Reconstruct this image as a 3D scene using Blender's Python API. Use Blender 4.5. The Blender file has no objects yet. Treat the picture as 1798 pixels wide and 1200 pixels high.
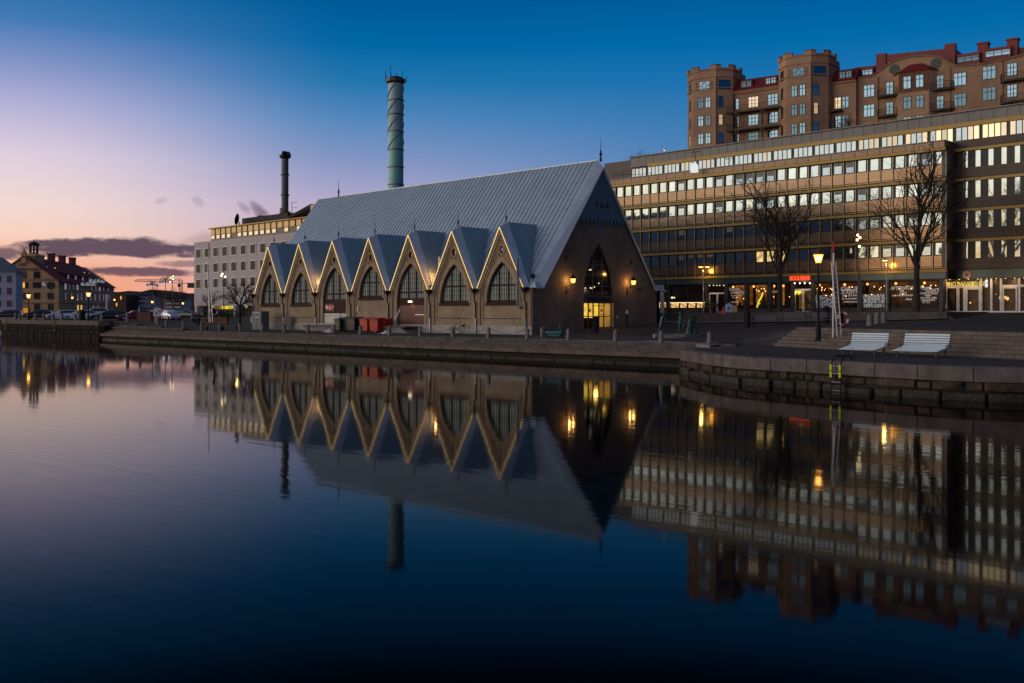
import bpy, bmesh, math, random
from mathutils import Vector, Matrix, noise as mnoise
from mathutils.geometry import tessellate_polygon, delaunay_2d_cdt
random.seed(7)
PI = math.pi; RAD = math.radians
sc = bpy.context.scene
COL = sc.collection
# ------------------------------------------------------------------ camera
R0, R1, F0, F1 = .7013, .7128, -.7128, .7013
CX, CY, CZ = 59.39, -60.82, 3.4
cam = bpy.data.cameras.new('camera'); co = bpy.data.objects.new('camera', cam); COL.objects.link(co)
co.location = (CX, CY, CZ); co.rotation_euler = (RAD(90), 0, math.atan2(.7128, .7013))
cam.lens = 36; cam.sensor_width = 36; cam.shift_y = -51/1798
cam.clip_start = .5; cam.clip_end = 6000
sc.camera = co
# ------------------------------------------------------------------ view
sc.view_settings.view_transform = 'Standard'; sc.view_settings.look = 'None'
sc.view_settings.exposure = 0; sc.view_settings.gamma = 1
sc.cycles.use_denoising = True
sc.cycles.max_bounces = 6; sc.cycles.glossy_bounces = 4; sc.cycles.diffuse_bounces = 2
sc.cycles.transparent_max_bounces = 8
sc.cycles.sample_clamp_indirect = 4; sc.cycles.caustics_reflective = False; sc.cycles.caustics_refractive = False
# ------------------------------------------------------------------ dusk sky
def lin(r, g, b):
    def c(x):
        x /= 255
        return x/12.92 if x <= .04045 else ((x+.055)/1.055)**2.4
    return (c(r), c(g), c(b))
W = bpy.data.worlds.new('World'); sc.world = W; W.use_nodes = True
nt = W.node_tree; N = nt.nodes; L = nt.links; N.clear()
def nd(t, **k):
    n = N.new(t)
    for a, b in k.items(): setattr(n, a, b)
    return n
def mth(op, a, b=None, c=None, clamp=False):
    n = N.new('ShaderNodeMath'); n.operation = op; n.use_clamp = clamp
    for i, v in enumerate((a, b, c)):
        if v is None: continue
        if isinstance(v, (int, float)): n.inputs[i].default_value = v
        else: L.new(v, n.inputs[i])
    return n.outputs[0]
def vdot(a, vec):
    n = N.new('ShaderNodeVectorMath'); n.operation = 'DOT_PRODUCT'; L.new(a, n.inputs[0]); n.inputs[1].default_value = vec
    return n.outputs['Value']
tc = nd('ShaderNodeTexCoord'); D = tc.outputs['Generated']
sx = nd('ShaderNodeSeparateXYZ'); L.new(D, sx.inputs[0])
zz = mth('ABSOLUTE', sx.outputs[2])
hl = mth('SQRT', mth('ADD', mth('MULTIPLY', sx.outputs[0], sx.outputs[0]), mth('ADD', mth('MULTIPLY', sx.outputs[1], sx.outputs[1]), 1e-6)))
AZ = RAD(-95)   # where the sun went down, left of the view
sdir = (R0*math.sin(AZ)+F0*math.cos(AZ), R1*math.sin(AZ)+F1*math.cos(AZ), 0)
cc = mth('DIVIDE', vdot(D, sdir), hl)
tt = mth('SQRT', zz)
SKY = 3.2
def ramp(stops):
    n = nd('ShaderNodeValToRGB'); r = n.color_ramp
    while len(r.elements) > 1: r.elements.remove(r.elements[-1])
    for i, (e, c) in enumerate(stops):
        p = math.sqrt(math.sin(RAD(e)))
        el = r.elements[0] if i == 0 else r.elements.new(p)
        el.position = p; el.color = (c[0]/SKY, c[1]/SKY, c[2]/SKY, 1)
    L.new(tt, n.inputs[0]); return n.outputs[0]
rA = ramp([(0, (1.7, .8, .38)), (2.5, (2.5, 1.5, .75)), (5, (3.0, 2.4, 1.65)), (9, (2.7, 2.5, 2.15)), (14, (1.8, 1.8, 1.8)), (24, (.6, .66, .78)), (45, (.2, .22, .30)), (90, (.075, .09, .15))])
rB = ramp([(0, lin(244,138,92)), (2, lin(247,168,128)), (4, lin(248,210,192)), (5.5, lin(242,216,210)), (8, lin(222,206,222)), (10.5, lin(178,176,214)), (12.5, lin(130,148,198)), (14.5, lin(68,122,182)), (17, lin(4,106,168)), (19.6, lin(0,30,52)), (28, lin(55,75,110)), (45, lin(85,88,112)), (90, lin(64,71,96))])
rM = ramp([(0, lin(235,170,150)), (3, lin(215,180,185)), (6, lin(180,170,202)), (8.5, lin(128,148,194)), (10.5, lin(85,136,188)), (12.5, lin(35,118,175)), (14.5, lin(0,104,165)), (17, lin(0,88,148)), (19.6, lin(0,26,46)), (28, lin(40,65,100)), (45, lin(78,82,108)), (90, lin(64,71,96))])
rC = ramp([(0, lin(135,150,190)), (5, lin(110,142,190)), (8, lin(82,132,184)), (10.5, lin(55,122,178)), (12.3, lin(30,115,176)), (14.5, lin(0,106,168)), (17, lin(0,92,155)), (19.6, lin(0,26,46)), (28, lin(22,55,90)), (45, lin(68,76,104)), (90, lin(64,71,96))])
rD = ramp([(0, lin(98,84,90)), (8, lin(88,84,104)), (20, lin(30,60,100)), (45, lin(60,70,98)), (90, lin(64,71,96))])
def mixc(f, a, b):
    n = N.new('ShaderNodeMix'); n.data_type = 'RGBA'
    if isinstance(f, (int, float)): n.inputs[0].default_value = f
    else: L.new(f, n.inputs[0])
    for s, v in ((6, a), (7, b)):
        if isinstance(v, tuple): n.inputs[s].default_value = (*v, 1)
        else: L.new(v, n.inputs[s])
    return n.outputs[2]
def rng(v, a, b):
    n = N.new('ShaderNodeMapRange'); n.interpolation_type = 'SMOOTHSTEP'; L.new(v, n.inputs[0]); n.inputs[1].default_value = a; n.inputs[2].default_value = b
    return n.outputs[0]
c1 = mixc(rng(cc, -.97, -.5), rD, rC)
c1 = mixc(rng(cc, -.33, .09), c1, rM)
c1 = mixc(rng(cc, .06, .37), c1, rB)
c1 = mixc(rng(cc, .38, .86), c1, rA)
# cloud banks and a smoke drift, placed by direction
fw = mth('MAXIMUM', vdot(D, (F0, F1, 0)), .05)
pxx = mth('DIVIDE', vdot(D, (R0, R1, 0)), fw); pyy = mth('DIVIDE', zz, fw)
cb = nd('ShaderNodeCombineXYZ'); L.new(mth('MULTIPLY', pxx, 26), cb.inputs[0]); L.new(mth('MULTIPLY', pyy, 75), cb.inputs[1])
nz = nd('ShaderNodeTexNoise'); nz.inputs['Scale'].default_value = 1.0; nz.inputs['Detail'].default_value = 9; nz.inputs['Roughness'].default_value = .66
L.new(cb.outputs[0], nz.inputs['Vector'])
nv = mth('SUBTRACT', nz.outputs[0], .5)
def ell(x, y, rx, ry, soft=.5, amp=1.7, dens=1.0, tilt=0):
    ax = mth('SUBTRACT', pxx, (x-899)/1798); ay = mth('SUBTRACT', mth('SUBTRACT', pyy, (549-y)/1798), mth('MULTIPLY', ax, tilt))
    d = mth('ADD', mth('POWER', mth('ABSOLUTE', mth('DIVIDE', ax, rx/1798)), 2.4), mth('POWER', mth('ABSOLUTE', mth('DIVIDE', ay, ry/1798)), 2))
    d = mth('ADD', d, mth('MULTIPLY', nv, amp*1.5))
    return mth('MULTIPLY', mth('SUBTRACT', 1, rng(d, 1-soft, 1+soft)), dens)
cl = None
for e in [(160,434,150,15,.55,2.6,.95,.02), (290,440,110,13,.5,2.4,.95,-.02), (0,446,75,11,.6,2.4,.85,0), (240,477,100,8,.6,2.4,.9,-.03), (-160,430,130,20,.6,2.4,.8,0),
          (330,463,50,6,.7,2.4,.6,0), (35,480,60,6,.8,2.4,.35,0), (458,374,19,13,.9,2.4,.7,-.7), (430,366,12,8,1.0,2.4,.35,-.6), (348,355,10,8,1.2,2.8,.22,-.4), (282,353,10,5,1.2,2.8,.2,.2),
          (375,425,60,16,1.0,2.6,.3,0)]:
    m = ell(*e); cl = m if cl is None else mth('MAXIMUM', cl, m)
ccol = mixc(rng(pyy, .012, .05), lin(130,88,94), lin(86,68,88))
c1 = mixc(cl, c1, ccol) if False else c1
n = N.new('ShaderNodeVectorMath'); n.operation = 'SCALE'; L.new(c1, n.inputs[0]); n.inputs['Scale'].default_value = SKY
c2 = mixc(cl, n.outputs[0], ccol)
bg = nd('ShaderNodeBackground'); L.new(c2, bg.inputs[0]); bg.inputs[1].default_value = 1.0
ow = nd('ShaderNodeOutputWorld'); L.new(bg.outputs[0], ow.inputs[0])
# ------------------------------------------------------------------ photo geometry helpers
def P(x, Z, y=None, z=None):
    X = (x-899)/1798*Z
    if z is None: z = CZ+(549-(y if y is not None else 549))*Z/1798
    return Vector((CX+R0*X+F0*Z, CY+R1*X+F1*Z, z))
def G(x, y, z): return P(x, (CZ-z)*1798/(y-549), z=z)
def onv(x, v):            # u and depth where the ray through column x meets v = const
    k = (x-899)/1798; Z = (v-CY)/(R1*k+F1); return CX+(R0*k+F0)*Z, Z
def onu(x, u):
    k = (x-899)/1798; Z = (u-CX)/(R0*k+F0); return CY+(R1*k+F1)*Z, Z
def zy(y, Z): return CZ+(549-y)*Z/1798
FS = .8423            # the terrace, the office block and the rock stand this much nearer than first estimated
def TN(u, v, z=0): return (CX+(u-CX)*FS, CY+(v-CY)*FS, CZ+(z-CZ)*FS)
def nearer(o):
    o.location = TN(*o.location); o.scale = tuple(c*FS for c in o.scale); return o
def az(v):                # rotation that makes local +x point along direction v
    return math.atan2(v[1], v[0])
# ------------------------------------------------------------------ objects
def tag(o, label=None, cat=None, group=None, kind=None):
    if label: o['label'] = label
    if cat: o['category'] = cat
    if group: o['group'] = group
    if kind: o['kind'] = kind
    return o
def thing(name, label, cat, loc=(0,0,0), rz=0, group=None):
    o = bpy.data.objects.new(name, None); COL.objects.link(o); o.empty_display_size = .2
    o.location = loc; o.rotation_euler = (0, 0, rz); return tag(o, label, cat, group)
def kids(o): return [c for c in bpy.data.objects if c.parent == o]
def dup(o, loc=None, rz=None, label=None, parent=None, scale=None):
    c = o.copy(); COL.objects.link(c)
    if parent: c.parent = parent
    if loc is not None: c.location = loc
    if rz is not None: c.rotation_euler = (0, 0, rz)
    if scale is not None: c.scale = (scale,)*3
    if label: c['label'] = label
    for k in kids(o): dup(k, parent=c)
    return c
class MB:
    def __init__(s): s.v = []; s.f = []
    def add(s, vs, fs):
        n = len(s.v); s.v += [tuple(p) for p in vs]; s.f += [tuple(i+n for i in f) for f in fs]; return s
    def hexa(s, p): return s.add(p, [(0,3,2,1),(4,5,6,7),(0,1,5,4),(1,2,6,5),(2,3,7,6),(3,0,4,7)])
    def box(s, x0, x1, y0, y1, z0, z1): return s.hexa([(x0,y0,z0),(x1,y0,z0),(x1,y1,z0),(x0,y1,z0),(x0,y0,z1),(x1,y0,z1),(x1,y1,z1),(x0,y1,z1)])
    def cbox(s, c, sz, rz=0, tilt=0):
        m = Matrix.Rotation(rz, 3, 'Z') @ Matrix.Rotation(tilt, 3, 'X'); a, b, h = sz[0]/2, sz[1]/2, sz[2]/2
        return s.hexa([Vector(c)+m@Vector(q) for q in ((-a,-b,-h),(a,-b,-h),(a,b,-h),(-a,b,-h),(-a,-b,h),(a,-b,h),(a,b,h),(-a,b,h))])
    def quad(s, *p): return s.add(p, [tuple(range(len(p)))])
    def prism(s, pts, d0, d1, plane='xz', holes=()):
        mp = {'xz': lambda a, b, d: (a, d, b), 'yz': lambda a, b, d: (d, a, b), 'xy': lambda a, b, d: (a, b, d)}[plane]
        loops = [list(pts)]+[list(h) for h in holes]; allp = [p for l in loops for p in l]; n = len(allp)
        tr = tessellate_polygon([[Vector((a, b, 0)) for a, b in l] for l in loops])
        fs = [tuple(t) for t in tr]+[tuple(i+n for i in t)[::-1] for t in tr]; k = 0
        for l in loops:
            m = len(l)
            for i in range(m): j = (i+1) % m; fs.append((k+i, k+j, n+k+j, n+k+i))
            k += m
        return s.add([mp(a, b, d0) for a, b in allp]+[mp(a, b, d1) for a, b in allp], fs)
    def tube(s, pts, r, n=6, r1=None, cap=True):
        pts = [Vector(p) for p in pts]; m = len(pts); base = len(s.v); up = None; vs = []
        rs = r if isinstance(r, (list, tuple)) else [r+(((r1 if r1 is not None else r)-r)*i/max(1, m-1)) for i in range(m)]
        for i, p in enumerate(pts):
            t = (pts[min(i+1, m-1)]-pts[max(i-1, 0)]); t = t.normalized() if t.length > 1e-9 else Vector((0,0,1))
            if up is None:
                up = t.orthogonal().normalized()
            up = (up-t*up.dot(t)); up = up.normalized() if up.length > 1e-6 else t.orthogonal().normalized()
            w = t.cross(up)
            for k in range(n): a = 2*PI*k/n; vs.append(p+(up*math.cos(a)+w*math.sin(a))*rs[i])
        fs = [(i*n+k, i*n+(k+1) % n, (i+1)*n+(k+1) % n, (i+1)*n+k) for i in range(m-1) for k in range(n)]
        if cap: fs += [tuple(range(n))[::-1], tuple((m-1)*n+k for k in range(n))]
        return s.add(vs, fs)
    def lathe(s, prof, c=(0,0,0), n=16, a0=0):
        m = len(prof); vs = []
        for r, z in prof:
            for k in range(n): a = a0+2*PI*k/n; vs.append((c[0]+max(r, 1e-4)*math.cos(a), c[1]+max(r, 1e-4)*math.sin(a), c[2]+z))
        fs = [(i*n+k, i*n+(k+1) % n, (i+1)*n+(k+1) % n, (i+1)*n+k) for i in range(m-1) for k in range(n)]
        fs += [tuple(range(n))[::-1], tuple((m-1)*n+k for k in range(n))]
        return s.add(vs, fs)
    def ball(s, c, r, n=10, sz=1):
        return s.lathe([(r*math.sin(PI*i/8), -r*sz*math.cos(PI*i/8)) for i in range(9)], c, n)
    def mark(s, m): s.m2 = (len(s.f), m); return s       # faces added after this take a second material
    def build(s, name, mat, parent=None, smooth=False, bevel=0, loc=None, label=None, sub=None):
        me = bpy.data.meshes.new(name); me.from_pydata(s.v, [], s.f); m2 = getattr(s, 'm2', None)
        if m2: me.polygons.foreach_set('material_index', [int(i >= m2[0]) for i in range(len(s.f))])
        me.validate()
        bm = bmesh.new(); bm.from_mesh(me); bmesh.ops.recalc_face_normals(bm, faces=bm.faces); bm.to_mesh(me); bm.free()
        if mat: me.materials.append(mat)
        if m2: me.materials.append(m2[1])
        if smooth:
            me.polygons.foreach_set('use_smooth', [True]*len(me.polygons))
            try: me.set_sharp_from_angle(angle=RAD(40))
            except Exception: pass
        o = bpy.data.objects.new(name, me); COL.objects.link(o)
        if parent: o.parent = parent
        if loc: o.location = loc
        if bevel: md = o.modifiers.new('b', 'BEVEL'); md.width = bevel; md.segments = 2; md.limit_method = 'ANGLE'
        if label: o['label'] = label
        return o
def text(s, size, mat, name, parent, loc, facing='v', depth=.02, sx=1, bold=0, shear=0, align='CENTER', label=None):
    cu = bpy.data.curves.new('t', 'FONT'); cu.body = s; cu.size = size; cu.extrude = depth; cu.align_x = align; cu.align_y = 'CENTER'; cu.offset = bold; cu.shear = shear
    ob = bpy.data.objects.new('t', cu); COL.objects.link(ob)
    dg = bpy.context.evaluated_depsgraph_get(); me = bpy.data.meshes.new_from_object(ob.evaluated_get(dg)); bpy.data.objects.remove(ob)
    me.materials.clear(); me.materials.append(mat)
    o = bpy.data.objects.new(name, me); COL.objects.link(o); o.parent = parent; o.location = loc; o.scale = (sx, 1, 1)
    o.rotation_euler = (PI/2, 0, PI/2 if facing == 'u' else 0)
    if label: o['label'] = label
    return o
# ------------------------------------------------------------------ materials
MT = {}
def mat(name, col, rough=.7, metal=0, var=.25, scale=1.5, bump=0, bscale=8, spec=.5, stretch=(1,1,1), coat=0, blotch=0):
    if name in MT: return MT[name]
    m = bpy.data.materials.new(name); m.use_nodes = True; t = m.node_tree; b = t.nodes['Principled BSDF']
    b.inputs['Roughness'].default_value = rough; b.inputs['Metallic'].default_value = metal; b.inputs['Specular IOR Level'].default_value = spec
    b.inputs['Coat Weight'].default_value = coat
    c = t.nodes.new('ShaderNodeTexCoord'); mp = t.nodes.new('ShaderNodeMapping'); mp.inputs['Scale'].default_value = stretch
    t.links.new(c.outputs['Object'], mp.inputs[0])
    nz = t.nodes.new('ShaderNodeTexNoise'); nz.inputs['Scale'].default_value = scale; nz.inputs['Detail'].default_value = 6; nz.inputs['Roughness'].default_value = .65
    t.links.new(mp.outputs[0], nz.inputs['Vector'])
    mr = t.nodes.new('ShaderNodeMapRange'); mr.inputs[1].default_value = .3; mr.inputs[2].default_value = .7; mr.inputs[3].default_value = 1-var; mr.inputs[4].default_value = 1+var
    t.links.new(nz.outputs[0], mr.inputs[0])
    vm = t.nodes.new('ShaderNodeVectorMath'); vm.operation = 'SCALE'; vm.inputs[0].default_value = col[:3]; t.links.new(mr.outputs[0], vm.inputs['Scale'])
    t.links.new(vm.outputs[0], b.inputs['Base Color'])
    if bump:
        n2 = t.nodes.new('ShaderNodeTexNoise'); n2.inputs['Scale'].default_value = bscale; n2.inputs['Detail'].default_value = 4; t.links.new(mp.outputs[0], n2.inputs['Vector'])
        bp = t.nodes.new('ShaderNodeBump'); bp.inputs['Strength'].default_value = bump; bp.inputs['Distance'].default_value = .05; t.links.new(n2.outputs[0], bp.inputs['Height']); t.links.new(bp.outputs[0], b.inputs['Normal'])
    MT[name] = m; return m
def brick(name, c1, c2, mortar, bw=.26, bh=.075, rough=.85, ms=.012, var=.35, vs=.6, metal=0, off=.5, bump=.3, swap=False, spec=.3):
    if name in MT: return MT[name]
    m = bpy.data.materials.new(name); m.use_nodes = True; t = m.node_tree; b = t.nodes['Principled BSDF']; b.inputs['Roughness'].default_value = rough; b.inputs['Metallic'].default_value = metal
    b.inputs['Specular IOR Level'].default_value = spec
    c = t.nodes.new('ShaderNodeTexCoord'); s = t.nodes.new('ShaderNodeSeparateXYZ'); t.links.new(c.outputs['Object'], s.inputs[0])
    a = t.nodes.new('ShaderNodeMath'); a.operation = 'ADD'; t.links.new(s.outputs[0], a.inputs[0]); t.links.new(s.outputs[1], a.inputs[1])
    cb = t.nodes.new('ShaderNodeCombineXYZ')
    if swap: t.links.new(s.outputs[0], cb.inputs[0]); t.links.new(s.outputs[1], cb.inputs[1])
    else: t.links.new(a.outputs[0], cb.inputs[0]); t.links.new(s.outputs[2], cb.inputs[1])
    br = t.nodes.new('ShaderNodeTexBrick'); t.links.new(cb.outputs[0], br.inputs[0]); br.offset = off
    br.inputs['Color1'].default_value = (*c1, 1); br.inputs['Color2'].default_value = (*c2, 1); br.inputs['Mortar'].default_value = (*mortar, 1)
    br.inputs['Scale'].default_value = 1; br.inputs['Brick Width'].default_value = bw; br.inputs['Row Height'].default_value = bh; br.inputs['Mortar Size'].default_value = ms
    nz = t.nodes.new('ShaderNodeTexNoise'); nz.inputs['Scale'].default_value = vs; nz.inputs['Detail'].default_value = 7; nz.inputs['Roughness'].default_value = .7; t.links.new(c.outputs['Object'], nz.inputs['Vector'])
    mr = t.nodes.new('ShaderNodeMapRange'); mr.inputs[1].default_value = .3; mr.inputs[2].default_value = .7; mr.inputs[3].default_value = 1-var; mr.inputs[4].default_value = 1+var; t.links.new(nz.outputs[0], mr.inputs[0])
    vm = t.nodes.new('ShaderNodeVectorMath'); vm.operation = 'SCALE'; t.links.new(br.outputs[0], vm.inputs[0]); t.links.new(mr.outputs[0], vm.inputs['Scale']); t.links.new(vm.outputs[0], b.inputs['Base Color'])
    if bump:
        bp = t.nodes.new('ShaderNodeBump'); bp.inputs['Strength'].default_value = bump; bp.inputs['Distance'].default_value = .02; bp.invert = True; t.links.new(br.outputs['Fac'], bp.inputs['Height']); t.links.new(bp.outputs[0], b.inputs['Normal'])
    MT[name] = m; return m
def emit(name, col, s, var=0, scale=3, clear=False):
    if name in MT: return MT[name]
    m = bpy.data.materials.new(name); m.use_nodes = True; t = m.node_tree; t.nodes.clear()
    e = t.nodes.new('ShaderNodeEmission'); e.inputs[0].default_value = (*col, 1); e.inputs[1].default_value = s; o = t.nodes.new('ShaderNodeOutputMaterial')
    if var:
        c = t.nodes.new('ShaderNodeTexCoord'); nz = t.nodes.new('ShaderNodeTexNoise'); nz.inputs['Scale'].default_value = scale; t.links.new(c.outputs['Object'], nz.inputs['Vector'])
        mr = t.nodes.new('ShaderNodeMapRange'); mr.inputs[1].default_value = .35; mr.inputs[2].default_value = .65; mr.inputs[3].default_value = s*(1-var); mr.inputs[4].default_value = s*(1+var); t.links.new(nz.outputs[0], mr.inputs[0]); t.links.new(mr.outputs[0], e.inputs[1])
    if clear:
        tr = t.nodes.new('ShaderNodeBsdfTransparent'); ad = t.nodes.new('ShaderNodeAddShader'); t.links.new(e.outputs[0], ad.inputs[0]); t.links.new(tr.outputs[0], ad.inputs[1]); t.links.new(ad.outputs[0], o.inputs[0])
    else: t.links.new(e.outputs[0], o.inputs[0])
    MT[name] = m; return m
def glass(name, col=(.02,.03,.035), metal=0, rough=.06, wob=.02, spec=1.0, em=None, es=0):
    if name in MT: return MT[name]
    m = mat(name, col, rough, metal, .15, .8, 0, spec=spec); t = m.node_tree; b = t.nodes['Principled BSDF']; b.inputs['IOR'].default_value = 1.6
    if wob:
        c = t.nodes.new('ShaderNodeTexCoord'); n2 = t.nodes.new('ShaderNodeTexNoise'); n2.inputs['Scale'].default_value = .9; n2.inputs['Detail'].default_value = 1
        t.links.new(c.outputs['Object'], n2.inputs['Vector'])
        bp = t.nodes.new('ShaderNodeBump'); bp.inputs['Strength'].default_value = 1; bp.inputs['Distance'].default_value = wob; t.links.new(n2.outputs[0], bp.inputs['Height']); t.links.new(bp.outputs[0], b.inputs['Normal'])
    if em: b.inputs['Emission Color'].default_value = (*em, 1); b.inputs['Emission Strength'].default_value = es
    return m
def lamp(name, loc, power, col=(1, .55, .2), rad=.08, parent=None, spot=None, rot=None):
    l = bpy.data.lights.new(name, 'SPOT' if spot else 'POINT'); l.energy = power; l.color = col; l.shadow_soft_size = rad
    if spot: l.spot_size = spot; l.spot_blend = .8
    o = bpy.data.objects.new(name, l); COL.objects.link(o); o.location = loc
    if rot: o.rotation_euler = rot
    if parent: o.parent = parent
    return o
ORD = ['nearest','second','third','fourth','fifth','sixth','seventh','eighth','ninth','tenth','eleventh','twelfth','thirteenth','fourteenth','fifteenth','sixteenth','seventeenth']
zinc = mat('zinc_roof', (.40,.50,.59), .42, .45, .12, .5, .04, 3)  # blue of the reflected sky is put into the base colour
zincd = mat('zinc_trim', (.50,.60,.68), .45, .3, .12, 1)
iron = mat('black_iron', (.014,.015,.017), .6, 0, .2, 4, spec=.2)
granite = mat('granite', (.2,.175,.16), .8, 0, .3, 5, .25, 14)
granited = mat('granite_dark', (.13,.105,.09), .85, 0, .4, 3, .4, 9)
steel = mat('grey_steel', (.35,.37,.39), .4, .7, .1, 3)
wht = mat('white_paint', (.75,.76,.78), .5, 0, .06, 2)
wood = mat('dark_wood', (.1,.07,.05), .7, 0, .3, 4, .1, 12)
# ================================================================== SETTING
def water():
    m = bpy.data.materials.new('water'); m.use_nodes = True; t = m.node_tree; b = t.nodes['Principled BSDF']
    b.inputs['Base Color'].default_value = (.0012,.002,.0028,1); b.inputs['IOR'].default_value = 1.10; b.inputs['Roughness'].default_value = .045; b.inputs['Specular IOR Level'].default_value = .5
    c = t.nodes.new('ShaderNodeTexCoord'); mp = t.nodes.new('ShaderNodeMapping'); mp.inputs['Rotation'].default_value = (0, 0, RAD(-45)); mp.inputs['Scale'].default_value = (.35, 1.3, 1)
    t.links.new(c.outputs['Object'], mp.inputs[0])
    def nz(s, d):
        n = t.nodes.new('ShaderNodeTexNoise'); n.inputs['Scale'].default_value = s; n.inputs['Detail'].default_value = d; t.links.new(mp.outputs[0], n.inputs['Vector']); return n
    a, f, g = nz(1.6, 2), nz(.06, 2), nz(.22, 1)
    mr = t.nodes.new('ShaderNodeMapRange'); mr.inputs[1].default_value = .42; mr.inputs[2].default_value = .72; mr.inputs[3].default_value = .25; mr.inputs[4].default_value = 1.6; t.links.new(f.outputs[0], mr.inputs[0])
    mu = t.nodes.new('ShaderNodeMath'); mu.operation = 'MULTIPLY'; t.links.new(a.outputs[0], mu.inputs[0]); t.links.new(mr.outputs[0], mu.inputs[1])
    ad = t.nodes.new('ShaderNodeMath'); ad.operation = 'MULTIPLY_ADD'; t.links.new(g.outputs[0], ad.inputs[0]); ad.inputs[1].default_value = 1.2; t.links.new(mu.outputs[0], ad.inputs[2])
    bp = t.nodes.new('ShaderNodeBump'); bp.inputs['Strength'].default_value = 1; bp.inputs['Distance'].default_value = .0032; t.links.new(ad.outputs[0], bp.inputs['Height']); t.links.new(bp.outputs[0], b.inputs['Normal'])
    q = MB().quad((-900,-500,0),(500,-500,0),(500,60,0),(-900,60,0)).build('water', m); tag(q, kind='structure')
water()
cob = brick('paving', (.085,.075,.072), (.06,.055,.055), (.03,.028,.027), .55, .3, .95, .02, .3, .35, bump=.15, swap=True, spec=.12)
qp = [G(x, y, 1.3).xy for x, y in ((1246.6,621.6),(1288,625.5),(1326,628),(1388,630.5),(1439,633),(1492,635.5),(1560,639),(1627,642),(1720,645),(1798,646.5))]
QR = [Vector((22.5,-6.5)), Vector((23.7,-7.4)), Vector((24.0,-9)), Vector((23.9,-10.6)), Vector((24.1,-12.1)), Vector((24.7,-13.4)), Vector((25.7,-14.3))]+[Vector(q) for q in qp]
dd = (QR[-1]-QR[-4]).normalized(); QR += [QR[-1]+dd*6, QR[-1]+dd*16]
SB = [G(1357,608,1.3).xy, G(1500,616,1.3).xy, G(1650,624.5,1.3).xy, G(1798,632,1.3).xy]; SB.append(SB[-1]+(SB[-1]-SB[-2])*2)      # foot of the sitting steps
ST = [P(1405,66.3).xy, P(1520,59.5).xy, P(1660,53.2).xy, P(1798,48.4).xy]; ST.append(ST[-1]+(ST[-1]-ST[-2])*2)                     # their top edge
ZT = 2.45
uL, _ = onv(1272, 36); uR, _ = onv(1663, 36)
def ground():
    pts = []
    def a(u, v, z): pts.append((u, v, z)); return len(pts)-1
    bd = [a(-700,10,2.5), a(-104,10,2.5), a(-104.3,-6,2.35), a(-103,-7.9,2.35), a(-67,-7.9,2.12), a(-67,-6.5,2.1), a(-56,-6.5,1.75), a(-44,-6.5,1.5), a(0,-6.5,1.4), a(13,-6.5,1.38)]
    bd += [a(q.x, q.y, 1.36 if i == 0 else 1.3) for i, q in enumerate(QR)]
    bd += [a(80,-34,1.5), a(130,-60,1.6), a(600,-200,3), a(600,900,3.3), a(-700,900,3.3)]
    ed = [(bd[i], bd[(i+1) % len(bd)]) for i in range(len(bd))]
    s0 = [a(q.x, q.y, 1.3) for q in SB]; s1 = [a(q.x, q.y, ZT-.03) for q in ST]
    ed += list(zip(s0, s0[1:]))+list(zip(s1, s1[1:]))
    w0 = [a(*TN(u, 36.1, z)) for u, z in ((-40,2.4),(-30,2.35),(uL,2.28),((uL+uR)/2,2.5),(uR,2.78))]; w1 = [a(*TN(u, 36.45, 3.3)) for u in (-40,-30,uL,(uL+uR)/2,uR)]
    ed += list(zip(w0, w0[1:]))+list(zip(w1, w1[1:]))
    w2 = [a(*TN(u, 46.9, 3.36)) for u in (-40,-30,0,uR)]
    for q in ((uR+.6,36.3,2.82),(uR+4,49.5,3.38),(uR+30,36,3.1),(uR+40,49,3.38)): a(*TN(*q))
    for u, v, z in ((-44,0,1.55),(-22,0,1.55),(0,0,1.55),(0,8.6,2.02),(0,17,2.42),(-44,17,2.3),(-60,5,2.0),(-80,5,2.3),(-200,80,2.7),(-145,44,2.65),(-80,30,2.4),(-20,19,2.43),
                    (30,15,2.45),(10,5,1.62),(17,-2.5,1.47),(21,-2,1.45),(22,3,1.75),(26,2,2.42),(28,8,2.45),(40,-4,2.52),(50,4,2.6),(60,20,2.9),(20,-5.5,1.38),(23,-5.5,1.33),(30,-9,1.3)):
        a(u, v, z)
    co2 = [Vector(p[:2]) for p in pts]
    r = delaunay_2d_cdt(co2, ed, [bd], 1, 1e-5)
    zs = []
    for i, o in enumerate(r[3]): zs.append(pts[o[0]][2] if o else 1.5)
    m = MB(); m.add([(v.x, v.y, z) for v, z in zip(r[0], zs)], [tuple(f) for f in r[2]])
    o = m.build('ground', cob); tag(o, kind='structure')
    for p in o.data.polygons:
        if p.normal.z < 0: p.flip()
    bm = bmesh.new(); bm.from_mesh(o.data)
    from mathutils.bvhtree import BVHTree
    bv = BVHTree.FromBMesh(bm); bm.free(); return bv
BV = ground()
def gz(u, v):
    h = BV.ray_cast(Vector((u, v, 50)), Vector((0, 0, -1)))
    return h[0].z if h[0] else 2.4
def onground(x, y):       # where the ray through a photo point meets the ground
    o = Vector((CX, CY, CZ)); d = (P(x, 1, y)-o).normalized(); h = BV.ray_cast(o, d)
    return h[0] if h[0] else G(x, y, 1.37)
def at(x, v=None, u=None, Z=None):
    if v is not None: uu, Z = onv(x, v); p = Vector((uu, v, 0))
    elif u is not None: vv, Z = onu(x, u); p = Vector((u, vv, 0))
    else: p = P(x, Z, z=0)
    p.z = gz(p.x, p.y); return p
def path_at(path, s):
    for a, b in zip(path, path[1:]):
        l = (b-a).length
        if s <= l: return a+(b-a)*(s/l), (b-a).normalized()
        s -= l
    return path[-1], (path[-1]-path[-2]).normalized()
def plen(p): return sum((b-a).length for a, b in zip(p, p[1:]))
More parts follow.
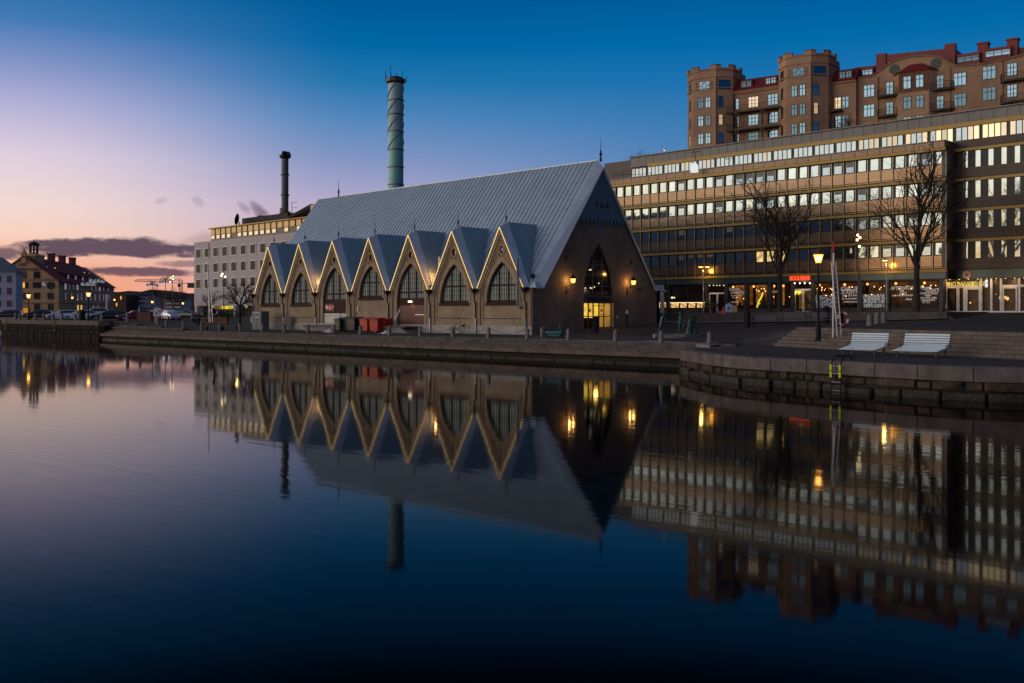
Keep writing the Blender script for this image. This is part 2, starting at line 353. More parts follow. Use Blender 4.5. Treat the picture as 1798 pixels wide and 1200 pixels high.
def course(mb, path, z0, z1, o0, o1, lr, gap=.02, jit=.0, zj=0.0):
    """a row of blocks along path; o0/o1 = offsets towards the water (right of travel) of front and back face"""
    T = plen(path); s = 0
    while s < T-.05:
        l = min(random.uniform(*lr), T-s); j = random.uniform(-jit, jit); dz = random.uniform(-zj, zj)
        a, ta = path_at(path, s+gap/2); b, tb = path_at(path, s+l-gap/2)
        na = Vector((ta.y, -ta.x)); nb = Vector((tb.y, -tb.x))
        k = [a+na*(o0+j), b+nb*(o0+j), b+nb*o1, a+na*o1]
        mb.hexa([(q.x, q.y, z0) for q in k]+[(q.x, q.y, z1+dz) for q in k]); s += l
# --- right-hand quay
def cap_mat(): return mat('cap_granite', (.125,.102,.10), .75, 0, .45, 1.3, .3, 12, spec=.25)
q1 = thing('quay_wall', 'curved granite quay wall with big coping stones in front of the two sun loungers', 'quay wall', (30,-16,0))
def W2(mb, name, m, par, **k):     # build in world space under a thing
    o = mb.build(name, m, par, **k); l = par.matrix_basis.translation if not par.parent else par.location+par.parent.location
    o.location = -Vector(l); return o
m = MB(); course(m, QR[1:], .72, 1.305, .06, -.75, (1.5, 2.3), .03, .01, .006); W2(m, 'coping', cap_mat(), q1, bevel=.03)
m = MB(); course(m, QR[1:], .36, .68, -.02, -.6, (.35, 1.5), .06, .07, .05); W2(m, 'upper_course', mat('wall_stone', (.065,.044,.033), .85, 0, .85, 1.3, 1, 6, spec=.2), q1, bevel=.07)
m = MB(); course(m, QR[1:], -.5, .31, .16, -.5, (.5, 2.0), .07, .10, .09); W2(m, 'footing', mat('wet_stone', (.03,.024,.019), .6, 0, .9, 3.0, 1, 8, spec=.25), q1, bevel=.15)
m = MB(); course(m, QR[1:], -.5, .71, -.12, -.7, (.9, 1.2), 0); W2(m, 'backing', mat('gap', (.012,.011,.01), .9), q1)
# --- long stepped quay before the church
def vl(v, u0, u1): return [Vector((u0, v)), Vector((u1, v))]
q2 = thing('stepped_quay', 'long low flight of granite quay steps running along the water before the gabled hall', 'quay steps', (-20,-7,0))
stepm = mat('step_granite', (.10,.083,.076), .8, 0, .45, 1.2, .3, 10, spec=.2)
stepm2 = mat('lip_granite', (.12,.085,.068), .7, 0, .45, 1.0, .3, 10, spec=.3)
m = MB()
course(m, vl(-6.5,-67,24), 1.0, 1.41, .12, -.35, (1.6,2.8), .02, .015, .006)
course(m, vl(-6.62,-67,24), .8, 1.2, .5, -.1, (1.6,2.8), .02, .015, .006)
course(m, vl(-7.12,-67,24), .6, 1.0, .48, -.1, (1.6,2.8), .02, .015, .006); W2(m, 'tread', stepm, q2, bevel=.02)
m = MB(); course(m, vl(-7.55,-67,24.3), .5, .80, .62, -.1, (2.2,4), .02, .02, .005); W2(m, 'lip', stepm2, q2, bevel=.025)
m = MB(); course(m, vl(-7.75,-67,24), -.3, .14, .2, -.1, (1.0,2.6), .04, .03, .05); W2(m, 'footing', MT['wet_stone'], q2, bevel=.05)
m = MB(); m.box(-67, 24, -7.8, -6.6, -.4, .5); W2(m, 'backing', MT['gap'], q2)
m = MB()                      # rising ground at the left end carries a few more steps
for i, (z, u) in enumerate(((1.6,-48),(1.8,-54),(2.0,-61))): course(m, vl(-6.5+.02*i,-67,u), z-.2, z, .1-.32*i+.2, -.6-.3*i, (1.6,2.8), .02)
W2(m, 'upper_tread', stepm, q2, bevel=.02)
# --- higher quay on the left
LQ = [Vector((-104.4,9)), Vector((-104.4,-6.4)), Vector((-103.9,-7.5)), Vector((-102.8,-8)), Vector((-67,-8)), Vector((-66.9,-6.4))]
q3 = thing('quay_wall', 'dark higher quay wall of rough stone under the parked cars on the left', 'quay wall', (-85,-8,0))
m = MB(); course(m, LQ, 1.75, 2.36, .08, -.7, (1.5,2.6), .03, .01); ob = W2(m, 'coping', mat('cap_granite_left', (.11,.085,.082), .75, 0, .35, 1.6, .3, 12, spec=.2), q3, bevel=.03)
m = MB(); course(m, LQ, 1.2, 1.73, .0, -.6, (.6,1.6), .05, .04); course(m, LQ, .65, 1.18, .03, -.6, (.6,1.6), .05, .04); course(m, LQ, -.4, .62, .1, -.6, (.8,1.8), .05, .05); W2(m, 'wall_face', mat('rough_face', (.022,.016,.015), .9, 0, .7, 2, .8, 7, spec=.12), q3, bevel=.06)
q6 = thing('quay_wall', 'dark far quay wall of the side canal at the left edge under the white house', 'quay wall', (-300,10,0))
m = MB(); course(m, [Vector((-690,10)), Vector((-104,10))], 1.9, 2.52, .08, -.7, (2,3), .03, .01); W2(m, 'coping', MT['cap_granite_left'], q6)
W2(MB().box(-690, -103.9, 9.95, 10.6, -.5, 1.9), 'wall_face', MT['rough_face'], q6)
for c, nm in ((q3, 'wide'),):
    for xx in (11.5, 97):
        uu, Z = onv(xx, -8.1)
        t = thing('quay_ladder', 'steel ladder with yellow reflectors on the dark left quay wall, '+('at its far corner' if xx < 20 else 'midway along it'), 'ladder', (uu,-8.2,0), group='ladders on the quay walls')
        a = MB(); [a.tube([(s*.22,0,-.2),(s*.22,0,2.3),(s*.22,.4,2.5)], .025, 6) for s in (-1,1)]; a.build('rail', iron, t)
        a = MB(); [a.tube([(-.22,0,.3*i+.1),(.22,0,.3*i+.1)], .018, 5) for i in range(7)]; a.build('rungs', iron, t)
        for s in (-1,1):
            for z in (.9,1.5): MB().box(s*.22-.04,s*.22+.04,-.05,-.03,z,z+.3).build('reflector', emit('reflector_yellow', (.75,.9,.05), .12), t)
# --- sitting steps behind the loungers
q4 = thing('sitting_steps', 'broad flight of brown stone sitting steps behind the two sun loungers', 'steps', (34,-6,0))
sm = mat('sit_stone', (.125,.095,.08), .8, 0, .4, 1.3, .3, 10); NS = 6
m = MB()
for i in range(NS):
    f = i/(NS-.0); pa = [SB[k].lerp(ST[k], f) for k in range(5)]
    z1 = 1.3+(ZT-1.3)*(i+1)/NS; z0 = z1-(ZT-1.3)/NS
    course(m, pa, z0+.0, z1, .0, -.62 if i < NS-1 else -1.0, (1.5,2.8), .012, .004, .003)
W2(m, 'tread', sm, q4, bevel=.015)
# pale kerb band across the square
kb = []
for x, y in ((1130,599),(1190,602),(1246,606.5),(1300,604),(1335,598),(1372,590),(1400,582)):
    p = onground(x, y); kb.append(p)
m = MB()
for a, b in zip(kb, kb[1:]):
    m.hexa([(a.x,a.y,a.z-.2),(b.x,b.y,b.z-.2),(b.x+.15,b.y+.9,b.z-.2),(a.x+.15,a.y+.9,a.z-.2),(a.x,a.y,a.z+.012),(b.x,b.y,b.z+.012),(b.x+.15,b.y+.9,b.z+.03),(a.x+.15,a.y+.9,a.z+.03)])
tag(m.build('kerb_band', mat('kerb_stone', (.2,.18,.18), .8, 0, .2, 1.5)), kind='structure')
# pale strip along the quay edge
tag(MB().box(-44,22,-5.9,-5.2,1.1,1.425).build('quay_edge_path', mat('kerb_stone', (.2,.18,.18))), kind='structure')
# --- low wall under the shop terrace
q5 = thing('retaining_wall', 'low rough concrete wall between the dark square and the shop terrace', 'wall', (0,36,2.3))
m = MB(); s = -38
while s < uR:
    e = min(s+3.2, uR); m.box(s, e-.02, 36.05, 36.5, 1.9, 3.46 if s > uL-3 else 3.2); s = e
W2(m, 'wall', mat('terrace_concrete', (.08,.066,.06), .85, 0, .4, 1.2, .3, 8), q5, bevel=.02)
W2(MB().box(uR-.45, uR-.0, 36.52, 46, 2.2, 3.46), 'return_wall', MT['terrace_concrete'], q5); nearer(q5)
tag(nearer(MB().add([(uL-20,35.0,2.28),(uL,34.6,2.31),((uL+uR)/2,34,2.52),(uR,33.6,2.80),(uR,36.04,2.86),((uL+uR)/2,36.04,2.62),(uL,36.04,2.42),(uL-20,36.04,2.42)], [tuple(range(8))]).build('kerb_strip', mat('kerb_stone', (.2,.18,.18)))), kind='structure')
# --- wooded rock behind the office
hb = MB(); n = 24; vs = []
for j in range(n):
    for i in range(n):
        u = -60+260*i/(n-1); v = 62+220*j/(n-1); e = min(i/5, (n-1-i)/3, 1)*min(1, j/4); h = 3+27*max(0,e)**.6+2.5*mnoise.noise(Vector((u*.05,v*.05,3)))
        vs.append((u+12*(j/4 if j < 4 else 1), v, min(h, 30.5) if j else 2))
hb.add(vs, [(j*n+i, j*n+i+1, (j+1)*n+i+1, (j+1)*n+i) for j in range(n-1) for i in range(n-1)])
tag(nearer(hb.build('hill', mat('rock', (.06,.055,.045), .9, 0, .4, .2), smooth=True)), kind='structure')
# ================================================================== THE GABLED MARKET HALL
GB = 1.55; CH = thing('market_hall', 'long brick fish market hall like a church with steep zinc roof and seven lit gables', 'market hall', (0,0,GB))
bk = brick('hall_brick', (.44,.32,.205), (.32,.235,.15), (.21,.17,.125), .27, .085, .9, .012, .28, .5)
bkd = brick('hall_brick_trim', (.47,.345,.225), (.35,.25,.16), (.24,.19,.14), .27, .085, .9, .012, .25, .8)
plin = mat('plinth_stone', (.36,.34,.31), .85, 0, .2, 1.2, .1, 6)
maroon = mat('maroon_paint', (.032,.009,.008), .6, 0, .2, 2, spec=.15)
BAY = 6.2; U0 = -.55; HW = 3.1; EZ = 3.92; AZ0 = 8.95; slope = (AZ0-EZ)/2.82
def arch(c, hw, z0, rise, n=9, zb=None):
    Rr = (hw*hw+rise*rise)/(2*hw); a1 = math.asin(min(1, rise/Rr)); pts = []
    for i in range(n+1): t = a1*i/n; pts.append((c+hw-Rr+Rr*math.cos(t), z0+Rr*math.sin(t)))
    L_ = [(2*c-x, z) for x, z in pts[::-1]][1:]
    if zb is not None: return [(c+hw, zb)]+pts+L_+[(c-hw, zb)]
    return pts+L_
def arch_x(z, c, hw, z0, rise):
    Rr = (hw*hw+rise*rise)/(2*hw)
    return hw if z <= z0 else hw-Rr+math.sqrt(max(0, Rr*Rr-(z-z0)**2))
gl_c = glass('hall_glass', (.03,.05,.055), .0, .2, .004, .32, (.09,.16,.17), .28)  # faint teal emission painted into the panes to cool their tone
gl_dark = glass('dark_glass', (.01,.012,.014), 0, .06, .004, .8)
curt = mat('curtain', (.22,.30,.29), .8, 0, .35, 1.2, stretch=(9,9,.4))
sills = {0:2.7,1:2.7,2:3.2,3:3.3,4:3.2,5:2.7,6:2.7}      # counted from the near corner: bay 0 nearest
kinds = {2:'door', 4:'dock'}
wall = MB(); trim = MB(); dwall = MB(); seams = MB(); droof = MB()
gut = []
for i in range(7):
    c = U0-HW-BAY*i; L0 = c-HW; R_ = c+HW
    outer = [(L0,-1.2),(R_,-1.2),(R_,EZ),(c+2.82+.12,EZ),(c,AZ0+.12*slope),(c-2.82-.12,EZ),(L0,EZ)]
    k = kinds.get(i); hw = 2.05 if k else 1.92; z0 = 2.7 if not k else 3.0
    if i == 3: z0 = 3.3
    hole = arch(c, hw, z0, 3.5-(.35 if i == 3 else 0), zb=None if not k else (.35))
    hole2 = arch(c, hw+.22, z0-.0, 3.5+.36-(.35 if i == 3 else 0), zb=None if not k else .35)
    rnd = [(c+.27*math.cos(2*PI*q/14), 7.25+.33*math.sin(2*PI*q/14)) for q in range(14)]
    wall.prism(outer, .0, .45, 'xz', [hole, rnd])
    # corbelled bands under the verge
    for s in (-1, 1):
        for w0, w1, dd_ in ((.16,.30,-.14),(.38,.48,-.09),(.58,.66,-.05)):
            nz_ = math.cos(math.atan(slope)); a0 = w0/nz_; a1 = w1/nz_
            trim.prism([(c+s*2.94, EZ+.12*slope*0-a0+.0*s),(c, AZ0+.2-a0),(c, AZ0+.2-a1),(c+s*(2.94), EZ-a1)], dd_, -.001, 'xz')
        # flat arch moulding and pilaster
    ringo = arch(c, hw+.30, z0, 3.5+.5-(.35 if i == 3 else 0), zb=.4 if k else None); 
    trim.prism(ringo, -.035, -.001, 'xz', [hole])
    trim.prism([(c+.42*math.cos(2*PI*q/14), 7.25+.5*math.sin(2*PI*q/14)) for q in range(14)], -.06, -.002, 'xz', [rnd])
    # windows ------------------------------------------------------
    zb = z0 if not k else 3.05
    w = thing('window', None, None, (c, .25, 0)); w.parent = CH
    ho = arch(0, hw, z0, 3.5-(.35 if i == 3 else 0)) if not k else arch(0, hw, 3.0, 3.5)
    hi = arch(0, hw-.13, z0+.2, 3.5-(.35 if i == 3 else 0)-.45)
    MB().prism(ho, -.06, .06, 'xz', [hi]).build('frame', maroon, w)
    rise = 3.5-(.35 if i == 3 else 0); f = MB(); top = z0+rise
    for s in (-.58, .58):
        zt = z0+.1
        while arch_x(zt, 0, hw, z0, rise) > abs(s)+.1 and zt < top: zt += .05
        f.box(s-.055, s+.055, -.07, .07, z0, zt)
    zm = z0+1.5 if not k else z0+.75; x_ = arch_x(zm, 0, hw, z0, rise)-.03
    f.box(-x_, x_, -.08, .08, zm-.08, zm+.08)
    f.build('mullion', maroon, w)
    f = MB(); zz_ = z0+.2
    while zz_ < top-.5:
        if abs(zz_-zm) > .15: x_ = arch_x(zz_, 0, hw, z0, rise)-.08; f.box(-x_, x_, -.02, .05, zz_-.016, zz_+.016)
        zz_ += .46
    xs = [-1.62,-1.27,-.92,-.29,0.,.29,.92,1.27,1.62]
    for s in xs:
        zt = z0+.1
        while arch_x(zt, 0, hw, z0, rise) > abs(s)+.08 and zt < top: zt += .05
        if zt > z0+.3: f.box(s-.014, s+.014, -.018, .052, z0, zt-.02)
    f.build('glazing_bar', maroon, w)
    MB().prism(arch(0, hw-.02, z0+.01, rise-.05), .02, .03, 'xz').build('pane', glass('hall_pane_dark', (.02,.025,.028), 0, .08, .004, .9) if False else (gl_c if i not in (6,) else gl_c), w)
    MB().prism(arch(0, hw-.02, z0+.01, rise-.05), .2, .22, 'xz').build('curtain', curt, w)
    if not k: MB().box(c-hw-.08, c+hw+.08, -.12, .3, z0-.24, z0).build('window_sill', maroon, CH)
    # round eye
    MB().prism([(x, z) for x, z in rnd], .12, .16, 'xz').build('round_window', gl_dark, CH)
    if i == 0:
        o = MB(); [o.ball((c+dx, .1, 7.25+dz), .09, 8) for dx, dz in ((0,.11),(.1,0),(-.1,0),(0,-.1))]; o.build('quatrefoil', mat('light_stone', (.6,.6,.58), .6), CH)
    # roof of the gable, verge board and light line -----------------
    zr = 9.62; vz = zr-HW*slope*.985   # outer ridge and valley
    droof.add([(c,.75,zr),(c,4.35,zr),(L0,.12,vz),(R_,.12,vz),(c,.75,zr-.2),(L0,.12,vz-.2),(R_,.12,vz-.2)], [(0,2,1),(0,1,3),(0,4,5,2),(0,3,6,4)])
    for s in (-1, 1):
        for q in range(1, 8):      # seams
            t = q/8; fx = c+s*HW*t; fz = zr+(vz-zr)*t; fy = .28+(.12-.28)*t
            bx, by, bz = c+s*0, 4.35*(1-t)+.12*t, zr+(vz-zr)*t
            # seam runs from front edge down-slope parallel: from ridge point to valley line
        for q in range(9):
            y = .85+q*.43; t = (y-.75)/3.6; e = Vector((c, y, zr)); g2 = Vector((c+s*HW*(1-t), y, zr+(vz-zr)*(1-t)))
            seams.tube([e+Vector((0,0,.02)), g2+Vector((0,0,.02))], .022, 3, cap=False)
        # splayed verge strip
        a = (c, -.28, AZ0+.22); b_ = (c+s*2.88, -.28, EZ+.02); o_a = (c, .75, zr); o_b = (c+s*HW*.995, .42, vz)
        vb = MB().add([a, b_, o_b, o_a, (c, -.1, AZ0+.0), (c+s*2.8, -.1, EZ-.04), (c+s*HW*.99, .5, vz-.22), (c, .8, zr-.25)], [(0,1,2,3),(4,7,6,5),(0,4,5,1),(1,5,6,2),(2,6,7,3),(3,7,4,0)])
        vb.build('verge_board', zincd, CH)
        ledc = emit('light_line', (1, .62, .18), 2.0)
        lo = .0 if not (i == 0 and s == 1) else 0
        p0 = Vector((c+s*.02, -.315, AZ0+.17)); p1 = Vector((c+s*2.87, -.315, EZ+.0))
        if i == 0 and s == 1:
            e = MB().tube([p0, p0.lerp(p1, .74)], .02, 5); e.tube([p0.lerp(p1, .86), p1], .02, 5)
        else: e = MB().tube([p0, p1], .02, 5)
        e.build('light_line', ledc, CH)
    MB().lathe([(.05,0),(.04,.25),(.11,.32),(.04,.42),(.09,.5),(.02,.6),(.012,1.35),(.001,1.4)], (c, .5, zr-.05), 8).build('finial', iron, CH)
    MB().tube([(c,-.3,6.62),(c,-.3,6.9)], .04, 5).build('anchor_iron', iron, CH)
    gut.append(L0)
gut = [U0]+gut
o = wall.build('front_wall', bk, CH); trim.build('brick_trim', bkd, CH, bevel=.0)
droof.mark(mat('seam', (.13,.18,.22), .5, .5)); droof.add(seams.v, seams.f); droof.build('gable_roof', mat('zinc_gable', (.27,.43,.52), .5, .35, .12, .7), CH)  # teal sky reflection on these slopes is mixed into the zinc colour
# pilasters, hoppers and downpipes
for j, u in enumerate(gut):
    MB().box(u-.42, u+.42, -.1, -.001, -.6, EZ-.25).build('pilaster', bkd, CH)
    MB().lathe([(.06,0),(.1,.12),(.34,.42),(.36,.55),(.3,.55)], (u, -.36, EZ-.52), 4, PI/4).build('rain_hopper', iron, CH)
    p = MB().tube([(u,-.36,EZ-.4),(u,-.36,EZ-1.0),(u,-.22,EZ-1.3),(u,-.22,1.3)], .065, 8).build('downpipe', iron, CH)
    MB().tube([(u,-.22,1.32),(u,-.22,0.02)], .085, 8).build('pipe_shoe', steel if 0 < j else mat('slate_pipe', (.12,.17,.2), .5), CH)
# blue-grey flue beside the nearest gable
MB().tube([(-1.35,-.42,3.4-.9),(-1.35,-.42,6.4)], .1, 8).tube([(-1.35,-.42,2.5),(-1.35,-.42,2.35),(-.95,-.42,2.25)], .13, 8).build('flue_pipe', mat('slate_pipe', (.12,.17,.2), .5), CH)
# plinth: three visible runs and panel lines
pl = MB(); s = -44.1
while s < .04:
    e = min(s+random.uniform(1.6, 2.4), .06); pl.box(s, e-.015, -.16, -.01, -.6, .72); s = e
pl.build('plinth', plin, CH, bevel=.015)
pn = MB()
for i in (0,1,3,5,6):
    c = U0-HW-BAY*i
    pn.box(c-2.35, c-2.29, -.02, -.001, 1.35, 5.0-.9); pn.box(c-2.35, c+2.35, -.022, -.001, 1.3, 1.36)
pn.build('panel_groove', mat('groove', (.06,.045,.035), .9), CH)
# main roof -------------------------------------------------------
RL = -44.3; RV = 8.65; RZ = 15.38; E0 = 3.9
rf = MB(); rs_ = (RZ-E0)/RV; zg = [(RL,0.),(gut[-1],.12)]
for i in range(6, -1, -1): zg += [(U0-HW-BAY*i, 4.3), (U0-BAY*i, .12)]
zg += [(-.35,0.)]; ol = [(RL,RV),(-.35,RV)]
tr_ = tessellate_polygon([[Vector((a, b, 0)) for a, b in zg+ol[::-1]]]); vv_ = zg+ol[::-1]
for dz_ in (0, -.22): rf.add([(a, b, E0+b*rs_+dz_) for a, b in vv_], [tuple(q) for q in tr_])
rf.add([(RL,RV,RZ),(-.35,RV,RZ),(RL,17.3,E0),(-.35,17.3,E0)], [(0,1,3,2)])
def v0_at(u):
    t = min(abs(u-(U0-HW-BAY*i)) for i in range(7))/HW
    return 4.3*(1-t)+.12*t if t < 1 else 0
sm_ = MB(); u = RL+.3
while u < -.4:
    sm_.tube([(u, v0_at(u), E0+v0_at(u)*rs_+.03), (u, RV, RZ+.03)], .025, 3, cap=False); u += .56
u = RL+.3; rj = random.Random(4)
while u < -.9:      # staggered cross joints of the sheets
    v = v0_at(u+.28)+rj.uniform(.6, 2.6)
    while v < RV-.3: sm_.box(u+.02, u+.54, v, v+.03, E0+v*rs_+.0, E0+v*rs_+.045); v += rj.uniform(1.8, 3.2)
    u += .56
rf.mark(mat('seam_main', (.10,.14,.18), .5, .5)); rf.add(sm_.v, sm_.f); rf.build('main_roof', zinc, CH)
MB().box(RL, -.35, RV-.06, RV+.06, RZ-.02, RZ+.08).build('ridge_cap', zincd, CH)
# splayed verge of the two main gables
for uo, ui in ((-.35, .42), (RL, RL-.5)):
    for s in (-1, 1):
        vin = lambda t: RV+s*(7.65*t); zin = lambda t: 14.75-(14.75-3.95)*t
        a = (ui, RV, 14.72); b_ = (ui, RV+s*7.75, 3.85); c_ = (uo, RV+s*8.68, 3.86); d_ = (uo, RV, RZ)
        k_ = .16 if ui > 0 else -.16
        MB().add([a, b_, c_, d_, (ui-k_, RV, 14.5), (ui-k_, RV+s*7.6, 3.85), (uo, RV+s*8.55, 3.7), (uo, RV, RZ-.3)], [(0,1,2,3),(4,7,6,5),(0,4,5,1),(1,5,6,2),(2,6,7,3),(3,7,4,0)]).build('verge_board', zincd, CH)
    MB().lathe([(.12,-.1),(.06,.4),(.16,.55),(.05,.7),(.1,.78),(.03,.9),(.012,2.0),(.001,2.05)], ((uo+ui)/2*.9, RV, RZ), 8).build('finial', iron, CH)
MB().add([(-.3,-.05,3.95),(.45,-.05,3.9),(.45,1.1,3.9),(-.3,1.1,3.95),(-.1,.4,4.5)], [(0,1,4),(1,2,4),(2,3,4),(3,0,4),(0,3,2,1)]).build('eave_cap', zincd, CH)
MB().add([(-.3,16.3,3.95),(.5,16.3,3.9),(.5,18,3.8),(-.3,18,3.8),(-.1,16.7,4.5)], [(0,1,4),(1,2,4),(2,3,4),(3,0,4),(0,3,2,1)]).build('eave_cap', zincd, CH)
# gable wall facing the square
gw = [(.0,-1.2),(17.2,-1.2),(17.2,3.9),(RV+7.72,3.9),(RV,14.62),(RV-7.72,3.9),(0,3.9)]
c = 8.4; ghw = 2.02; gz0 = 2.6
gh = arch(c, ghw, gz0+.7, 4.7, zb=.45)
med = [(RV+.38*math.cos(2*PI*q/16), 9.25+.46*math.sin(2*PI*q/16)) for q in range(16)]
bk2 = brick('hall_brick_end', (.31,.225,.15), (.22,.16,.11), (.14,.11,.085), .27, .085, .9, .012, .3, .5)  # dimmed copy of the hall brick, the end wall's shade in its colour
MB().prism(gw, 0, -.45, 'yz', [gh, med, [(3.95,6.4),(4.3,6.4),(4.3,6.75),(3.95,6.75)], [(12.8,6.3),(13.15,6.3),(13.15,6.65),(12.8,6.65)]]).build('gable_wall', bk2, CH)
MB().prism([(4.0-.1,6.3),(4.35,6.3),(4.35,6.8),(3.9,6.8)], -.3, -.28, 'yz').prism([(12.75,6.25),(13.2,6.25),(13.2,6.7),(12.75,6.7)], -.3, -.28, 'yz').build('vent_recess', gl_dark, CH)
MB().prism(gw, -44.2, -43.8, 'yz').build('gable_wall', bk2, CH, label='far gable wall')
MB().prism([(.46,-1.2),(17.2,-1.2),(17.2,3.6),(.46,3.6)], -43.7, -43.6, 'yz').box(-44.1,-.0,16.8,17.2,-1.2,3.8).build('rear_wall', bk2, CH)
MB().prism(arch(c, ghw+.25, gz0+.7, 5.0, zb=.46), .001, .05, 'yz', [gh]).build('arch_moulding', bk2, CH)
MB().prism([(RV+.5*math.cos(2*PI*q/16), 9.25+.6*math.sin(2*PI*q/16)) for q in range(16)], .001, .05, 'yz', [med]).prism(med, -.08, -.02, 'yz').build('medallion', mat('slate_pipe', (.12,.17,.2), .5), CH)
MB().box(.0,.12,-.0,6.1,.0,.0).build('x', None) if False else None
# hung zinc plates with a sawtooth hem
hp = MB(); z_h = 10.2; half = (14.75-z_h)/1.4; nT = 12; w_ = 2*half/nT
pts = [(RV, 14.7), (RV+half, z_h+.0)]
for q in range(nT):
    y = RV+half-q*w_; pts += [(y-w_/2, z_h-.62), (y-w_, z_h)] if q < nT-1 else [(y-w_/2, z_h-.62), (RV-half, z_h)]
hp.prism(pts, .06, .16, 'yz')
sg = MB()
for q in range(nT):
    y = RV+half-q*w_-w_/2; y2 = RV-(RV-y)*.0
    for s in (-1,):
        # seams run up parallel to the left roof slope
        dy = (1, 1.4); t = 0; yy = y; 
        # intersect with right slope
        tt_ = (14.7-(z_h-.6)-1.4*0-(y-RV)*1.4)/2.8
        if tt_ > .1: sg.tube([(.165, y, z_h-.6), (.165, y+tt_, z_h-.6+1.4*tt_)], .018, 3, cap=False)
        tt2 = (14.7-(z_h-.6)+(y-RV)*1.4)/2.8
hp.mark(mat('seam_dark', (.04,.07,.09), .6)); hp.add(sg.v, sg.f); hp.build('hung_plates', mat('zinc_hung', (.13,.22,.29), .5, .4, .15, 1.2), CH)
sg = MB(); [sg.prism([(RV-.95+q*.7, 11.15), (RV-.45+q*.7, 11.15), (RV-.7+q*.7, 11.75)], .165, .2, 'yz') for q in range(3)]; sg.build('roof_vent', mat('vent_dark', (.03,.045,.06), .6), CH)
# great window, name board and lit entrance
gwn = thing('window', None, None, (-.22, c, 0)); gwn.parent = CH
MB().prism(arch(0, ghw, gz0+.7, 4.7, zb=3.3), -.05, .05, 'yz', [arch(0, ghw-.12, gz0+.75, 4.35, zb=3.4)]).build('frame', mat('door_frame', (.03,.04,.045), .5), gwn)
f = MB()
for s in (-.62, .68): f.box(-.05,.05,s-.04,s+.04,3.3,7.0)
for z in (4.2,5.15,6.1): 
    x_ = arch_x(z, 0, ghw, gz0+.7, 4.7)-.05; f.box(-.04,.04,-x_,x_,z-.03,z+.03)
f.build('mullion', mat('mullion_grey', (.13,.15,.16), .5), gwn)
MB().prism(arch(0, ghw-.03, gz0+.72, 4.6, zb=3.35), -.01, .0, 'yz').build('pane', glass('end_glass', (.008,.008,.009), 0, .05, .003, .35), gwn)
[MB().ball((.03, y, z), .05, 6).build('ceiling_lamp', emit('lamp_white_warm', (1,.8,.5), 1.6), gwn) for y, z in ((-1.55,4.0),(-.9,4.02),(-.7,4.0),(-.35,4.1),(.25,4.45),(-1.0,5.6),(-.8,5.62))]
sb = MB().box(-.12, .0, c-ghw, c+ghw, 2.72, 3.28).build('name_board', mat('board_grey', (.07,.09,.11), .6, 0, .1), CH)
text('FESKEKÔRKA', .46, mat('letter_dark', (.008,.008,.01), .6), 'name_letters', CH, (.03, c, 2.98), 'u', .02, 1.12, .012)
en = thing('entrance', None, None, (-.3, c, .42)); en.parent = CH
warm = emit('entrance_light', (1, .60, .08), .85, .25, 1.2)
MB().box(-1.4,-1.3,-2.0,2.0,0,2.3).build('lit_hall', warm, en)
MB().box(-1.3,0,-2.02,-1.98,0,2.3).box(-1.3,0,1.98,2.02,0,2.3).box(-1.3,0,-2,2,2.28,2.3).build('hall_lining', mat('hall_lining', (.6,.5,.35), .8), en)
MB().box(-1.35,0,-2,2,-.02,0).build('hall_floor', mat('hall_floor', (.3,.25,.2), .5), en)
dfm = mat('door_frame', (.03,.04,.045), .5); f = MB()
for y in (-2.0,-1.06,-.42,.36,1.04,2.0): f.box(-.04,.06,y-.035,y+.035,0,2.3)
for z in (1.08,2.27): f.box(-.04,.06,-2,2,z-.03,z+.03)
f.box(-.04,.06,-.42,1.04,2.0,2.05); f.build('frame', dfm, en)
MB().box(.0,.01,-.42,.36,0,1.05).box(-.6,-.55,-1.05,.3,.0,.95).build('door_leaf', mat('door_brown', (.03,.015,.006), .5), en)
MB().box(-.5,-.45,-1.9,-1.15,0,1.0).build('display_case', emit('case_glow', (.8,.25,.03), .35, .4, 3), en)
f = MB(); [f.box(.0,.02,y,y+.22,1.5,1.7) for y in (-.95,.62)]; f.box(0,.02,.62,.75,1.2,1.26); f.build('door_notice', dfm, en)
[MB().box(-.3,-.2,y,y+.1,z,z+.07).build('interior_lamp', emit('lamp_white_warm', (1,.8,.5), 1.6), en) for y, z in ((-1.85,1.3),(-1.6,1.35),(-1.3,1.3),(-1.5,1.55),(-1.85,1.8),(-1.45,2.0))]
lamp('entrance_lamp', (-.6, .6, 2.0), 30, (1,.6,.15), .25, en)
MB().box(.0,.03,12.55+1.3,12.55+1.95,3.9,4.1).build('street_plate', mat('plate_blue', (.01,.02,.12), .5), CH)
MB().box(.0,.05,10.9,11.02,1.3,1.6).build('intercom', wht, CH)
# wall lanterns
for vv in (4.15, 12.35):
    ln = thing('wall_lantern', None, None, (0, vv, 3.75)); ln.parent = CH
    MB().box(0,.05,-.05,.05,-.3,.35).tube([(0,0,.3),(.3,0,.33),(.6,0,.5),(.78,0,.62)], .03, 6).tube([(.05,0,-.05),(.35,0,.1),(.5,0,.42)], .02, 5).build('bracket', iron, ln)
    MB().lathe([(.12,.62),(.17,.66),(.24,.98)], (.78,0,0), 6).build('lamp_glass', emit('lantern_glass', (1,.47,.07), 1.5, clear=True), ln)
    MB().lathe([(.27,.98),(.28,1.02),(.16,1.2),(.05,1.28),(.04,1.36),(.001,1.4)], (.78,0,0), 6).build('cap', iron, ln)
    b_ = MB().ball((.78,0,.82), .075, 8).build('bulb', emit('lamp_bulb', (1,.72,.3), 5), ln)
    lamp('lantern_light', (.78,0,.80), 60, (1,.50,.13), .07, ln)
    lamp('lantern_light', (.36,0,.85), 20, (1,.50,.13), .07, ln)  # extra light close to the wall, added to strengthen the lantern's pool
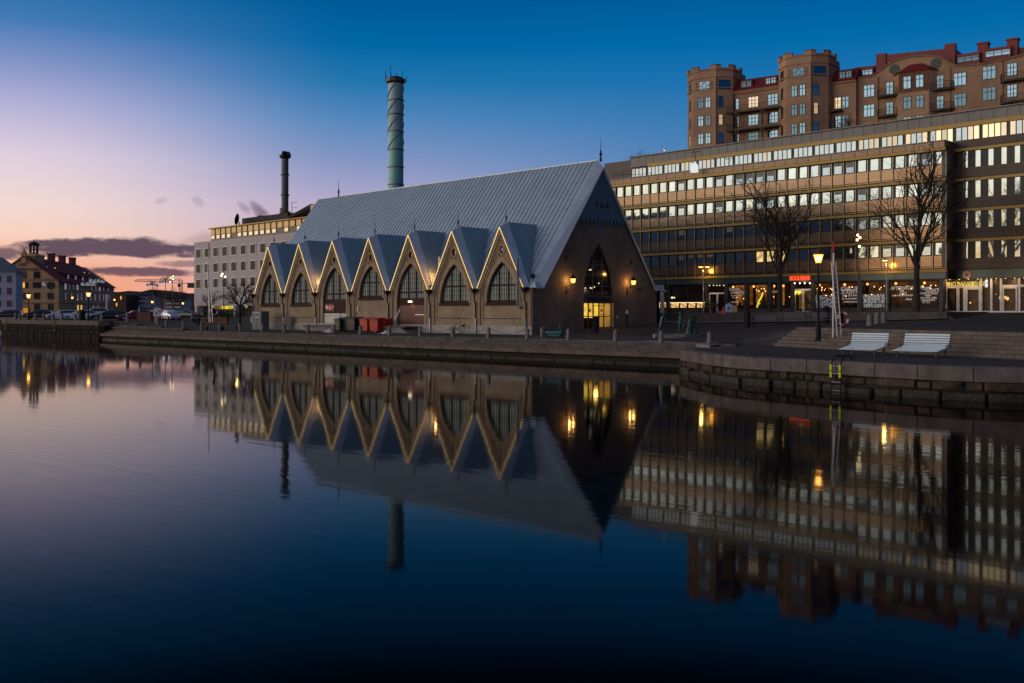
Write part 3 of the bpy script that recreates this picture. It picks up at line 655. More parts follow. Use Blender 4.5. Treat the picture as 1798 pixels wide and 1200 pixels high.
# valley floodlights and a flue between gables
for j in (2, 5):
    u = gut[j]
    MB().cbox((u, -.15, EZ+.32), (.22,.14,.18), 0, .5).build('floodlight', iron, CH)
    lamp('valley_light', (u+.0, .55, EZ+1.6), 75, (1,.36,.08), .12, CH)
for j in (2,):
    u = gut[j]; MB().tube([(u+.05,1.0,4.6),(u+.05,1.0,7.0)], .22, 10).build('roof_flue', steel, CH)
MB().ball((gut[0]+.12,.45,EZ+1.0), .2, 8).tube([(gut[0]+.12,.45,EZ),(gut[0]+.12,.45,EZ+1)], .05, 5).build('roof_fan', iron, CH)
# door bays
c2 = U0-HW-BAY*2
dr = thing('goods_door', None, None, (c2, .2, .35)); dr.parent = CH
dk = mat('door_maroon', (.10,.018,.012), .5, 0, .15, 1.5, .2, 2, stretch=(.2,.2,1))
f = MB(); [f.box(-2.0, 2.0, -.02-(q % 2)*.02, .05, .2*q, .2*q+.195) for q in range(11)]; f.build('planks', dk, dr)
MB().box(-2.05,2.05,-.06,.07,2.2,2.85).build('lintel', maroon, dr)
MB().box(.55,2.0,-.1,-.03,1.25,1.33).build('push_bar', mat('bar_pale', (.6,.58,.5), .4, .5), dr)
MB().cbox((-.05,-.22,2.52), (.34,.2,.14)).build('door_lamp', emit('door_lamp', (1,.85,.55), 4), dr)
lamp('door_light', (.15,-.22,2.4), 14, (1,.62,.12), .05, dr, RAD(110), (RAD(25), 0, 0))
c4 = U0-HW-BAY*4
dr = thing('dock_door', None, None, (c4, .2, .35)); dr.parent = CH
MB().box(-2.05,2.05,-.06,.07,1.4,2.85).build('upper_panel', maroon, dr)
MB().box(-2.0,.85,-.1,.05,0,1.4).build('shutter', mat('shutter_grey', (.42,.42,.41), .5, .2), dr)
f = MB(); [f.box(-2.0,.85,-.12,-.1,z,z+.05) for z in (.7,.9,1.35)]; f.build('rail', wht, dr)
MB().box(.95,2.0,-.09,.05,0,1.4).build('side_panel', mat('shutter_pale', (.5,.49,.47), .6), dr)
pc = thing('fish_picture', None, None, (-1.0,-.1,2.0)); pc.parent = dr; pc.name = 'picture_panel'
MB().box(-.9,.85,0,.03,-.42,.42).build('board', mat('board_black', (.03,.012,.012), .6), pc)
MB().prism([(-.8,.1),(-.55,.3),(-.2,.22),(.2,.3),(.55,.25),(.8,.05),(.6,-.15),(.3,-.3),(0,-.2),(-.35,-.3),(-.65,-.15)], -.015, -.001, 'xz').build('red_shape', mat('pic_red', (.65,.06,.03), .5, 0, .5, 9), pc)
MB().prism([(-.75,.12),(-.5,.28),(-.25,.1),(-.45,-.2),(-.7,-.1)], -.03, -.016, 'xz').prism([(-.1,-.05),(.1,.1),(.2,-.1),(.05,-.25)], -.03, -.016, 'xz').prism([(.55,.2),(.78,.1),(.7,-.02)], -.03, -.016, 'xz').build('white_shape', mat('pic_white', (.75,.65,.45), .5, 0, .3, 9), pc)
MB().box(c4+4.2-BAY+.0,c4+4.5-BAY,-.08,-.01,2.0,2.45).build('meter_box', wht, CH) if False else MB().box(U0-HW-BAY*3-2.2,U0-HW-BAY*3-1.9,-.1,-.036,2.0,2.4).build('meter_box', mat('meter_grey', (.5,.5,.5), .6), CH)
# loading docks (masonry blocks in front of the two doors)
t = thing('loading_dock', 'low concrete loading dock below the grey shutter door of the third gable from the left', 'loading dock', (c4,-1,GB), group='loading docks along the hall')
MB().box(-2.9,2.6,-.8,.7,-.3,.42).build('block', mat('dock_concrete', (.22,.19,.18), .85, 0, .3, 1.5), t, bevel=.02); MB().box(-3,2.7,-.95,.72,.425,.56).build('deck', granited, t)
t = thing('loading_dock', 'sloping concrete loading dock below the maroon plank door with the lamp', 'loading dock', (c2,-1,GB), group='loading docks along the hall')
MB().prism([(-3.2,-.3),(2.6,-.3),(.8,.45),(-3.2,.45)], -.9, .7, 'xz').build('block', MT['dock_concrete'], t, bevel=.02); MB().box(-3.3,1.6,-1.0,.72,.455,.58).build('deck', granited, t)
# ================================================================== THE OFFICE BLOCK
OZ = 3.4; OV = 47.0
OF = thing('office_building', 'long bronze and glass office block with lit shops along its ground floor', 'office building', (0, OV, OZ))
bronze = mat('bronze_panel', (.22,.145,.09), .24, .75, .10, .8, .35, .9, stretch=(1,1,1.6))
gold = mat('gold_band', (.30,.19,.045), .45, .35, .1, 1)
fin = mat('bronze_fin', (.3,.25,.2), .35, .7, .1, 1)
dbr = mat('dark_bronze', (.05,.038,.034), .4, .3, .15, 1)
dpan = mat('brown_panel', (.055,.038,.034), .35, .3, .15, .7)
sunglass = glass('sun_glass', (.28,.325,.33), .95, .05, .012, 1)
teal = mat('fascia_teal', (.05,.075,.08), .3, .3, .2, .5, .1, .6)
u_l = onv(1030, OV)[0]; u_r = 14.8; BW = 1.447; nb = int((u_r-u_l)/BW); u_l = u_r-nb*BW
S0 = 7.98-OZ; SH = 3.2; nF = 4
core = MB(); core.box(u_l, u_r, .35, 2.4, S0, S0+nF*SH+.55); core.box(u_l, 60, 2.75, 14, 0, S0+nF*SH+3.6); core.build('wall', dbr, OF)
MB().box(u_r-.02, u_r+.02, -.1, 2.7, S0-.1, S0+nF*SH+.6).box(u_r-.5,u_r-.02,-.06,.34,S0,S0+nF*SH+.3).build('end_wall', dpan, OF)
gb = MB(); fi = MB()
for fl in range(nF):
    z = S0+fl*SH; pan = MB()
    for k in range(nb):
        a = u_l+k*BW
        pan.box(a+.10, a+BW-.13, .02, .1, z+.28, z+1.42)
        pan.box(a+.12, a+BW-.15, .0, .06, z+.10, z+.20)
    pan.build('spandrel_band', bronze, OF)
    gb.box(u_l, u_r, -.12, .3, z-.30, z-.02)
    for k in range(nb+1):
        a = u_l+k*BW; fi.box(a-.055, a+.035, -.10, .05, z+.02, z+2.75)
gb.box(u_l, u_r, -.35, .3, S0+nF*SH-.36, S0+nF*SH-.04); gb.build('gold_band', gold, OF); fi.build('fin', fin, OF)
pp = MB()
for k in range(nb):
    a = u_l+k*BW
    for q in range(3): pp.box(a+.1, a+BW-.1, -.3, -.2, S0+nF*SH+.0+q*.2, S0+nF*SH+.17+q*.2)
    pp.box(a-.06, a+.06, -.34, -.18, S0+nF*SH, S0+nF*SH+.6)
pp.build('parapet', mat('parapet_bronze', (.2,.14,.095), .35, .6, .12, .6), OF)
MB().box(u_l, u_r, -.42, 2.6, S0+nF*SH+.61, S0+nF*SH+.72).build('parapet_cap', mat('cap_grey', (.2,.21,.22), .5, .3), OF)
# windows: one mesh per window, the hundred that show largest on their own
wf = MB().box(0,1.02,-.02,.06,0,.06).box(0,1.02,-.02,.06,1.29,1.35).box(0,.055,-.02,.06,.06,1.29).box(.965,1.02,-.02,.06,.06,1.29)
w0 = wf.build('window', mat('frame_dark', (.03,.027,.025), .5), OF); p0 = MB().box(.05,.97,.0,.03,.05,1.3).build('pane', sunglass, w0)
vars_ = []
for i_, cc_ in enumerate(((.26,.30,.31),(.21,.25,.27),(.33,.37,.36),(.16,.20,.24))):
    mb_ = MB().box(.05,.97,.0,.03,.05,1.3)
    mb_.mark(mat('blind_shade%d' % i_, (.16,.17,.16), .5, .3)); hh_ = (.0,.35,.0,.6)[i_]
    if hh_: mb_.box(.1,.92,-.012,-.001,1.28-hh_,1.28)
    ob_ = mb_.build('pane', glass('sun_glass_v%d' % i_, cc_, .95, .05, .016, 1)); vars_.append(ob_.data); bpy.data.objects.remove(ob_)
litv = []
for i_, (cc_, es_) in enumerate((((.80,.86,.66),.62),((.92,.84,.48),.60),((.8,.75,.5),.32))):
    ob_ = MB().box(.05,.97,.0,.03,.05,1.3).build('pane', glass('lit_pane%d' % i_, (.12,.13,.12), .7, .1, .01, 1, cc_, es_)); litv.append(ob_.data); bpy.data.objects.remove(ob_)
rest = MB(); restp = MB(); restd = MB(); cells = [(k, fl) for fl in range(nF) for k in range(nb)]
cells.sort(key=lambda c: -c[0]); first = True; wd = None
for idx, (k, fl) in enumerate(cells):
    x = u_l+k*BW+.2; z = S0+fl*SH+1.46
    if idx < 100:
        px_c = 899+1798*((x-CX)*R0+(OV-CY)*R1)/((x-CX)*F0+(OV-CY)*F1)
        dark_ = False
        if first: w = w0; first = False
        elif dark_:
            if wd is None: wd = w0.copy(); COL.objects.link(wd); pd_ = MB().box(.05,.97,.0,.03,.05,1.3).build('pane', glass('sun_glass_dark', (.035,.045,.055), .9, .06, .01, 1), wd); w = wd
            else: w = dup(wd)
        else: w = dup(w0)
        if not dark_ and w is not w0 and random.random() < .75:
            for pc_ in kids(w): pc_.data = random.choice(vars_)
        w.location = (x, .06, z); w.rotation_euler = (RAD(random.uniform(-1.7,-.8)), 0, RAD(random.uniform(-.5,.5)))
    else:
        for a in ((0,1.02,0,.06),(0,1.02,1.29,1.35),(0,.055,.06,1.29),(.965,1.02,.06,1.29)): rest.box(x+a[0], x+a[1], .04, .12, z+a[2], z+a[3])
        (restd if fl < 2 else restp).box(x+.05, x+.97, .06, .09, z+.05, z+1.3)
o = rest.build('windows', MT['frame_dark'], OF); o['kind'] = 'stuff'
if restp.v:
    for mm_, gg_ in ((restp, sunglass), (restd, sunglass)): q = mm_.build('panes', gg_, o); q['kind'] = 'stuff'
litm = emit('office_light', (1, .66, .25), .75, .5, 1.5)
for k in (17,18,19):      # three offices with their lights on behind the glass
    kk = int((onv(1332+ (k-17)*20, OV)[0]-u_l)/BW)
    MB().box(u_l+kk*BW+.26, u_l+kk*BW+1.16, .045, .052, S0+1.52, S0+2.74).build('lit_blind', litm, OF)
# penthouse storey
PV = 2.45; ph_l = onv(1107.5, OV+PV)[0]; pz = S0+nF*SH+.75; R_E = 58
m = MB().box(ph_l, R_E, PV-.02, PV+8, pz+1.75, pz+3.1); m.mark(dbr); x = ph_l
while x < R_E: m.box(x-.02, x+.02, PV-.045, PV, pz+2.05, pz+3.05); x += 1.3
m.build('roof_band', mat('zinc_band', (.13,.125,.125), .45, .4, .15, .6), OF)
MB().box(ph_l-.1, R_E, PV-.3, PV+8.1, pz+3.1, pz+3.2).build('roof_edge', mat('cap_grey', (.2,.21,.22), .5, .3), OF)
MB().box(ph_l+3, R_E, PV-.12, PV-.03, pz+1.55, pz+1.98).build('gold_band', gold, OF)
MB().box(ph_l, R_E, PV+.04, PV+.3, pz-.8, pz+1.6).build('penthouse_wall', dbr, OF)
MB().box(ph_l, u_r, PV-.06, PV-.02, pz-.05, pz+.1).build('sill_band', mat('cap_grey', (.2,.21,.22), .5, .3), OF)
cool = glass('pent_glass', (.22,.26,.29), .9, .05, .01, 1)
warmg = [glass('pent_warm%d' % i, (.2,.2,.18), .5, .08, .01, 1, (1,.68,.3), e) for i, e in enumerate((.25,.5,.9))]
x = ph_l+.2; gi = 0
while x < R_E-4:
    g = thing('ribbon_window', None, None, (x, PV, pz+.12)); g.parent = OF
    f = MB()
    for s in range(5): f.box(s*.62-.06, s*.62+.04, -.03, .04, 0, 1.38)
    f.box(-.06, 2.52, -.03, .04, -.06, 0); f.box(-.06, 2.52, -.06, .04, 1.38, 1.45); f.build('frame', MT['frame_dark'], g)
    for s in range(4):
        mm = cool; r = random.random()
        px_ = 300+x*14
        if x > 2 and r < .55 or (x < 2 and r < .12): mm = warmg[random.choice((0,0,1,1,2)) if x > 8 else 0]
        MB().box(s*.62+.04, s*.62+.56, .0, .02, 0, 1.38).build('pane', mm, g)
    x += 2.75; gi += 1
# right wing
RW = MB()
for fl in range(nF):
    z = S0+fl*SH
    RW.box(u_r+.02, 60, PV-.02, PV+.2, z+.0, z+1.15)
    RW.box(u_r+.02, 60, PV-.02, PV+.2, z+2.95, z+3.2)
RW.box(u_r+.02, 60, PV-.02, PV+.2, S0+nF*SH-.0, S0+nF*SH+.9)
RW.build('brown_cladding', brick('clad', (.055,.04,.036), (.05,.034,.03), (.02,.014,.012), 1.3, .65, .35, .02, .12, .5, .3, 0, .1), OF)
m = MB()
for fl in range(1, nF+1): m.box(u_r+.02, 60, PV-.25, PV-.03, S0+fl*SH-.3, S0+fl*SH-.02)
m.build('gold_band', gold, OF)
m = MB().box(0,.09,-.03,.08,0,1.8).box(.62,1.31,-.03,.08,0,1.8); w1 = m.build('tall_window', mat('frame_dark', (.03,.027,.025), .5), OF)
MB().box(.09,.62,.02,.04,0,1.8).build('pane', sunglass, w1)
ws = []; f1 = True
for fl in range(nF):
    for k in range(17):
        w = w1 if f1 else dup(w1); f1 = False
        w.location = (u_r+.6+k*1.31, PV, S0+fl*SH+1.15); w.rotation_euler = (RAD(random.uniform(-.5,.5)), 0, RAD(random.uniform(-.7,.7)))
# ground floor: fascia, columns, shopfronts
m = MB(); x = u_l
bays_x = [1030, 1098, 1168, 1238, 1273, 1308, 1347, 1389, 1427, 1470, 1510, 1557, 1608, 1661]
ub = [onv(x, OV)[0] for x in bays_x]
for a, b in zip(ub, ub[1:]): MB().box(a+.04, b-.04, .0, .12, S0-1.0, S0-.32).build('fascia', teal, OF)
m.box(u_l, u_r, .13, .4, S0-1.05, S0-.28); m.build('fascia_back', dbr, OF)
MB().box(u_r+.1, 60, PV-.3, PV-.1, S0-1.0, S0-.1).build('fascia', mat('fascia_dark', (.02,.045,.05), .25, .3, .3, .6, .2, .6), OF)
for x in (1172, 1240, 1274, 1309, 1350.5, 1391, 1426, 1470, 1509.5, 1557, 1608, 1652):
    u = onv(x, OV)[0]; MB().box(u-.22, u+.22, .05, .6, -.1, S0-1.0).build('column', mat('column_dark', (.035,.033,.035), .5, 0, .2), OF)
MB().box(u_l, u_r, .3, .6, -.1, .45).build('shop_plinth', mat('terrace_concrete', (.12,.10,.09)), OF)
SD = 1.6
MB().box(u_l, u_r, SD+.8, SD+.9, 0, S0-1).box(u_l, u_r, .4, SD+.9, S0-1.06, S0-1.0).build('shop_lining', mat('shop_dark', (.03,.02,.016), .8, 0, .3), OF)
shopg = glass('shop_glass', (.9,.9,.9), 0, .03, .0, .4); 
def clear_glass():
    m = bpy.data.materials.new('clear_glass'); m.use_nodes = True; t = m.node_tree; t.nodes.clear()
    g = t.nodes.new('ShaderNodeBsdfGlossy'); g.inputs['Roughness'].default_value = .03; tr = t.nodes.new('ShaderNodeBsdfTransparent'); mx = t.nodes.new('ShaderNodeMixShader'); o = t.nodes.new('ShaderNodeOutputMaterial')
    fr = t.nodes.new('ShaderNodeFresnel'); fr.inputs[0].default_value = 1.18; tr.inputs[0].default_value = (.9,.9,.9,1)
    t.links.new(fr.outputs[0], mx.inputs[0]); t.links.new(tr.outputs[0], mx.inputs[1]); t.links.new(g.outputs[0], mx.inputs[2]); t.links.new(mx.outputs[0], o.inputs[0]); return m
cg = clear_glass()
orange_in = emit('orange_room', (1, .36, .06), .22, .7, 1.1); orange_dim = emit('orange_dim', (.9, .25, .05), .05, .8, 1.2)
bulbs = emit('string_bulb', (1, .55, .2), 5); whitedot = mat('frost_dot', (.65,.65,.65), .6); whitedot.node_tree.nodes['Principled BSDF'].inputs['Emission Color'].default_value = (.8,.85,.9,1); whitedot.node_tree.nodes['Principled BSDF'].inputs['Emission Strength'].default_value = .12
decal = mat('white_lettering', (.8,.78,.76), .6); decal.node_tree.nodes['Principled BSDF'].inputs['Emission Color'].default_value = (.9,.75,.7,1); decal.node_tree.nodes['Principled BSDF'].inputs['Emission Strength'].default_value = .16
def zz(y, v=OV): # height above OZ at photo row y near this facade for column set below
    return 0
def sx(x, dv=0): return onv(x, OV+dv)[0]
def sz(x, y, dv=0): return zy(y, onv(x, OV+dv)[1])-OZ
def shop(x0, x1, room, name='shop_window', lines=(), bulbs_n=0, dots=0, yb=541, frame=None):
    a, b = sx(x0), sx(x1); h = S0-1.06; zb = .46
    g = thing(name, None, None, (a, .35, 0)); g.parent = OF; w = b-a
    MB().box(0,.06,-.04,.06,zb,h).box(w-.06,w,-.04,.06,zb,h).box(.06,w-.06,-.04,.06,zb,zb+.07).box(.06,w-.06,-.04,.06,h-.1,h).build('frame', frame or MT['frame_dark'], g)
    MB().box(.06,w-.06,.0,.012,zb+.07,h-.1).build('pane', cg, g)
    if room: MB().box(.0,w,SD-.1,SD-.05,.9,h-.15).build('lit_room', room, g)
    for (t_, xx, yy, size, sxx, sh) in lines:
        text(t_, size, decal, 'window_lettering', g, (sx(xx)-a, -.03, sz(xx, yy)), 'v', .004, sxx, .006, sh)
    rr = random.Random(x0)
    if bulbs_n:
        m = MB()
        for q in range(bulbs_n): m.ball((w*(q+.5)/bulbs_n+rr.uniform(-.15,.15), rr.uniform(.3,1.2), h-.75-.18*math.sin(q*1.9)-rr.choice((0,0,.9))), rr.uniform(.045,.075), 6)
        m.build('string_lights', bulbs, g)
        MB().ball((w*.12, .5, h-.35), .15, 8).build('globe_lamp', emit('globe_glow', (1,.42,.1), 2.2), g)
    if dots:
        m = MB()
        for q in range(dots):
            zq = zb+.12+ (rr.random()**1.25)*1.45; xq = rr.uniform(.1, w-.1); s = rr.uniform(.018,.05)
            m.cbox((xq, -.02, zq), (s*2, .006, s*2), 0)
        m.build('frosted_dots', whitedot, g)
    # tables and backs of chairs inside
    m = MB()
    for q in range(int(w/.7)): m.box(.3+q*.7, .62+q*.7, .6, .64, .5, 1.25+.1*(q % 2))
    m.build('chair_back', mat('chair_dark', (.015,.012,.01), .8), g)
    return g
# leftmost: pale portal, dark café with lit shelf
a = sx(1147); b = sx(1168)
MB().box(a-6,b,-.5,-.2,sz(1160,508),sz(1160,502)+.05).box(b-.45,b,-.5,-.2,-.2,sz(1160,508)).build('portal_frame', mat('portal_grey', (.42,.42,.45), .6), OF)
shop(1110, 1145, None); shop(1173, 1204, None); shop(1205, 1238, None)
shelf = emit('shelf_light', (1, .55, .2), 1.1, .5, 5)
for x0, x1 in ((1146.5,1165),(1172,1190),(1190.5,1204),(1205,1219),(1220,1235)):
    a, b = sx(x0), sx(x1); g = thing('lit_shelf', None, None, (a, .28, .62)); g.parent = OF; w = b-a
    MB().box(0,w,.2,.22,0,.6).build('back_light', shelf, g)
    MB().box(0,w,0,.2,.6,.68).build('top', emit('shelf_edge', (1,.8,.5), 1.4), g)
    MB().box(0,.05,0,.15,0,.6).box(w-.05,w,0,.15,0,.6).tube([(0,.05,.55),(w,.05,.05)], .035, 4).build('brace', wood, g)
MB().box(sx(1176),sx(1202),.5,.52,sz(1190,521),sz(1190,503)).build('sign_board', mat('brown_board', (.09,.055,.035), .8), OF)
m = MB(); m.ball((sx(1178.5),.2,sz(1178,523)), .13, 8).ball((sx(1182),.25,sz(1182,523)), .09, 8); m.build('globe_lamp', emit('lamp_white_warm', (1,.8,.5), 1.6), OF)
MB().box(sx(1152),sx(1162),-.55,-.5,sz(1157,534),sz(1157,524.5)).build('notice_board', mat('notice_grey', (.35,.34,.33), .7), OF)
o = MB().tube([(sx(1154.5),-.56,sz(1154,532)),(sx(1160.5),-.56,sz(1160,526.5))], .035, 4); o.box(sx(1154.5),sx(1160.5),-.565,-.56,sz(1157,532),sz(1157,531)); o.build('notice_mark', iron, OF)
# door with a white frame
def door(x0, x1, v, ytop=514, double=False, room=None, par=OF, dv=0, fm=None):
    a, b = sx(x0, dv), sx(x1, dv); h = sz((x0+x1)/2, ytop, dv); g = thing('shop_door', None, None, (a, dv+v, 0)); g.parent = par; w = b-a; fm = fm or wht
    f = MB().box(0,.14,-.06,.06,0,h).box(w-.14,w,-.06,.06,0,h).box(.14,w-.14,-.06,.06,h-.2,h).box(.14,w-.14,-.06,.06,0,.14)
    if double: f.box(w/2-.11,w/2+.11,-.07,.07,.14,h-.2)
    f.build('frame', fm, g); MB().box(.14,w-.14,0,.012,.14,h-.2).build('pane', cg, g)
    if room: MB().box(0,w,1.0,1.05,0,h).build('lit_room', room, g)
    MB().tube([(w*.5+.16,-.12,1.0),(w*.5+.16,-.12,1.35)], .02, 5).build('handle', steel, g)
    return g
door(1243, 1272, .3, 514, True)
m = MB(); [m.ball((sx(x), .1, sz(x, 501.5)), .07, 6) for x in (1245,1252,1258,1263,1270)]; m.build('soffit_lamp', emit('lamp_white_warm', (1,.8,.5), 1.6), OF)
shop(1277, 1307, orange_in, lines=(('Entrée to', 1287, 508, .5, .8, 0), ('Grand Final', 1293, 513.5, .62, .75, .3), ('from kitchen to boulebar', 1291, 519.5, .2, .8, 0), ('open every day', 1290, 523, .2, .9, 0), ('WELCOME', 1288, 531, .24, 1, 0)), bulbs_n=2)
shop(1313, 1345, orange_in, bulbs_n=6); shop(1351, 1363, emit('orange_room2', (1,.36,.06), .4, .5, 1.1), lines=(('à la carte', 1357, 512, .4, .6, .3),), bulbs_n=2)
shop(1366, 1389, None, bulbs_n=1)
m = MB(); x_ = sx(1331); m.tube([(x_-.5,.6,.6),(x_-.3,.6,1.3),(x_+.1,.6,1.9),(x_+.3,.6,2.4)], .09, 6); m.tube([(x_-.55,.62,.9),(x_-.1,.6,1.1)], .07, 5); m.tube([(x_+.95,.6,.6),(x_+.95,.6,2.5)], .06, 5); m.build('neon_tube', emit('neon_yellow', (.95,.75,.08), 1.3), OF)
m = MB().lathe([(.25,.5),(.32,1.0),(.2,1.5),(.14,1.6),(.17,1.8),(.001,1.95)], (x_+.45,.55,0), 8); m.build('mannequin', mat('chair_dark', (.015,.012,.01)), OF)
door(1393, 1424.5, .3, 507.5, True, emit('door_room', (1,.45,.08), .12, .8, 1.5))
text('BOULEBAR', .70, emit('neon_red', (1, .07, .02), 1.6), 'sign_letters', OF, (sx(1406), -.22, sz(1406, 489.2)), 'v', .06, .76, .010, label='red lit letters on the fascia over the white door')
text('BB', .6, emit('neon_yellow', (.95,.75,.08), 1.3), 'neon_letters', OF, (sx(1400), .2, sz(1400, 515)), 'v', .02, 1.3, .04)
m = MB(); [m.ball((sx(x), .05, sz(x, 497.7)), .085, 6) for x in (1395,1404,1412.5,1421.5)]; m.build('soffit_lamp', emit('spot_white', (1,.9,.75), 4), OF)
shop(1427.5, 1469, orange_dim, bulbs_n=12, dots=430)
shop(1473, 1506, orange_dim, lines=(('SIGNA UPP', 1489, 507.8, .72, .72, 0), ('KOCKEN NU', 1489, 512.8, .72, .72, 0), ('boule, bar & bistro', 1490, 519, .3, .8, 0), ('läs mer på webben här', 1492, 524.5, .3, .8, 0), ('se hela menyn inne', 1492, 530, .3, .75, 0)), bulbs_n=6)
shop(1512, 1552, orange_dim, bulbs_n=8, dots=620)
shop(1562, 1603, orange_dim, lines=(('AFTERWORK', 1584, 506.5, .55, .9, 0), ('och', 1582, 510, .25, .9, 0), ('DJ:s', 1583, 514.5, .62, .8, .2), ('varje tors, fre och lör', 1582, 518.8, .32, .85, 0), ('Boule', 1593, 525.5, .35, .8, .4)), bulbs_n=6)
shop(1613, 1648, orange_dim, lines=(('Food', 1621, 505.8, .75, .7, .4), ('Court', 1634, 508.8, .75, .75, .4), ('HÄR SPELAS BOULE', 1627, 515.5, .32, .75, 0), ('dagligen', 1627, 519, .26, .8, 0), ('frukost, lunch, middag', 1627, 523, .28, .75, 0), ('morgon till kväll', 1627, 527, .28, .8, .2), ('kl 23', 1624, 530.8, .4, 1, 0)), bulbs_n=5)
m = MB()
for x in (1466,1492,1531.5,1551,1584): m.tube([(sx(x),-1.2,.0),(sx(x),-1.2,1.0)], .035, 5)
fence = thing('terrace_railing', 'thin dark railing standing on the terrace in front of the lit shop windows', 'railing', (sx(1530),OV-1.3,OZ))
x0 = sx(1240)-sx(1530); x1 = sx(1655)-sx(1530); f = MB(); x = x0; k = 0
while x < x1:
    f.tube([(x,0,0),(x,0,1.0)], .02 if k % 6 else .04, 4); x += .33; k += 1
f.tube([(x0,0,1.0),(x1,0,1.0)], .025, 4); f.tube([(x0,0,.12),(x1,0,.12)], .02, 4); f.build('railing', iron, fence)
# right wing ground floor: barber shop
RVd = PV-.1
MB().box(u_r+.1, 60, PV+2.2, PV+2.3, 0, S0-1).box(u_r+.1,60,PV-.3,PV+2.3,S0-1.05,S0-1.0).build('shop_lining', MT['shop_dark'], OF)
hT = sz(1690, 504, RVd); hS = sz(1690, 496, RVd); 
xs = [1662, 1683, 1691, 1697, 1722, 1724.5, 1740, 1757.5, 1762, 1788, 1800, 1830]
f = MB()
for x in (1661.5, 1723, 1741, 1758, 1790, 1835):
    u = sx(x, RVd); f.box(u-.11, u+.11, RVd-.08, RVd+.08, 0, hS+.9)
for x in (1682.5, 1694.5): u = sx(x, RVd); f.box(u-.16, u+.16, RVd-.08, RVd+.08, 0, hT)
u0, u1 = sx(1661.5, RVd), sx(1835, RVd); f.box(u0, sx(1723, RVd), RVd-.07, RVd+.07, hT-.12, hT+.12); f.box(sx(1758,RVd), u1, RVd-.07, RVd+.07, hT-.12, hT+.12); f.box(u0, u1, RVd-.07, RVd+.07, .0, .16)
f.build('shopfront_frame', mat('shopfront_white', (.72,.68,.64), .5), OF)
f = MB(); f.box(u0, u1, RVd+.0, RVd+.012, .16, hS+.7); f.build('pane', cg, OF)
text('VIKING BARBERSHOP', .62, emit('gold_letters', (1,.72,.15), .85, .45, 1.3), 'sign_letters', OF, (sx(1692,RVd), RVd-.12, sz(1692,499.3,RVd)), 'v', .02, .82, .008, label='yellow lit letters over the left door of the barber shop')
text('MARTINA  HAIR', .5, emit('gold_letters_dim', (.9,.6,.12), .35, .5, 1.3), 'sign_letters', OF, (sx(1785,RVd), RVd-.12, sz(1785,494.8,RVd)), 'v', .02, .8, .012) if False else None
star = MB(); cx_, cz_ = sx(1673,RVd), sz(1673,513.3,RVd)
sp = []
for q in range(14):
    r_ = .42 if q % 2 == 0 else .17; sp.append((cx_+r_*math.sin(PI*q/7), cz_+r_*math.cos(PI*q/7)))
star.prism(sp, RVd+.3, RVd+.4, 'xz'); star.build('paper_star', emit('star_light', (1,.55,.08), 1.6), OF)
door(1697, 1721.5, -.05, 505.5, False, None, OF, RVd, mat('shopfront_white', (.72,.68,.64)))
door(1761, 1786.5, -.05, 503.5, False, emit('brown_room', (.7,.35,.06), .09, .5, 1), OF, RVd, mat('shopfront_white', (.72,.68,.64)))
MB().box(sx(1790.5,RVd),sx(1796,RVd),RVd+.5,RVd+.55,.2,hT-.2).box(sx(1765,RVd),sx(1830,RVd),RVd+1.6,RVd+1.65,hT+.2,hS+.6).build('orange_wall', emit('orange_strip', (1,.5,.06), .5, .25, 1), OF)
f = MB(); [f.box(sx(a,RVd),sx(b,RVd),RVd+.6,RVd+.65,sz(1670,535.6,RVd),sz(1670,533.6,RVd)) for a, b in ((1663,1670),(1673,1680))]; f.build('mirror_lamp', emit('mirror_light', (1,.75,.35), 1.5), OF)
f = MB(); [f.ball((sx(x,RVd),RVd+.5,sz(x,y,RVd)), r, 6) for x, y, r in ((1665,538.5,.12),(1677,539,.1),(1678,546,.12),(1677.5,530,.14),(1701,532,.15),(1715,538,.1),(1687,547,.1),(1732,530,.1),(1731,533,.1),(1735,547,.1),(1754.5,523,.22),(1762,522.5,.2),(1766.5,524.5,.22),(1746,517,.12),(1751,514,.08),(1747,522,.1),(1750,526,.1))]; f.build('globe_lamp', emit('globe_amber', (1,.55,.15), 1.8), OF)
p = thing('barber_pole', None, None, (sx(1734,RVd), RVd-.3, sz(1734,504.5,RVd))); p.parent = OF
MB().lathe([(.14,0),(.14,.75)], (0,0,0), 10).build('pole', emit('pole_light', (.85,.9,1), 1.0), p)
f = MB(); [f.tube([(.15*math.cos(a),.15*math.sin(a),.05+a/14) for a in [q*.4+o_ for q in range(16)]], .03, 4) for o_ in (0,2.2)]; f.build('spiral', mat('spiral_red', (.5,.03,.03), .5), p)
f = MB(); f.lathe([(.17,-.06),(.17,0)], n=10).lathe([(.17,.75),(.12,.85)], n=10); f.build('cap', steel, p)
o = MB().lathe([(.42,0),(.42,.05)], (0,0,0), 20).build('round_sign', mat('sign_pink', (.42,.22,.17), .6), OF); o.location = (sx(1699.5,RVd), PV-.32, sz(1699.5,483,RVd)); o.rotation_euler = (PI/2,0,0)
f = MB().box(-.13,.13,-.06,-.052,.08,.13).box(-.16,.16,-.06,-.052,-.06,.02).box(-.05,.05,-.06,-.052,-.14,-.06); o = f.build('sign_mark', iron, OF); o.location = (sx(1699.5,RVd), PV-.32, sz(1699.5,483,RVd))
f = MB()
for q in range(13): f.ball((sx(1668+q*16.3,RVd), PV-.15, S0-1.06), .06, 6)
f.build('soffit_lamp', emit('soffit_amber', (1,.6,.15), 2.5), OF)
for x in (1672, 1706, 1740, 1775): lamp('soffit_light', (sx(x,RVd), RVd-.9, S0-1.4), 16, (1,.6,.25), .2, OF)
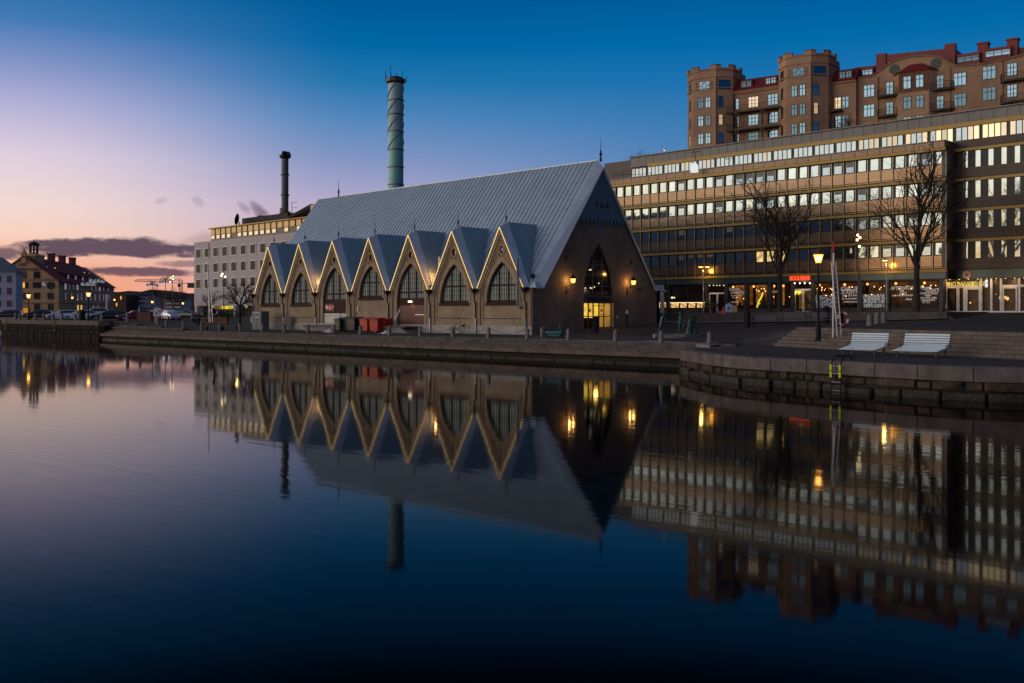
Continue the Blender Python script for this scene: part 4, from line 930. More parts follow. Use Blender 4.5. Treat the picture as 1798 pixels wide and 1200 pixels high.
lamp('shop_spill', (sx(1250), -.6, 3.0), 10, (1,.6,.25), .2, OF); lamp('shop_spill', (sx(1410), -.5, 3.4), 18, (1,.75,.5), .2, OF)
# things on the roofs
t = thing('roof_railing', 'thin steel railing round the roof terrace at the left end of the office block', 'railing', (onv(1095, OV+.6)[0], OV+.6, 21.6))
f = MB(); w = 3.4; [f.tube([(x,0,0),(x,0,.95)], .03, 4) for x in (-1.8,0,1.8)]; [f.tube([(-1.8,0,z),(1.8,0,z)], .03, 4) for z in (.5,.95)]; f.tube([(-1.8,0,.95),(-1.8,2,.95)],.03,4); f.build('railing', iron, t)
p = P(1161, 130, 276); t = thing('roof_lamp', 'small curved lamp with a pale shade on the office roof against the sky', 'lamp', p)
MB().tube([(0,0,-.6),(0,0,.9),(.05,0,1.2),(.3,0,1.3),(.5,0,1.1)], .035, 5).build('pole', steel, t); MB().lathe([(.05,.0),(.2,-.25),(.21,-.3)], (.5,0,1.12), 10).build('shade', wht, t); MB().ball((.5,0,.84), .12, 6).build('bulb', emit('lamp_white_warm', (1,.8,.5), 1.6), t)
p = P(1219, 128.5, 300); t = thing('roof_skylight', 'bright white domed rooflight on the office terrace near its left end', 'rooflight', p)
MB().lathe([(.5,-.2),(.5,.6),(.36,.85),(.001,.95)], n=10).build('dome', emit('white_glow', (.95,1,1), .8), t); MB().tube([(.2,0,1.2),(.2,0,2.3)], .04, 4).box(-.5,.9,-.05,.05,2.3,2.38).build('mast', iron, t)
# ================================================================== BRICK APARTMENT BUILDING ON THE ROCK
P0 = P(1217, 193, z=30); AB = thing('apartment_building', 'castle-like brown brick apartment building with battlemented towers high on the rock behind', 'apartment building', (P0.x, P0.y, 26), RAD(8.6))
ca, sa = math.cos(RAD(8.6)), math.sin(RAD(8.6))
def ab(x, y=None, dy=0):
    """local x on the line local y=dy that shows at photo column x (and local z for row y)"""
    k = (x-899)/1798; dx, dy_ = R0*k+F0, R1*k+F1   # ray direction in plan per unit depth
    ox, oy = CX-P0.x, CY-P0.y
    lx0, ly0 = ox*ca+oy*sa, -ox*sa+oy*ca; ldx, ldy = dx*ca+dy_*sa, -dx*sa+dy_*ca
    Z = (dy-ly0)/ldy; X = lx0+ldx*Z
    return X if y is None else (X, CZ+(549-y)*Z/1798-26)
abk = brick('castle_brick', (.45,.275,.17), (.36,.215,.135), (.28,.19,.13), .5, .16, .9, .02, .3, .12)
redr = mat('red_metal', (.16,.012,.012), .5, .1, .2, .4)
gfr = mat('green_frame', (.02,.05,.04), .5)
skyg = glass('castle_glass', (.15,.23,.29), .9, .06, .02, 1)
skyg2 = glass('castle_glass_dark', (.06,.10,.13), .9, .06, .02, 1); skyg3 = glass('castle_glass_mid', (.11,.17,.21), .9, .06, .02, 1)
def win(par, x, y, z, w, h, cols=2, rows=3, rz=0, m=skyg, name='window', diamond=False):
    f = MB().box(-w/2-.08,w/2+.08,-.06,.05,-.08,0).box(-w/2-.08,w/2+.08,-.06,.05,h,h+.08).box(-w/2-.08,-w/2,-.06,.05,0,h).box(w/2,w/2+.08,-.06,.05,0,h)
    if diamond: 
        for a, b in (((-w/2,h/2),(0,h)),((0,h),(w/2,h/2)),((w/2,h/2),(0,0)),((0,0),(-w/2,h/2))):
            a2 = (a[0]*.55, (a[1]-h/2)*.85+h/2); b2 = (b[0]*.55, (b[1]-h/2)*.85+h/2); f.tube([(a2[0],-.03,a2[1]),(b2[0],-.03,b2[1])], .05, 4)
        for s in ((-w/2,h/2,-w*.27,h/2),(w*.27,h/2,w/2,h/2)): f.tube([(s[0],-.03,s[1]),(s[2],-.03,s[3])], .05, 4)
    else:
        for q in range(1, cols): f.box(-w/2+w*q/cols-.05, -w/2+w*q/cols+.05, -.05,.04,0,h)
        f.box(-w/2,w/2,-.045,.04,h*.66-.045,h*.66+.045)
    o = f.build(name, gfr, par, loc=(x,y,z)); o.rotation_euler = (0,0,rz)
    if m is skyg: r_ = random.random(); m = pane_lit if r_ < .05 else (skyg2 if r_ < .3 else (skyg3 if r_ < .5 else m))
    MB().box(-w/2,w/2,.0,.02,0,h).build('pane', m, o); return o
pane_lit = glass('castle_lit', (.3,.3,.3), .5, .1, .01, 1, (1,.6,.2), .5)
zrow = [ab(1229, y)[1] for y in (183, 214, 245)]; SZ = 3.35
def tower(xf0, xf1, xr, ytop, yrow, rz0, name):
    """front face between columns xf0..xf1, right chamfer to xr"""
    a, b = ab(xf0), ab(xf1); ch = (b-a)*.5; top = ab((xf0+xf1)/2, ytop)[1]
    pts = [(a-ch,8),(a-ch,ch*1.3),(a-ch,ch),(a,0),(b,0),(b+ch,ch),(b+ch,8)]
    t = thing(name, None, None, (0,0,0)); t.parent = AB
    MB().prism(pts, -8, top-.75, 'xy').build('wall', abk, t)
    s = 1.03; cxm = (a+b)/2
    pts2 = [(cxm+(p[0]-cxm)*1.035, p[1]-.14 if p[1] < 7 else p[1]) for p in pts]
    MB().prism(pts2, top-2.05, top-1.85, 'xy').prism(pts2, top-4.75+.6, top-4.6+.6, 'xy').build('string_course', abk, t)
    m = MB(); r = MB(); path = [Vector(p) for p in pts2[1:] if p[1] < 7.9]+[Vector((b+ch, 6.5))]
    path = [Vector(pts2[0])*1.0]+path
    for p_, q_ in zip(path, path[1:]):
        L_ = (q_-p_).length
        if L_ < .5: continue
        dr_ = (q_-p_).normalized(); nn = Vector((-dr_.y, dr_.x)); wm = min(1.25, L_*.3)
        for (s0, s1, h) in ((0, wm, .95), (wm, L_-wm, .3), (L_-wm, L_, .95)):
            A, B = p_+dr_*s0, p_+dr_*s1; k = [A, B, B+nn*.5, A+nn*.5]; z0 = top-.75
            m.hexa([(c.x,c.y,z0) for c in k]+[(c.x,c.y,z0+h-.12) for c in k]); k2 = [A-nn*.06, B-nn*.06, B+nn*.56, A+nn*.56]
            r.hexa([(c.x,c.y,z0+h-.119) for c in k2]+[(c.x,c.y,z0+h+.04) for c in k2])
    m.build('battlement', abk, t); r.build('coping', redr, t)
    wtop = ab((xf0+xf1)/2, yrow)[1]
    win(t, (a+b)/2, -.02, wtop-.0, 2.1, 1.6, diamond=True); an = PI/4
    mx, my = (b+b+ch)/2, ch/2; off = .03
    win(t, mx+off*.7, my-off*.7, wtop, 2.1, 1.6, rz=PI/4, diamond=True)
    mx2 = a-ch/2; win(t, mx2-.03, ch/2-.03, wtop, 1.0, 1.6, rz=-PI/4)
    for i in range(5):
        z = wtop-3.55-i*SZ+.2
        for s in (-.95, .95): win(t, (a+b)/2+s*.78, -.02, z, .95, 1.85)
        win(t, mx+off*.7-.75*.7, my-off*.7-.75*.7, z, .7, 1.85, m=skyg if i != 1 else pane_lit, cols=1, rz=PI/4)
        win(t, mx2-.03, ch/2-.03, z, .6, 1.85, cols=1, rz=-PI/4)
    m = MB()
    for s in (-1, 1):
        for q in range(3): m.box((a+b)/2+s*1.6-.15, (a+b)/2+s*1.6+.15, -.03, .0-.001, wtop+.15+q*.5, wtop+.4+q*.5)
    m.build('brick_recess', mat('groove', (.06,.045,.035)), t)
    MB().tube([(b+.1,-.05,top-2.2),(b+.1,-.05,-8)], .07, 5).build('downpipe', iron, t)
    return a-ch, b+ch
t1 = tower(1217, 1257, 1293, 118.5, 158.5, 0, 'tower'); t2 = tower(1380, 1424, 1462, 93, 135.5, 0, 'tower')
# middle part with long balconies
DY = 3.0; a, b = t1[1]-1.0, t2[0]+1.0; et = ab(1330, 156, DY)[1]
MB().box(a, b, DY, DY+9, -8, et).build('wall', abk, AB); 
MB().box(a, b, DY-.3, DY+.0-.002, et-.5, et-.2).box(a, b, DY-.45, DY-.002, et-.18, et).build('cornice', abk, AB)
MB().add([(a,DY-.5,et+.003),(b,DY-.5,et+.003),(b,DY+1.6,et+2.4),(a,DY+1.6,et+2.4),(a,DY+9,et+.003),(b,DY+9,et+.003)], [(0,1,2,3),(3,2,5,4),(0,3,4),(1,5,2)]).build('roof', redr, AB)
for x in (1311, 1354):
    q = ab(x, 151 if x < 1330 else 143, DY)[0]; d = thing('dormer', None, None, (q, DY-.1, et+.55)); d.parent = AB
    MB().box(-1.15,1.15,0,2,-.4,1.25).build('cheek', redr, d)
    for s in (-.5,.5): win(d, s, -.02, .05, .75, .95, cols=2)
for i in range(3):
    z = ab(1320, 178+i*31.6, DY)[1]+.15
    for x in (1289, 1323, 1357): win(AB, ab(x, dy=DY), DY-.02, z-1.3, 1.85, 1.9, 3)
    win(AB, ab(1270, dy=DY), DY-.02, z-1.6, .8, 2.1, 1, m=glass('dark_glass', (.01,.012,.014)))
    if i < 2 or True:
        bz = z-1.95; g = thing('balcony', None, None, (0,0,bz)); g.parent = AB; wb = b-.6-(a+1.5)
        xa, xb = ab(1258, dy=DY-1.5)+.9, ab(1378, dy=DY-1.5)-.6
        MB().box(xa, xb, DY-1.7, DY, -.35, -.05).build('slab', mat('slab_dark', (.05,.045,.035), .8), g)
        r = MB(); x = xa
        while x <= xb: r.tube([(x,DY-1.65,-.05),(x,DY-1.65,1.0)], .025, 3); x += .35
        r.tube([(xa,DY-1.65,1.0),(xb,DY-1.65,1.0)], .04, 4); r.build('railing', iron, g)
        for x in (1293, 1338):
            xx = ab(x, dy=DY-1.6); MB().box(xx-.14, xx+.14, DY-1.6, DY-1.32, -3.0, -.36).add([(xx-.5,DY-1.6,-.36),(xx+.5,DY-1.6,-.36),(xx+.14,DY-1.6,-1.0),(xx-.14,DY-1.6,-1.0)], [(0,1,2,3)]).build('post', mat('slab_dark', (.05,.045,.035)), g)
# part right of the second tower
DY2 = 4.2; a = t2[1]-1; b = ab(1503, dy=DY2); et = ab(1490, 142, DY2)[1]
MB().box(a, b, DY2, DY2+9, -8, et).box(a, b, DY2-.35, DY2-.002, et-.3, et-.02).build('wall', abk, AB)
MB().add([(a,DY2-.4,et+.003),(b,DY2-.4,et+.003),(b,DY2+1.6,et+2.4),(a,DY2+1.6,et+2.4),(a,DY2+9,et+.003),(b,DY2+9,et+.003)], [(0,1,2,3),(3,2,5,4),(0,3,4),(1,5,2)]).build('roof', redr, AB)
d = thing('dormer', None, None, (ab(1485, dy=DY2), DY2-.1, et+.5)); d.parent = AB
MB().box(-1.2,1.2,0,2,-.4,1.3).build('cheek', redr, d); [win(d, s, -.02, .1, .85, 1.0, 2) for s in (-.55,.55)]
for i in range(3):
    z = ab(1478, 181+i*33, DY2)[1]-.9
    for x in (1471, 1484.5): win(AB, ab(x, dy=DY2), DY2-.02, z, 1.1, 1.9)
    g = thing('balcony', None, None, (ab(1459, dy=DY2-.7), DY2-.75, z-.4)); g.parent = AB
    MB().box(-1.9,1.9,-.75,.75,-.3,0).build('slab', mat('slab_dark', (.05,.045,.035)), g); r = MB(); [r.tube([(-1.85+q*.37,-.7,0),(-1.85+q*.37,-.7,1)], .025, 3) for q in range(11)]; r.tube([(-1.85,-.7,1),(1.85,-.7,1)], .04, 4); r.build('railing', iron, g)
# right part with the curved gable
DY3 = 5.2; a = ab(1503, dy=DY3)-.2; b = ab(1860, dy=DY3)
ygab = [(1503,137),(1520,136),(1533,133),(1546,124),(1560,113),(1578,104),(1600,99.5),(1622,97.5),(1642,98.5),(1655,102),(1668,110),(1678,115),(1690,116),(1725,112.5),(1755,107),(1798,96),(1830,88),(1860,80)]
cp = [ab(x, y, DY3) for x, y in ygab]
# keep the cornice level outside the gable
prof = [(a,-8),(b,-8)]+[(x, z) for x, z in cp[::-1]]; prof[-1] = (a, cp[0][1])
rw = [(ab(1570,122,DY3)), (ab(1643,111,DY3))]
MB().prism(prof, DY3, DY3+.5, 'xz').build('wall', abk, AB)
m = MB(); 
for p_, q_ in zip(cp, cp[1:]): m.hexa([(p_[0],DY3-.22,p_[1]-.14),(q_[0],DY3-.22,q_[1]-.14),(q_[0],DY3+.7,q_[1]-.14),(p_[0],DY3+.7,p_[1]-.14),(p_[0],DY3-.22,p_[1]+.1),(q_[0],DY3-.22,q_[1]+.1),(q_[0],DY3+.7,q_[1]+.1),(p_[0],DY3+.7,p_[1]+.1)])
m.build('gable_coping', mat('coping_tan', (.22,.14,.09), .8), AB)
# red roof volumes behind
def rr(x0, x1, y0, y1, dy, dep=5):
    A, B = ab(x0, y0, dy), ab(x1, y1, dy); MB().prism([(A[0],20-26+10),(B[0],4),(B[0],B[1]),(A[0],A[1])], dy, dy+dep, 'xz').build('red_roof', redr, AB)
rr(1500,1538,119,115,DY3+2.2); rr(1538,1676,98,84,DY3+1.6); rr(1538,1555,95.5,93,DY3+1.3,1.2); rr(1658,1677,78,75.5,DY3+1.3,1.2); rr(1677,1860,97,76,DY3+3); 
for x, y in ((1725,77),(1777,70)):
    A = ab(x, y, DY3+2.2); MB().box(A[0]-.8,A[0]+.8,DY3+2.2,DY3+3.8,A[1]-3.2,A[1]).box(A[0]-.95,A[0]+.95,DY3+2.05,DY3+3.95,A[1]-.0,A[1]+.25).build('chimney', redr, AB)
for x, y, w in ((1522,127,1.9),(1700,103,3.2),(1752,93,3.6)):
    A = ab(x, y, DY3+1.4); MB().box(A[0]-w/2-.2,A[0]+w/2+.2,DY3+1.4,DY3+4,A[1]-1.2,A[1]+.9).build('roof_box', redr, AB); win(AB, A[0], DY3+1.38, A[1]-.45, w, .8, 3)
for x, y in ((1570.5,122),(1643.5,111.5)):
    A = ab(x, y, DY3); o = MB().lathe([(.72,0),(.72,.08)], n=18).build('round_window', skyg, AB, loc=(A[0],DY3-.03,A[1])); o.rotation_euler = (PI/2,0,0)
    o = MB().lathe([(.72,0),(.86,0),(.86,.1),(.72,.1)], n=18).build('round_frame', gfr, AB, loc=(A[0],DY3-.02,A[1])); o.rotation_euler = (PI/2,0,0)
    o.parent = AB
# oriel
A0, A1 = ab(1578, 126, DY3-1.3), ab(1631, 118, DY3-1.3); ox0, ox1, oz = A0[0], A1[0], A1[1]-.4
g = thing('oriel', None, None, (0,0,0)); g.parent = AB
MB().prism([(ox0-1,DY3-.001),(ox0,DY3-1.3),(ox1,DY3-1.3),(ox1+1,DY3-.001)], -8, oz, 'xy').build('wall', abk, g)
MB().add([(ox0-1.4,DY3,oz),(ox0-.2,DY3-1.6,oz),(ox1+.2,DY3-1.6,oz),(ox1+1.4,DY3,oz),(ox0+1.4,DY3-.1,oz+1.5),(ox1-1.4,DY3-.1,oz+1.5)], [(0,1,4),(1,2,5,4),(2,3,5),(0,3,2,1),(0,4,5,3)]).build('roof', redr, g)
MB().prism([(ox0,DY3-1.36),(ox1,DY3-1.36),(ox1,DY3-1.301),(ox0,DY3-1.301)], oz-3.4, oz-.02, 'xy').build('timber_panel', mat('oriel_brown', (.13,.055,.02), .7), g)
for i in range(4):
    for x in (1593, 1615): 
        A = ab(x, 151, DY3-1.3); win(g, A[0], DY3-1.38 if i == 0 else DY3-1.33, oz-2.75-i*3.45, 1.15, 2.0)
zr = ab(1526, 168, DY3)[1]
for i in range(4):
    for x, w, cidx in ((1526,1.75,3),(1562,1.1,2),(1650.5,1.1,2),(1685.5,1.85,3),(1737,1.9,3),(1777,1.35,3),(1840,1.9,3)):
        win(AB, ab(x, dy=DY3), DY3-.03, zr-.2-i*3.45+(0 if x < 1700 else .45), w, 2.0, cidx)
for xc in (1559, 1652, 1779):
    for i in range(3):
        z = zr-.35-i*3.45; wb = 2.0; g = thing('balcony', None, None, (ab(xc, dy=DY3-.7), DY3-.7, z)); g.parent = AB
        MB().prism([(-wb,.69),(-wb*.8,-.45),(0,-.75),(wb*.8,-.45),(wb,.69)], -.45, -.1, 'xy').build('slab', mat('slab_dark', (.05,.045,.035)), g)
        r = MB(); pth = [(-wb,.69),(-wb*.8,-.45),(0,-.75),(wb*.8,-.45),(wb,.69)]
        for p_, q_ in zip(pth, pth[1:]):
            for s in range(6): r.tube([(p_[0]+(q_[0]-p_[0])*s/6,p_[1]+(q_[1]-p_[1])*s/6,-.1),(p_[0]+(q_[0]-p_[0])*s/6,p_[1]+(q_[1]-p_[1])*s/6,.95)], .025, 3)
            r.tube([(*p_,.95),(*q_,.95)], .04, 4)
        r.build('railing', iron, g)
for x in (1542, 1669, 1761): 
    q = ab(x, dy=DY3); MB().tube([(q,DY3-.12,zr+3),(q,DY3-.12,-8)], .08, 5).build('downpipe', mat('pipe_tan', (.15,.10,.07), .6), AB)
nearer(OF); nearer(AB)
# ================================================================== LEFT BACKGROUND
# white office building beyond the hall
q0 = P(341, 220, z=0); WBt = thing('white_office_building', 'pale concrete office building with rows of dark windows and a gold attic behind the hall', 'office building', (q0.x, q0.y, 2.6))
def wx(x, dv=0): return onv(x, q0.y+dv)[0]-q0.x
def wz(x, y, dv=0): return zy(y, onv(x, q0.y+dv)[1])-2.6
wht_p = brick('white_cladding', (.76,.69,.71), (.72,.66,.68), (.46,.42,.43), .9, 3.6, .6, .05, .06, .3, 0, 0, .0, .1)
zt = wz(345, 426); z1 = wz(345, 538); LEN = 110
MB().box(0, LEN, 0, 20, z1, zt).build('wall', wht_p, WBt)
MB().box(0, LEN, 1.6, 20, -.2, z1-.001).build('ground_floor', mat('shop_dark', (.03,.02,.016)), WBt)
m = MB(); x = .3
while x < LEN: m.box(x, x+.9, .0, 1.55, -.5, z1-.002); x += 8.1
m.build('column', wht_p, WBt)
rows = [wz(341, 439), wz(341, 465.5), wz(341, 492)]; dwh = wz(341,439)-wz(341,453.5)
dgl = glass('white_block_glass', (.02,.024,.024), 0, .1, .01, .35); dgl.node_tree.nodes['Principled BSDF'].inputs['IOR'].default_value = 1.15
w0_ = None
for r_, zc in enumerate(rows):
    for k in range(26):
        x = 1.0+k*3.72
        if w0_ is None:
            f = MB().box(-.14,0,-.06,.02,-dwh,0).box(1.95,2.09,-.06,.02,-dwh,0).box(-.14,2.09,-.08,.02,0,.14).box(-.14,2.09,-.08,.02,-dwh-.14,-dwh)
            w0_ = f.build('window', wht, WBt, loc=(x,-.03,zc)); MB().box(0,1.95,.0,.02,-dwh,0).build('pane', dgl, w0_)
            MB().box(1.25,1.7,-.01,.0,-dwh,0).box(.1,.45,-.01,.0,-dwh,0).build('blind', mat('window_blind', (.10,.075,.06), .7), w0_)
        else: w = dup(w0_, loc=(x,-.03,zc)); w.rotation_euler = (0,0,RAD(random.uniform(-.6,.6)))
# attic
a0 = wx(369, 4); at0 = wz(369, 422, 4); at1 = wz(369, 403, 4); atm = (at0+at1)/2-.1
MB().box(a0, LEN, 4.2, 19, zt-.1, at1).build('attic', dbr, WBt); MB().box(a0-.3, LEN, 3.6, 19.3, at1, at1+.22).build('attic_roof', gold, WBt)
m = MB(); n = MB(); x = a0; k = 0
while x < LEN:
    m.box(x+.25, x+2.0, 4.0, 4.15, atm, at1-.1); 
    if random.random() < .93: n.box(x+.5, x+1.75, 4.05, 4.18, at0+.2, atm-.15)
    x += 2.25
m.build('gold_panels', mat('attic_gold', (.42,.31,.13), .4, .4, .2, .3), WBt)
n.build('attic_windows', glass('attic_glass', (.32,.32,.28), .7, .08, .01, 1, (1,.85,.55), .12), WBt)
A = wx(425, 8); B = wx(505, 8); MB().box(A, B, 8, 16, at1, wz(425, 384, 8)).build('plant_room', mat('plant_room', (.03,.028,.03), .8), WBt)
MB().tube([(wx(450,8),9,at1),(wx(450,8),9,wz(450,379,8))], .4, 8).box(wx(448,8),wx(452.5,8),8.5,9.5,wz(450,380,8),wz(450,378.5,8)).build('roof_flue', iron, WBt)
MB().tube([(wx(420,6),6,at1),(wx(420,6),6,wz(420,390,6))], .12, 6).build('dish_mast', iron, WBt); o = MB().lathe([(.1,-.1),(1.2,.3),(1.25,.35)], n=12).build('dish', iron, WBt, loc=(wx(420,6),5.8,wz(420,386,6))); o.rotation_euler = (RAD(80),0,RAD(-50))
m = MB().add([(wx(500,3),3,at1+.25),(wx(545,3),3,at1+2.4),(wx(560,3),12,at1+2.6),(wx(505,3),12,at1+.4)], [(0,1,2,3)]).box(wx(545,3),LEN,3,14,at1+.25,at1+2.2); m.build('curved_roof', mat('roof_pale', (.5,.45,.42), .5), WBt)
yel = emit('shop_yellow', (1, .75, .05), .9, .4, .9)
for xa, xb, ya, yb, mm in ((386,409,533,543,yel),(373,377,534,543,yel),(430,434,533,541,emit('shop_yellow_dim', (.8,.7,.2), .35)),):
    MB().box(wx(xa,1.5),wx(xb,1.5),1.5,1.58,wz(xa,yb,1.5),wz(xa,ya,1.5)).build('lit_window', mm, WBt)
text('S', 2.2, emit('neon_soft', (1,.8,.15), 1.2), 'neon_letter', WBt, (wx(382,1.3),1.3,wz(382,538,1.3)))
MB().box(wx(348),wx(356),1.3,1.5,wz(350,532),wz(350,530.5)).build('shop_letters', mat('pale_sign', (.6,.55,.45), .6), WBt)
# chimneys
def chimney(name, x, y, Z, dpx, label, m1, rings, spiral=None, lower=None):
    p = P(x, Z, z=2); t = thing(name, label, 'chimney', p); r = dpx/2*Z/1798; h = zy(y, Z)-2
    MB().lathe([(r,0),(r,h)], n=28).build('shaft', m1, t, smooth=True)
    if lower: MB().lathe([(r+.03,0),(r+.03,zy(lower,Z)-2)], n=28).build('lower_shaft', mat('chimney_green', (.15,.37,.38), .45, .2, .1, .1), t, smooth=True)
    m = MB(); [m.lathe([(r+.3,zy(q,Z)-2-.12),(r+.3,zy(q,Z)-2+.12)], n=28) for q in rings]; m.build('hoop', dbr, t)
    return t, r, h
t, r, h = chimney('tall_chimney', 695, 145, 340, 26.5, 'tallest chimney, blue-green with a spiral strake, rising behind the zinc roof', mat('chimney_grey', (.20,.33,.37), .5, .2, .12, .08), (177,202,232,264,294.5,325), lower=231)
for ph in (0, 2.1, 4.2):
    pts = []; z0_, z1_ = zy(264,340)-2, zy(146,340)-2
    for q in range(50): a = ph+q/49*2*PI*1.25; pts.append(((r+.1)*math.cos(a), (r+.1)*math.sin(a), z0_+(z1_-z0_)*q/49))
    MB().tube(pts, .17, 5).build('spiral_strake', mat('strake', (.13,.20,.22), .5), t)
MB().lathe([(r,h-.6),(r+.75,h+.0),(r+.75,h+.9),(r+.6,h+.9),(r+.5,h+.3)], n=28).build('platform', dbr, t)
m = MB(); [m.tube([((r+1)*math.cos(a),(r+1)*math.sin(a),h),((r+1)*math.cos(a),(r+1)*math.sin(a),h+q)], .1, 4) for a, q in ((0,3.2),(.8,2.2),(1.9,2.6),(2.9,3.6),(3.6,2.4),(4.3,3.5),(5.1,5),(5.7,2.4))]; m.lathe([(r-.4,h),(r-.6,h+1.7)], n=14); m.build('antenna', iron, t)
t, r, h = chimney('slim_chimney', 500.3, 277, 300, 12.5, 'slimmer dark chimney with antennas rising behind the pale office building', mat('chimney_dark', (.10,.105,.12), .5, .2, .1, .1), (307.5,343))
MB().lathe([(r,h-.4),(r+.5,h),(r+.5,h+.6),(r,h+.7),(r*.9,h+1.6),(r*.5,h+1.8)], n=18).build('platform', iron, t)
m = MB(); [m.tube([((r+.6)*math.cos(a),(r+.6)*math.sin(a),h),((r+.6)*math.cos(a),(r+.6)*math.sin(a),h+q)], .16, 4) for a, q in ((-.7,1.8),(.4,1.4),(1.3,1.2),(2.4,1.6),(3.6,1.0),(-.9,1.6))]; m.box(r+.7,r+1.2,-.2,.2,h,h+1.5); m.build('antenna', iron, t)
z_ = zy(375,300)-2; MB().lathe([(r,z_-.3),(r+.6,z_),(r+.6,z_+.5),(r,z_+.5)], n=16).box(-.3,.3,-r-.5,-r-.3,z_+.4,z_+1.5).box(r+.3,r+.6,-.2,.2,z_+.4,z_+1.8).build('lower_platform', dbr, t)
p = P(512.5, 232, z=20); t = thing('roof_antenna', 'thin television antenna with three cross arms on the roof beside the slim chimney', 'antenna', p)
h_ = zy(356,232)-20; m = MB().tube([(0,0,-1),(0,0,h_)], .06, 5); [m.tube([(-.2,0,h_-q),(1.4,0.5,h_-q)], .05, 4) for q in (0,1.2,2.3)]; m.build('mast', iron, t)
# warehouse with a gable on the far left
lp = P(103, 300, z=2.4); LH = thing('warehouse', 'long ochre warehouse with red tiled roof, dormers and a lantern turret on the far left', 'warehouse', lp)
LH.rotation_euler = (0, 0, 0)
dF = (R0*.987+F0*.16, R1*.987+F1*.16); LH.rotation_euler[2] = az(dF); lca, lsa = math.cos(az(dF)), math.sin(az(dF))
def lh(x, y=None, lx=None, ly=None):
    k = (x-899)/1798; dx, dy_ = R0*k+F0, R1*k+F1; ox, oy = CX-lp.x, CY-lp.y
    ax, ay = ox*lca+oy*lsa, -ox*lsa+oy*lca; bx, by = dx*lca+dy_*lsa, -dx*lsa+dy_*lca
    if ly is not None: Z = (ly-ay)/by; q = ax+bx*Z
    else: Z = (lx-ax)/bx; q = ay+by*Z
    return q if y is None else (q, CZ+(549-y)*Z/1798-2.4)
ochre = mat('ochre_plaster', (.62,.39,.19), .85, 0, .18, .5); tile = mat('roof_tile', (.26,.06,.055), .85, 0, .3, .5, spec=.15)
pk = lh(42, 449, ly=0); er = lh(103, 492, ly=0); half = -pk[0]; LN = lh(200, lx=0)
MB().prism([(-2*half,-.5),(0,-.5),(0,er[1]),(pk[0],pk[1]-.4),(-2*half,er[1])], 0, LN, 'xz').build('wall', ochre, LH)
MB().add([(.7,-.6,er[1]-.5),(.7,LN+.5,er[1]-.5),(pk[0],LN-11,pk[1]),(pk[0],-.6,pk[1]),(-2*half-.7,-.6,er[1]-.5),(-2*half-.7,LN+.5,er[1]-.5),
          (.7,-.6,er[1]-.8),(.7,LN+.5,er[1]-.8),(pk[0],LN-11,pk[1]-.35),(pk[0],-.6,pk[1]-.35),(-2*half-.7,-.6,er[1]-.8),(-2*half-.7,LN+.5,er[1]-.8)], [(0,1,2,3),(3,2,5,4),(1,5,2),(6,9,8,7),(9,10,11,8),(0,3,9,6),(3,4,10,9),(0,6,7,1)]).build('roof', tile, LH)
MB().box(-2*half-.1,.12,-.15,-.001,er[1]-.2,er[1]+.3).box(.001,.15,-.15,LN,er[1]-1.4,er[1]-1.0).box(-2*half-.1,.12,-.12,-.001,3.6,3.9).box(.001,.12,0,LN,3.6,3.9).build('cornice', mat('ochre_trim', (.33,.23,.14), .85), LH)
wdk = glass('warehouse_glass', (.03,.03,.034), 0, .1, .01, .35)
def lwin(x, y, w, h, side=False, m_=wdk, arched=False):
    if not side:
        q = lh(x, y, ly=0); o = MB().box(-w/2-.12,w/2+.12,-.12,.05,-h/2-.12,h/2+.12).build('window', mat('window_brown', (.06,.035,.025), .6), LH, loc=(q[0],-.02,q[1])); MB().box(-w/2,-.05,-.15,-.121,-h/2,h/2).box(.05,w/2,-.15,-.121,-h/2,h/2).build('pane', m_, o)
    else:
        q = lh(x, y, lx=0); o = MB().box(-.05,.12,-w/2-.12,w/2+.12,-h/2-.12,h/2+.12).build('window', mat('window_brown', (.06,.035,.025), .6), LH, loc=(.02,q[0],q[1])); MB().box(.121,.15,-w/2,w/2,-h/2,h/2).build('pane', m_, o)
lit = emit('amber_window', (1,.5,.08), 1.1)
for x, y, w, h in ((40,483,1.6,1.8),(64.5,483,1.5,1.8),(34,501,.8,1.5),(46.5,501,.8,1.5),(61,501,.8,1.5),(68.5,501,.8,1.5),(41,520,1.5,1.7),(64.5,520,1.4,1.7),(88.5,520,1.4,1.7),(88.5,540,1.2,1.8),(65,540,1.3,2)): lwin(x, y, w, h)
lwin(40.5, 501, 1.0, 1.5, m_=lit); lwin(41, 545.5, 3.2, 1.4, m_=emit('amber_dim', (1,.35,.05), .55))
o = MB().lathe([(1.1,0),(1.1,.15)], n=14).build('round_window', wdk, LH); q = lh(89, 501.5, ly=0); o.location = (q[0],-.05,q[1]); o.rotation_euler = (PI/2,0,0)
q = lh(40, 467.5, ly=0); MB().prism([(q[0]+1.0*math.cos(PI*a/8), q[1]+1.0*math.sin(PI*a/8)) for a in range(9)], -.1, .0, 'xz').build('lunette', wdk, LH)
q = lh(44.5, 473.5, ly=0); text('LAGERHUSET', 1.15, mat('letter_brown', (.10,.06,.045), .8), 'wall_lettering', LH, (q[0], -.08, q[1]), 'v', .03, 1.32, .02)
for i, x in enumerate((114,121,128,135,160,167,174,181,189)):
    lwin(x, 503+ (x-114)*.055, 2.2, 1.9, True, dgl if i % 3 else glass('warehouse_pale', (.5,.45,.4), .7, .1, .01))
for i, x in enumerate((114,125,135.5,142,150,158,166,174,181,190)): lwin(x, 521+(x-114)*.03, 1.4, 2.2, True)
for i, x in enumerate((136,142,163,171)): lwin(x, 540.5, 2.0, 1.6, True, emit('amber_soft', (1,.55,.12), .7) if i < 2 else wdk)
lwin(186, 530, 3.2, 5.2, True)
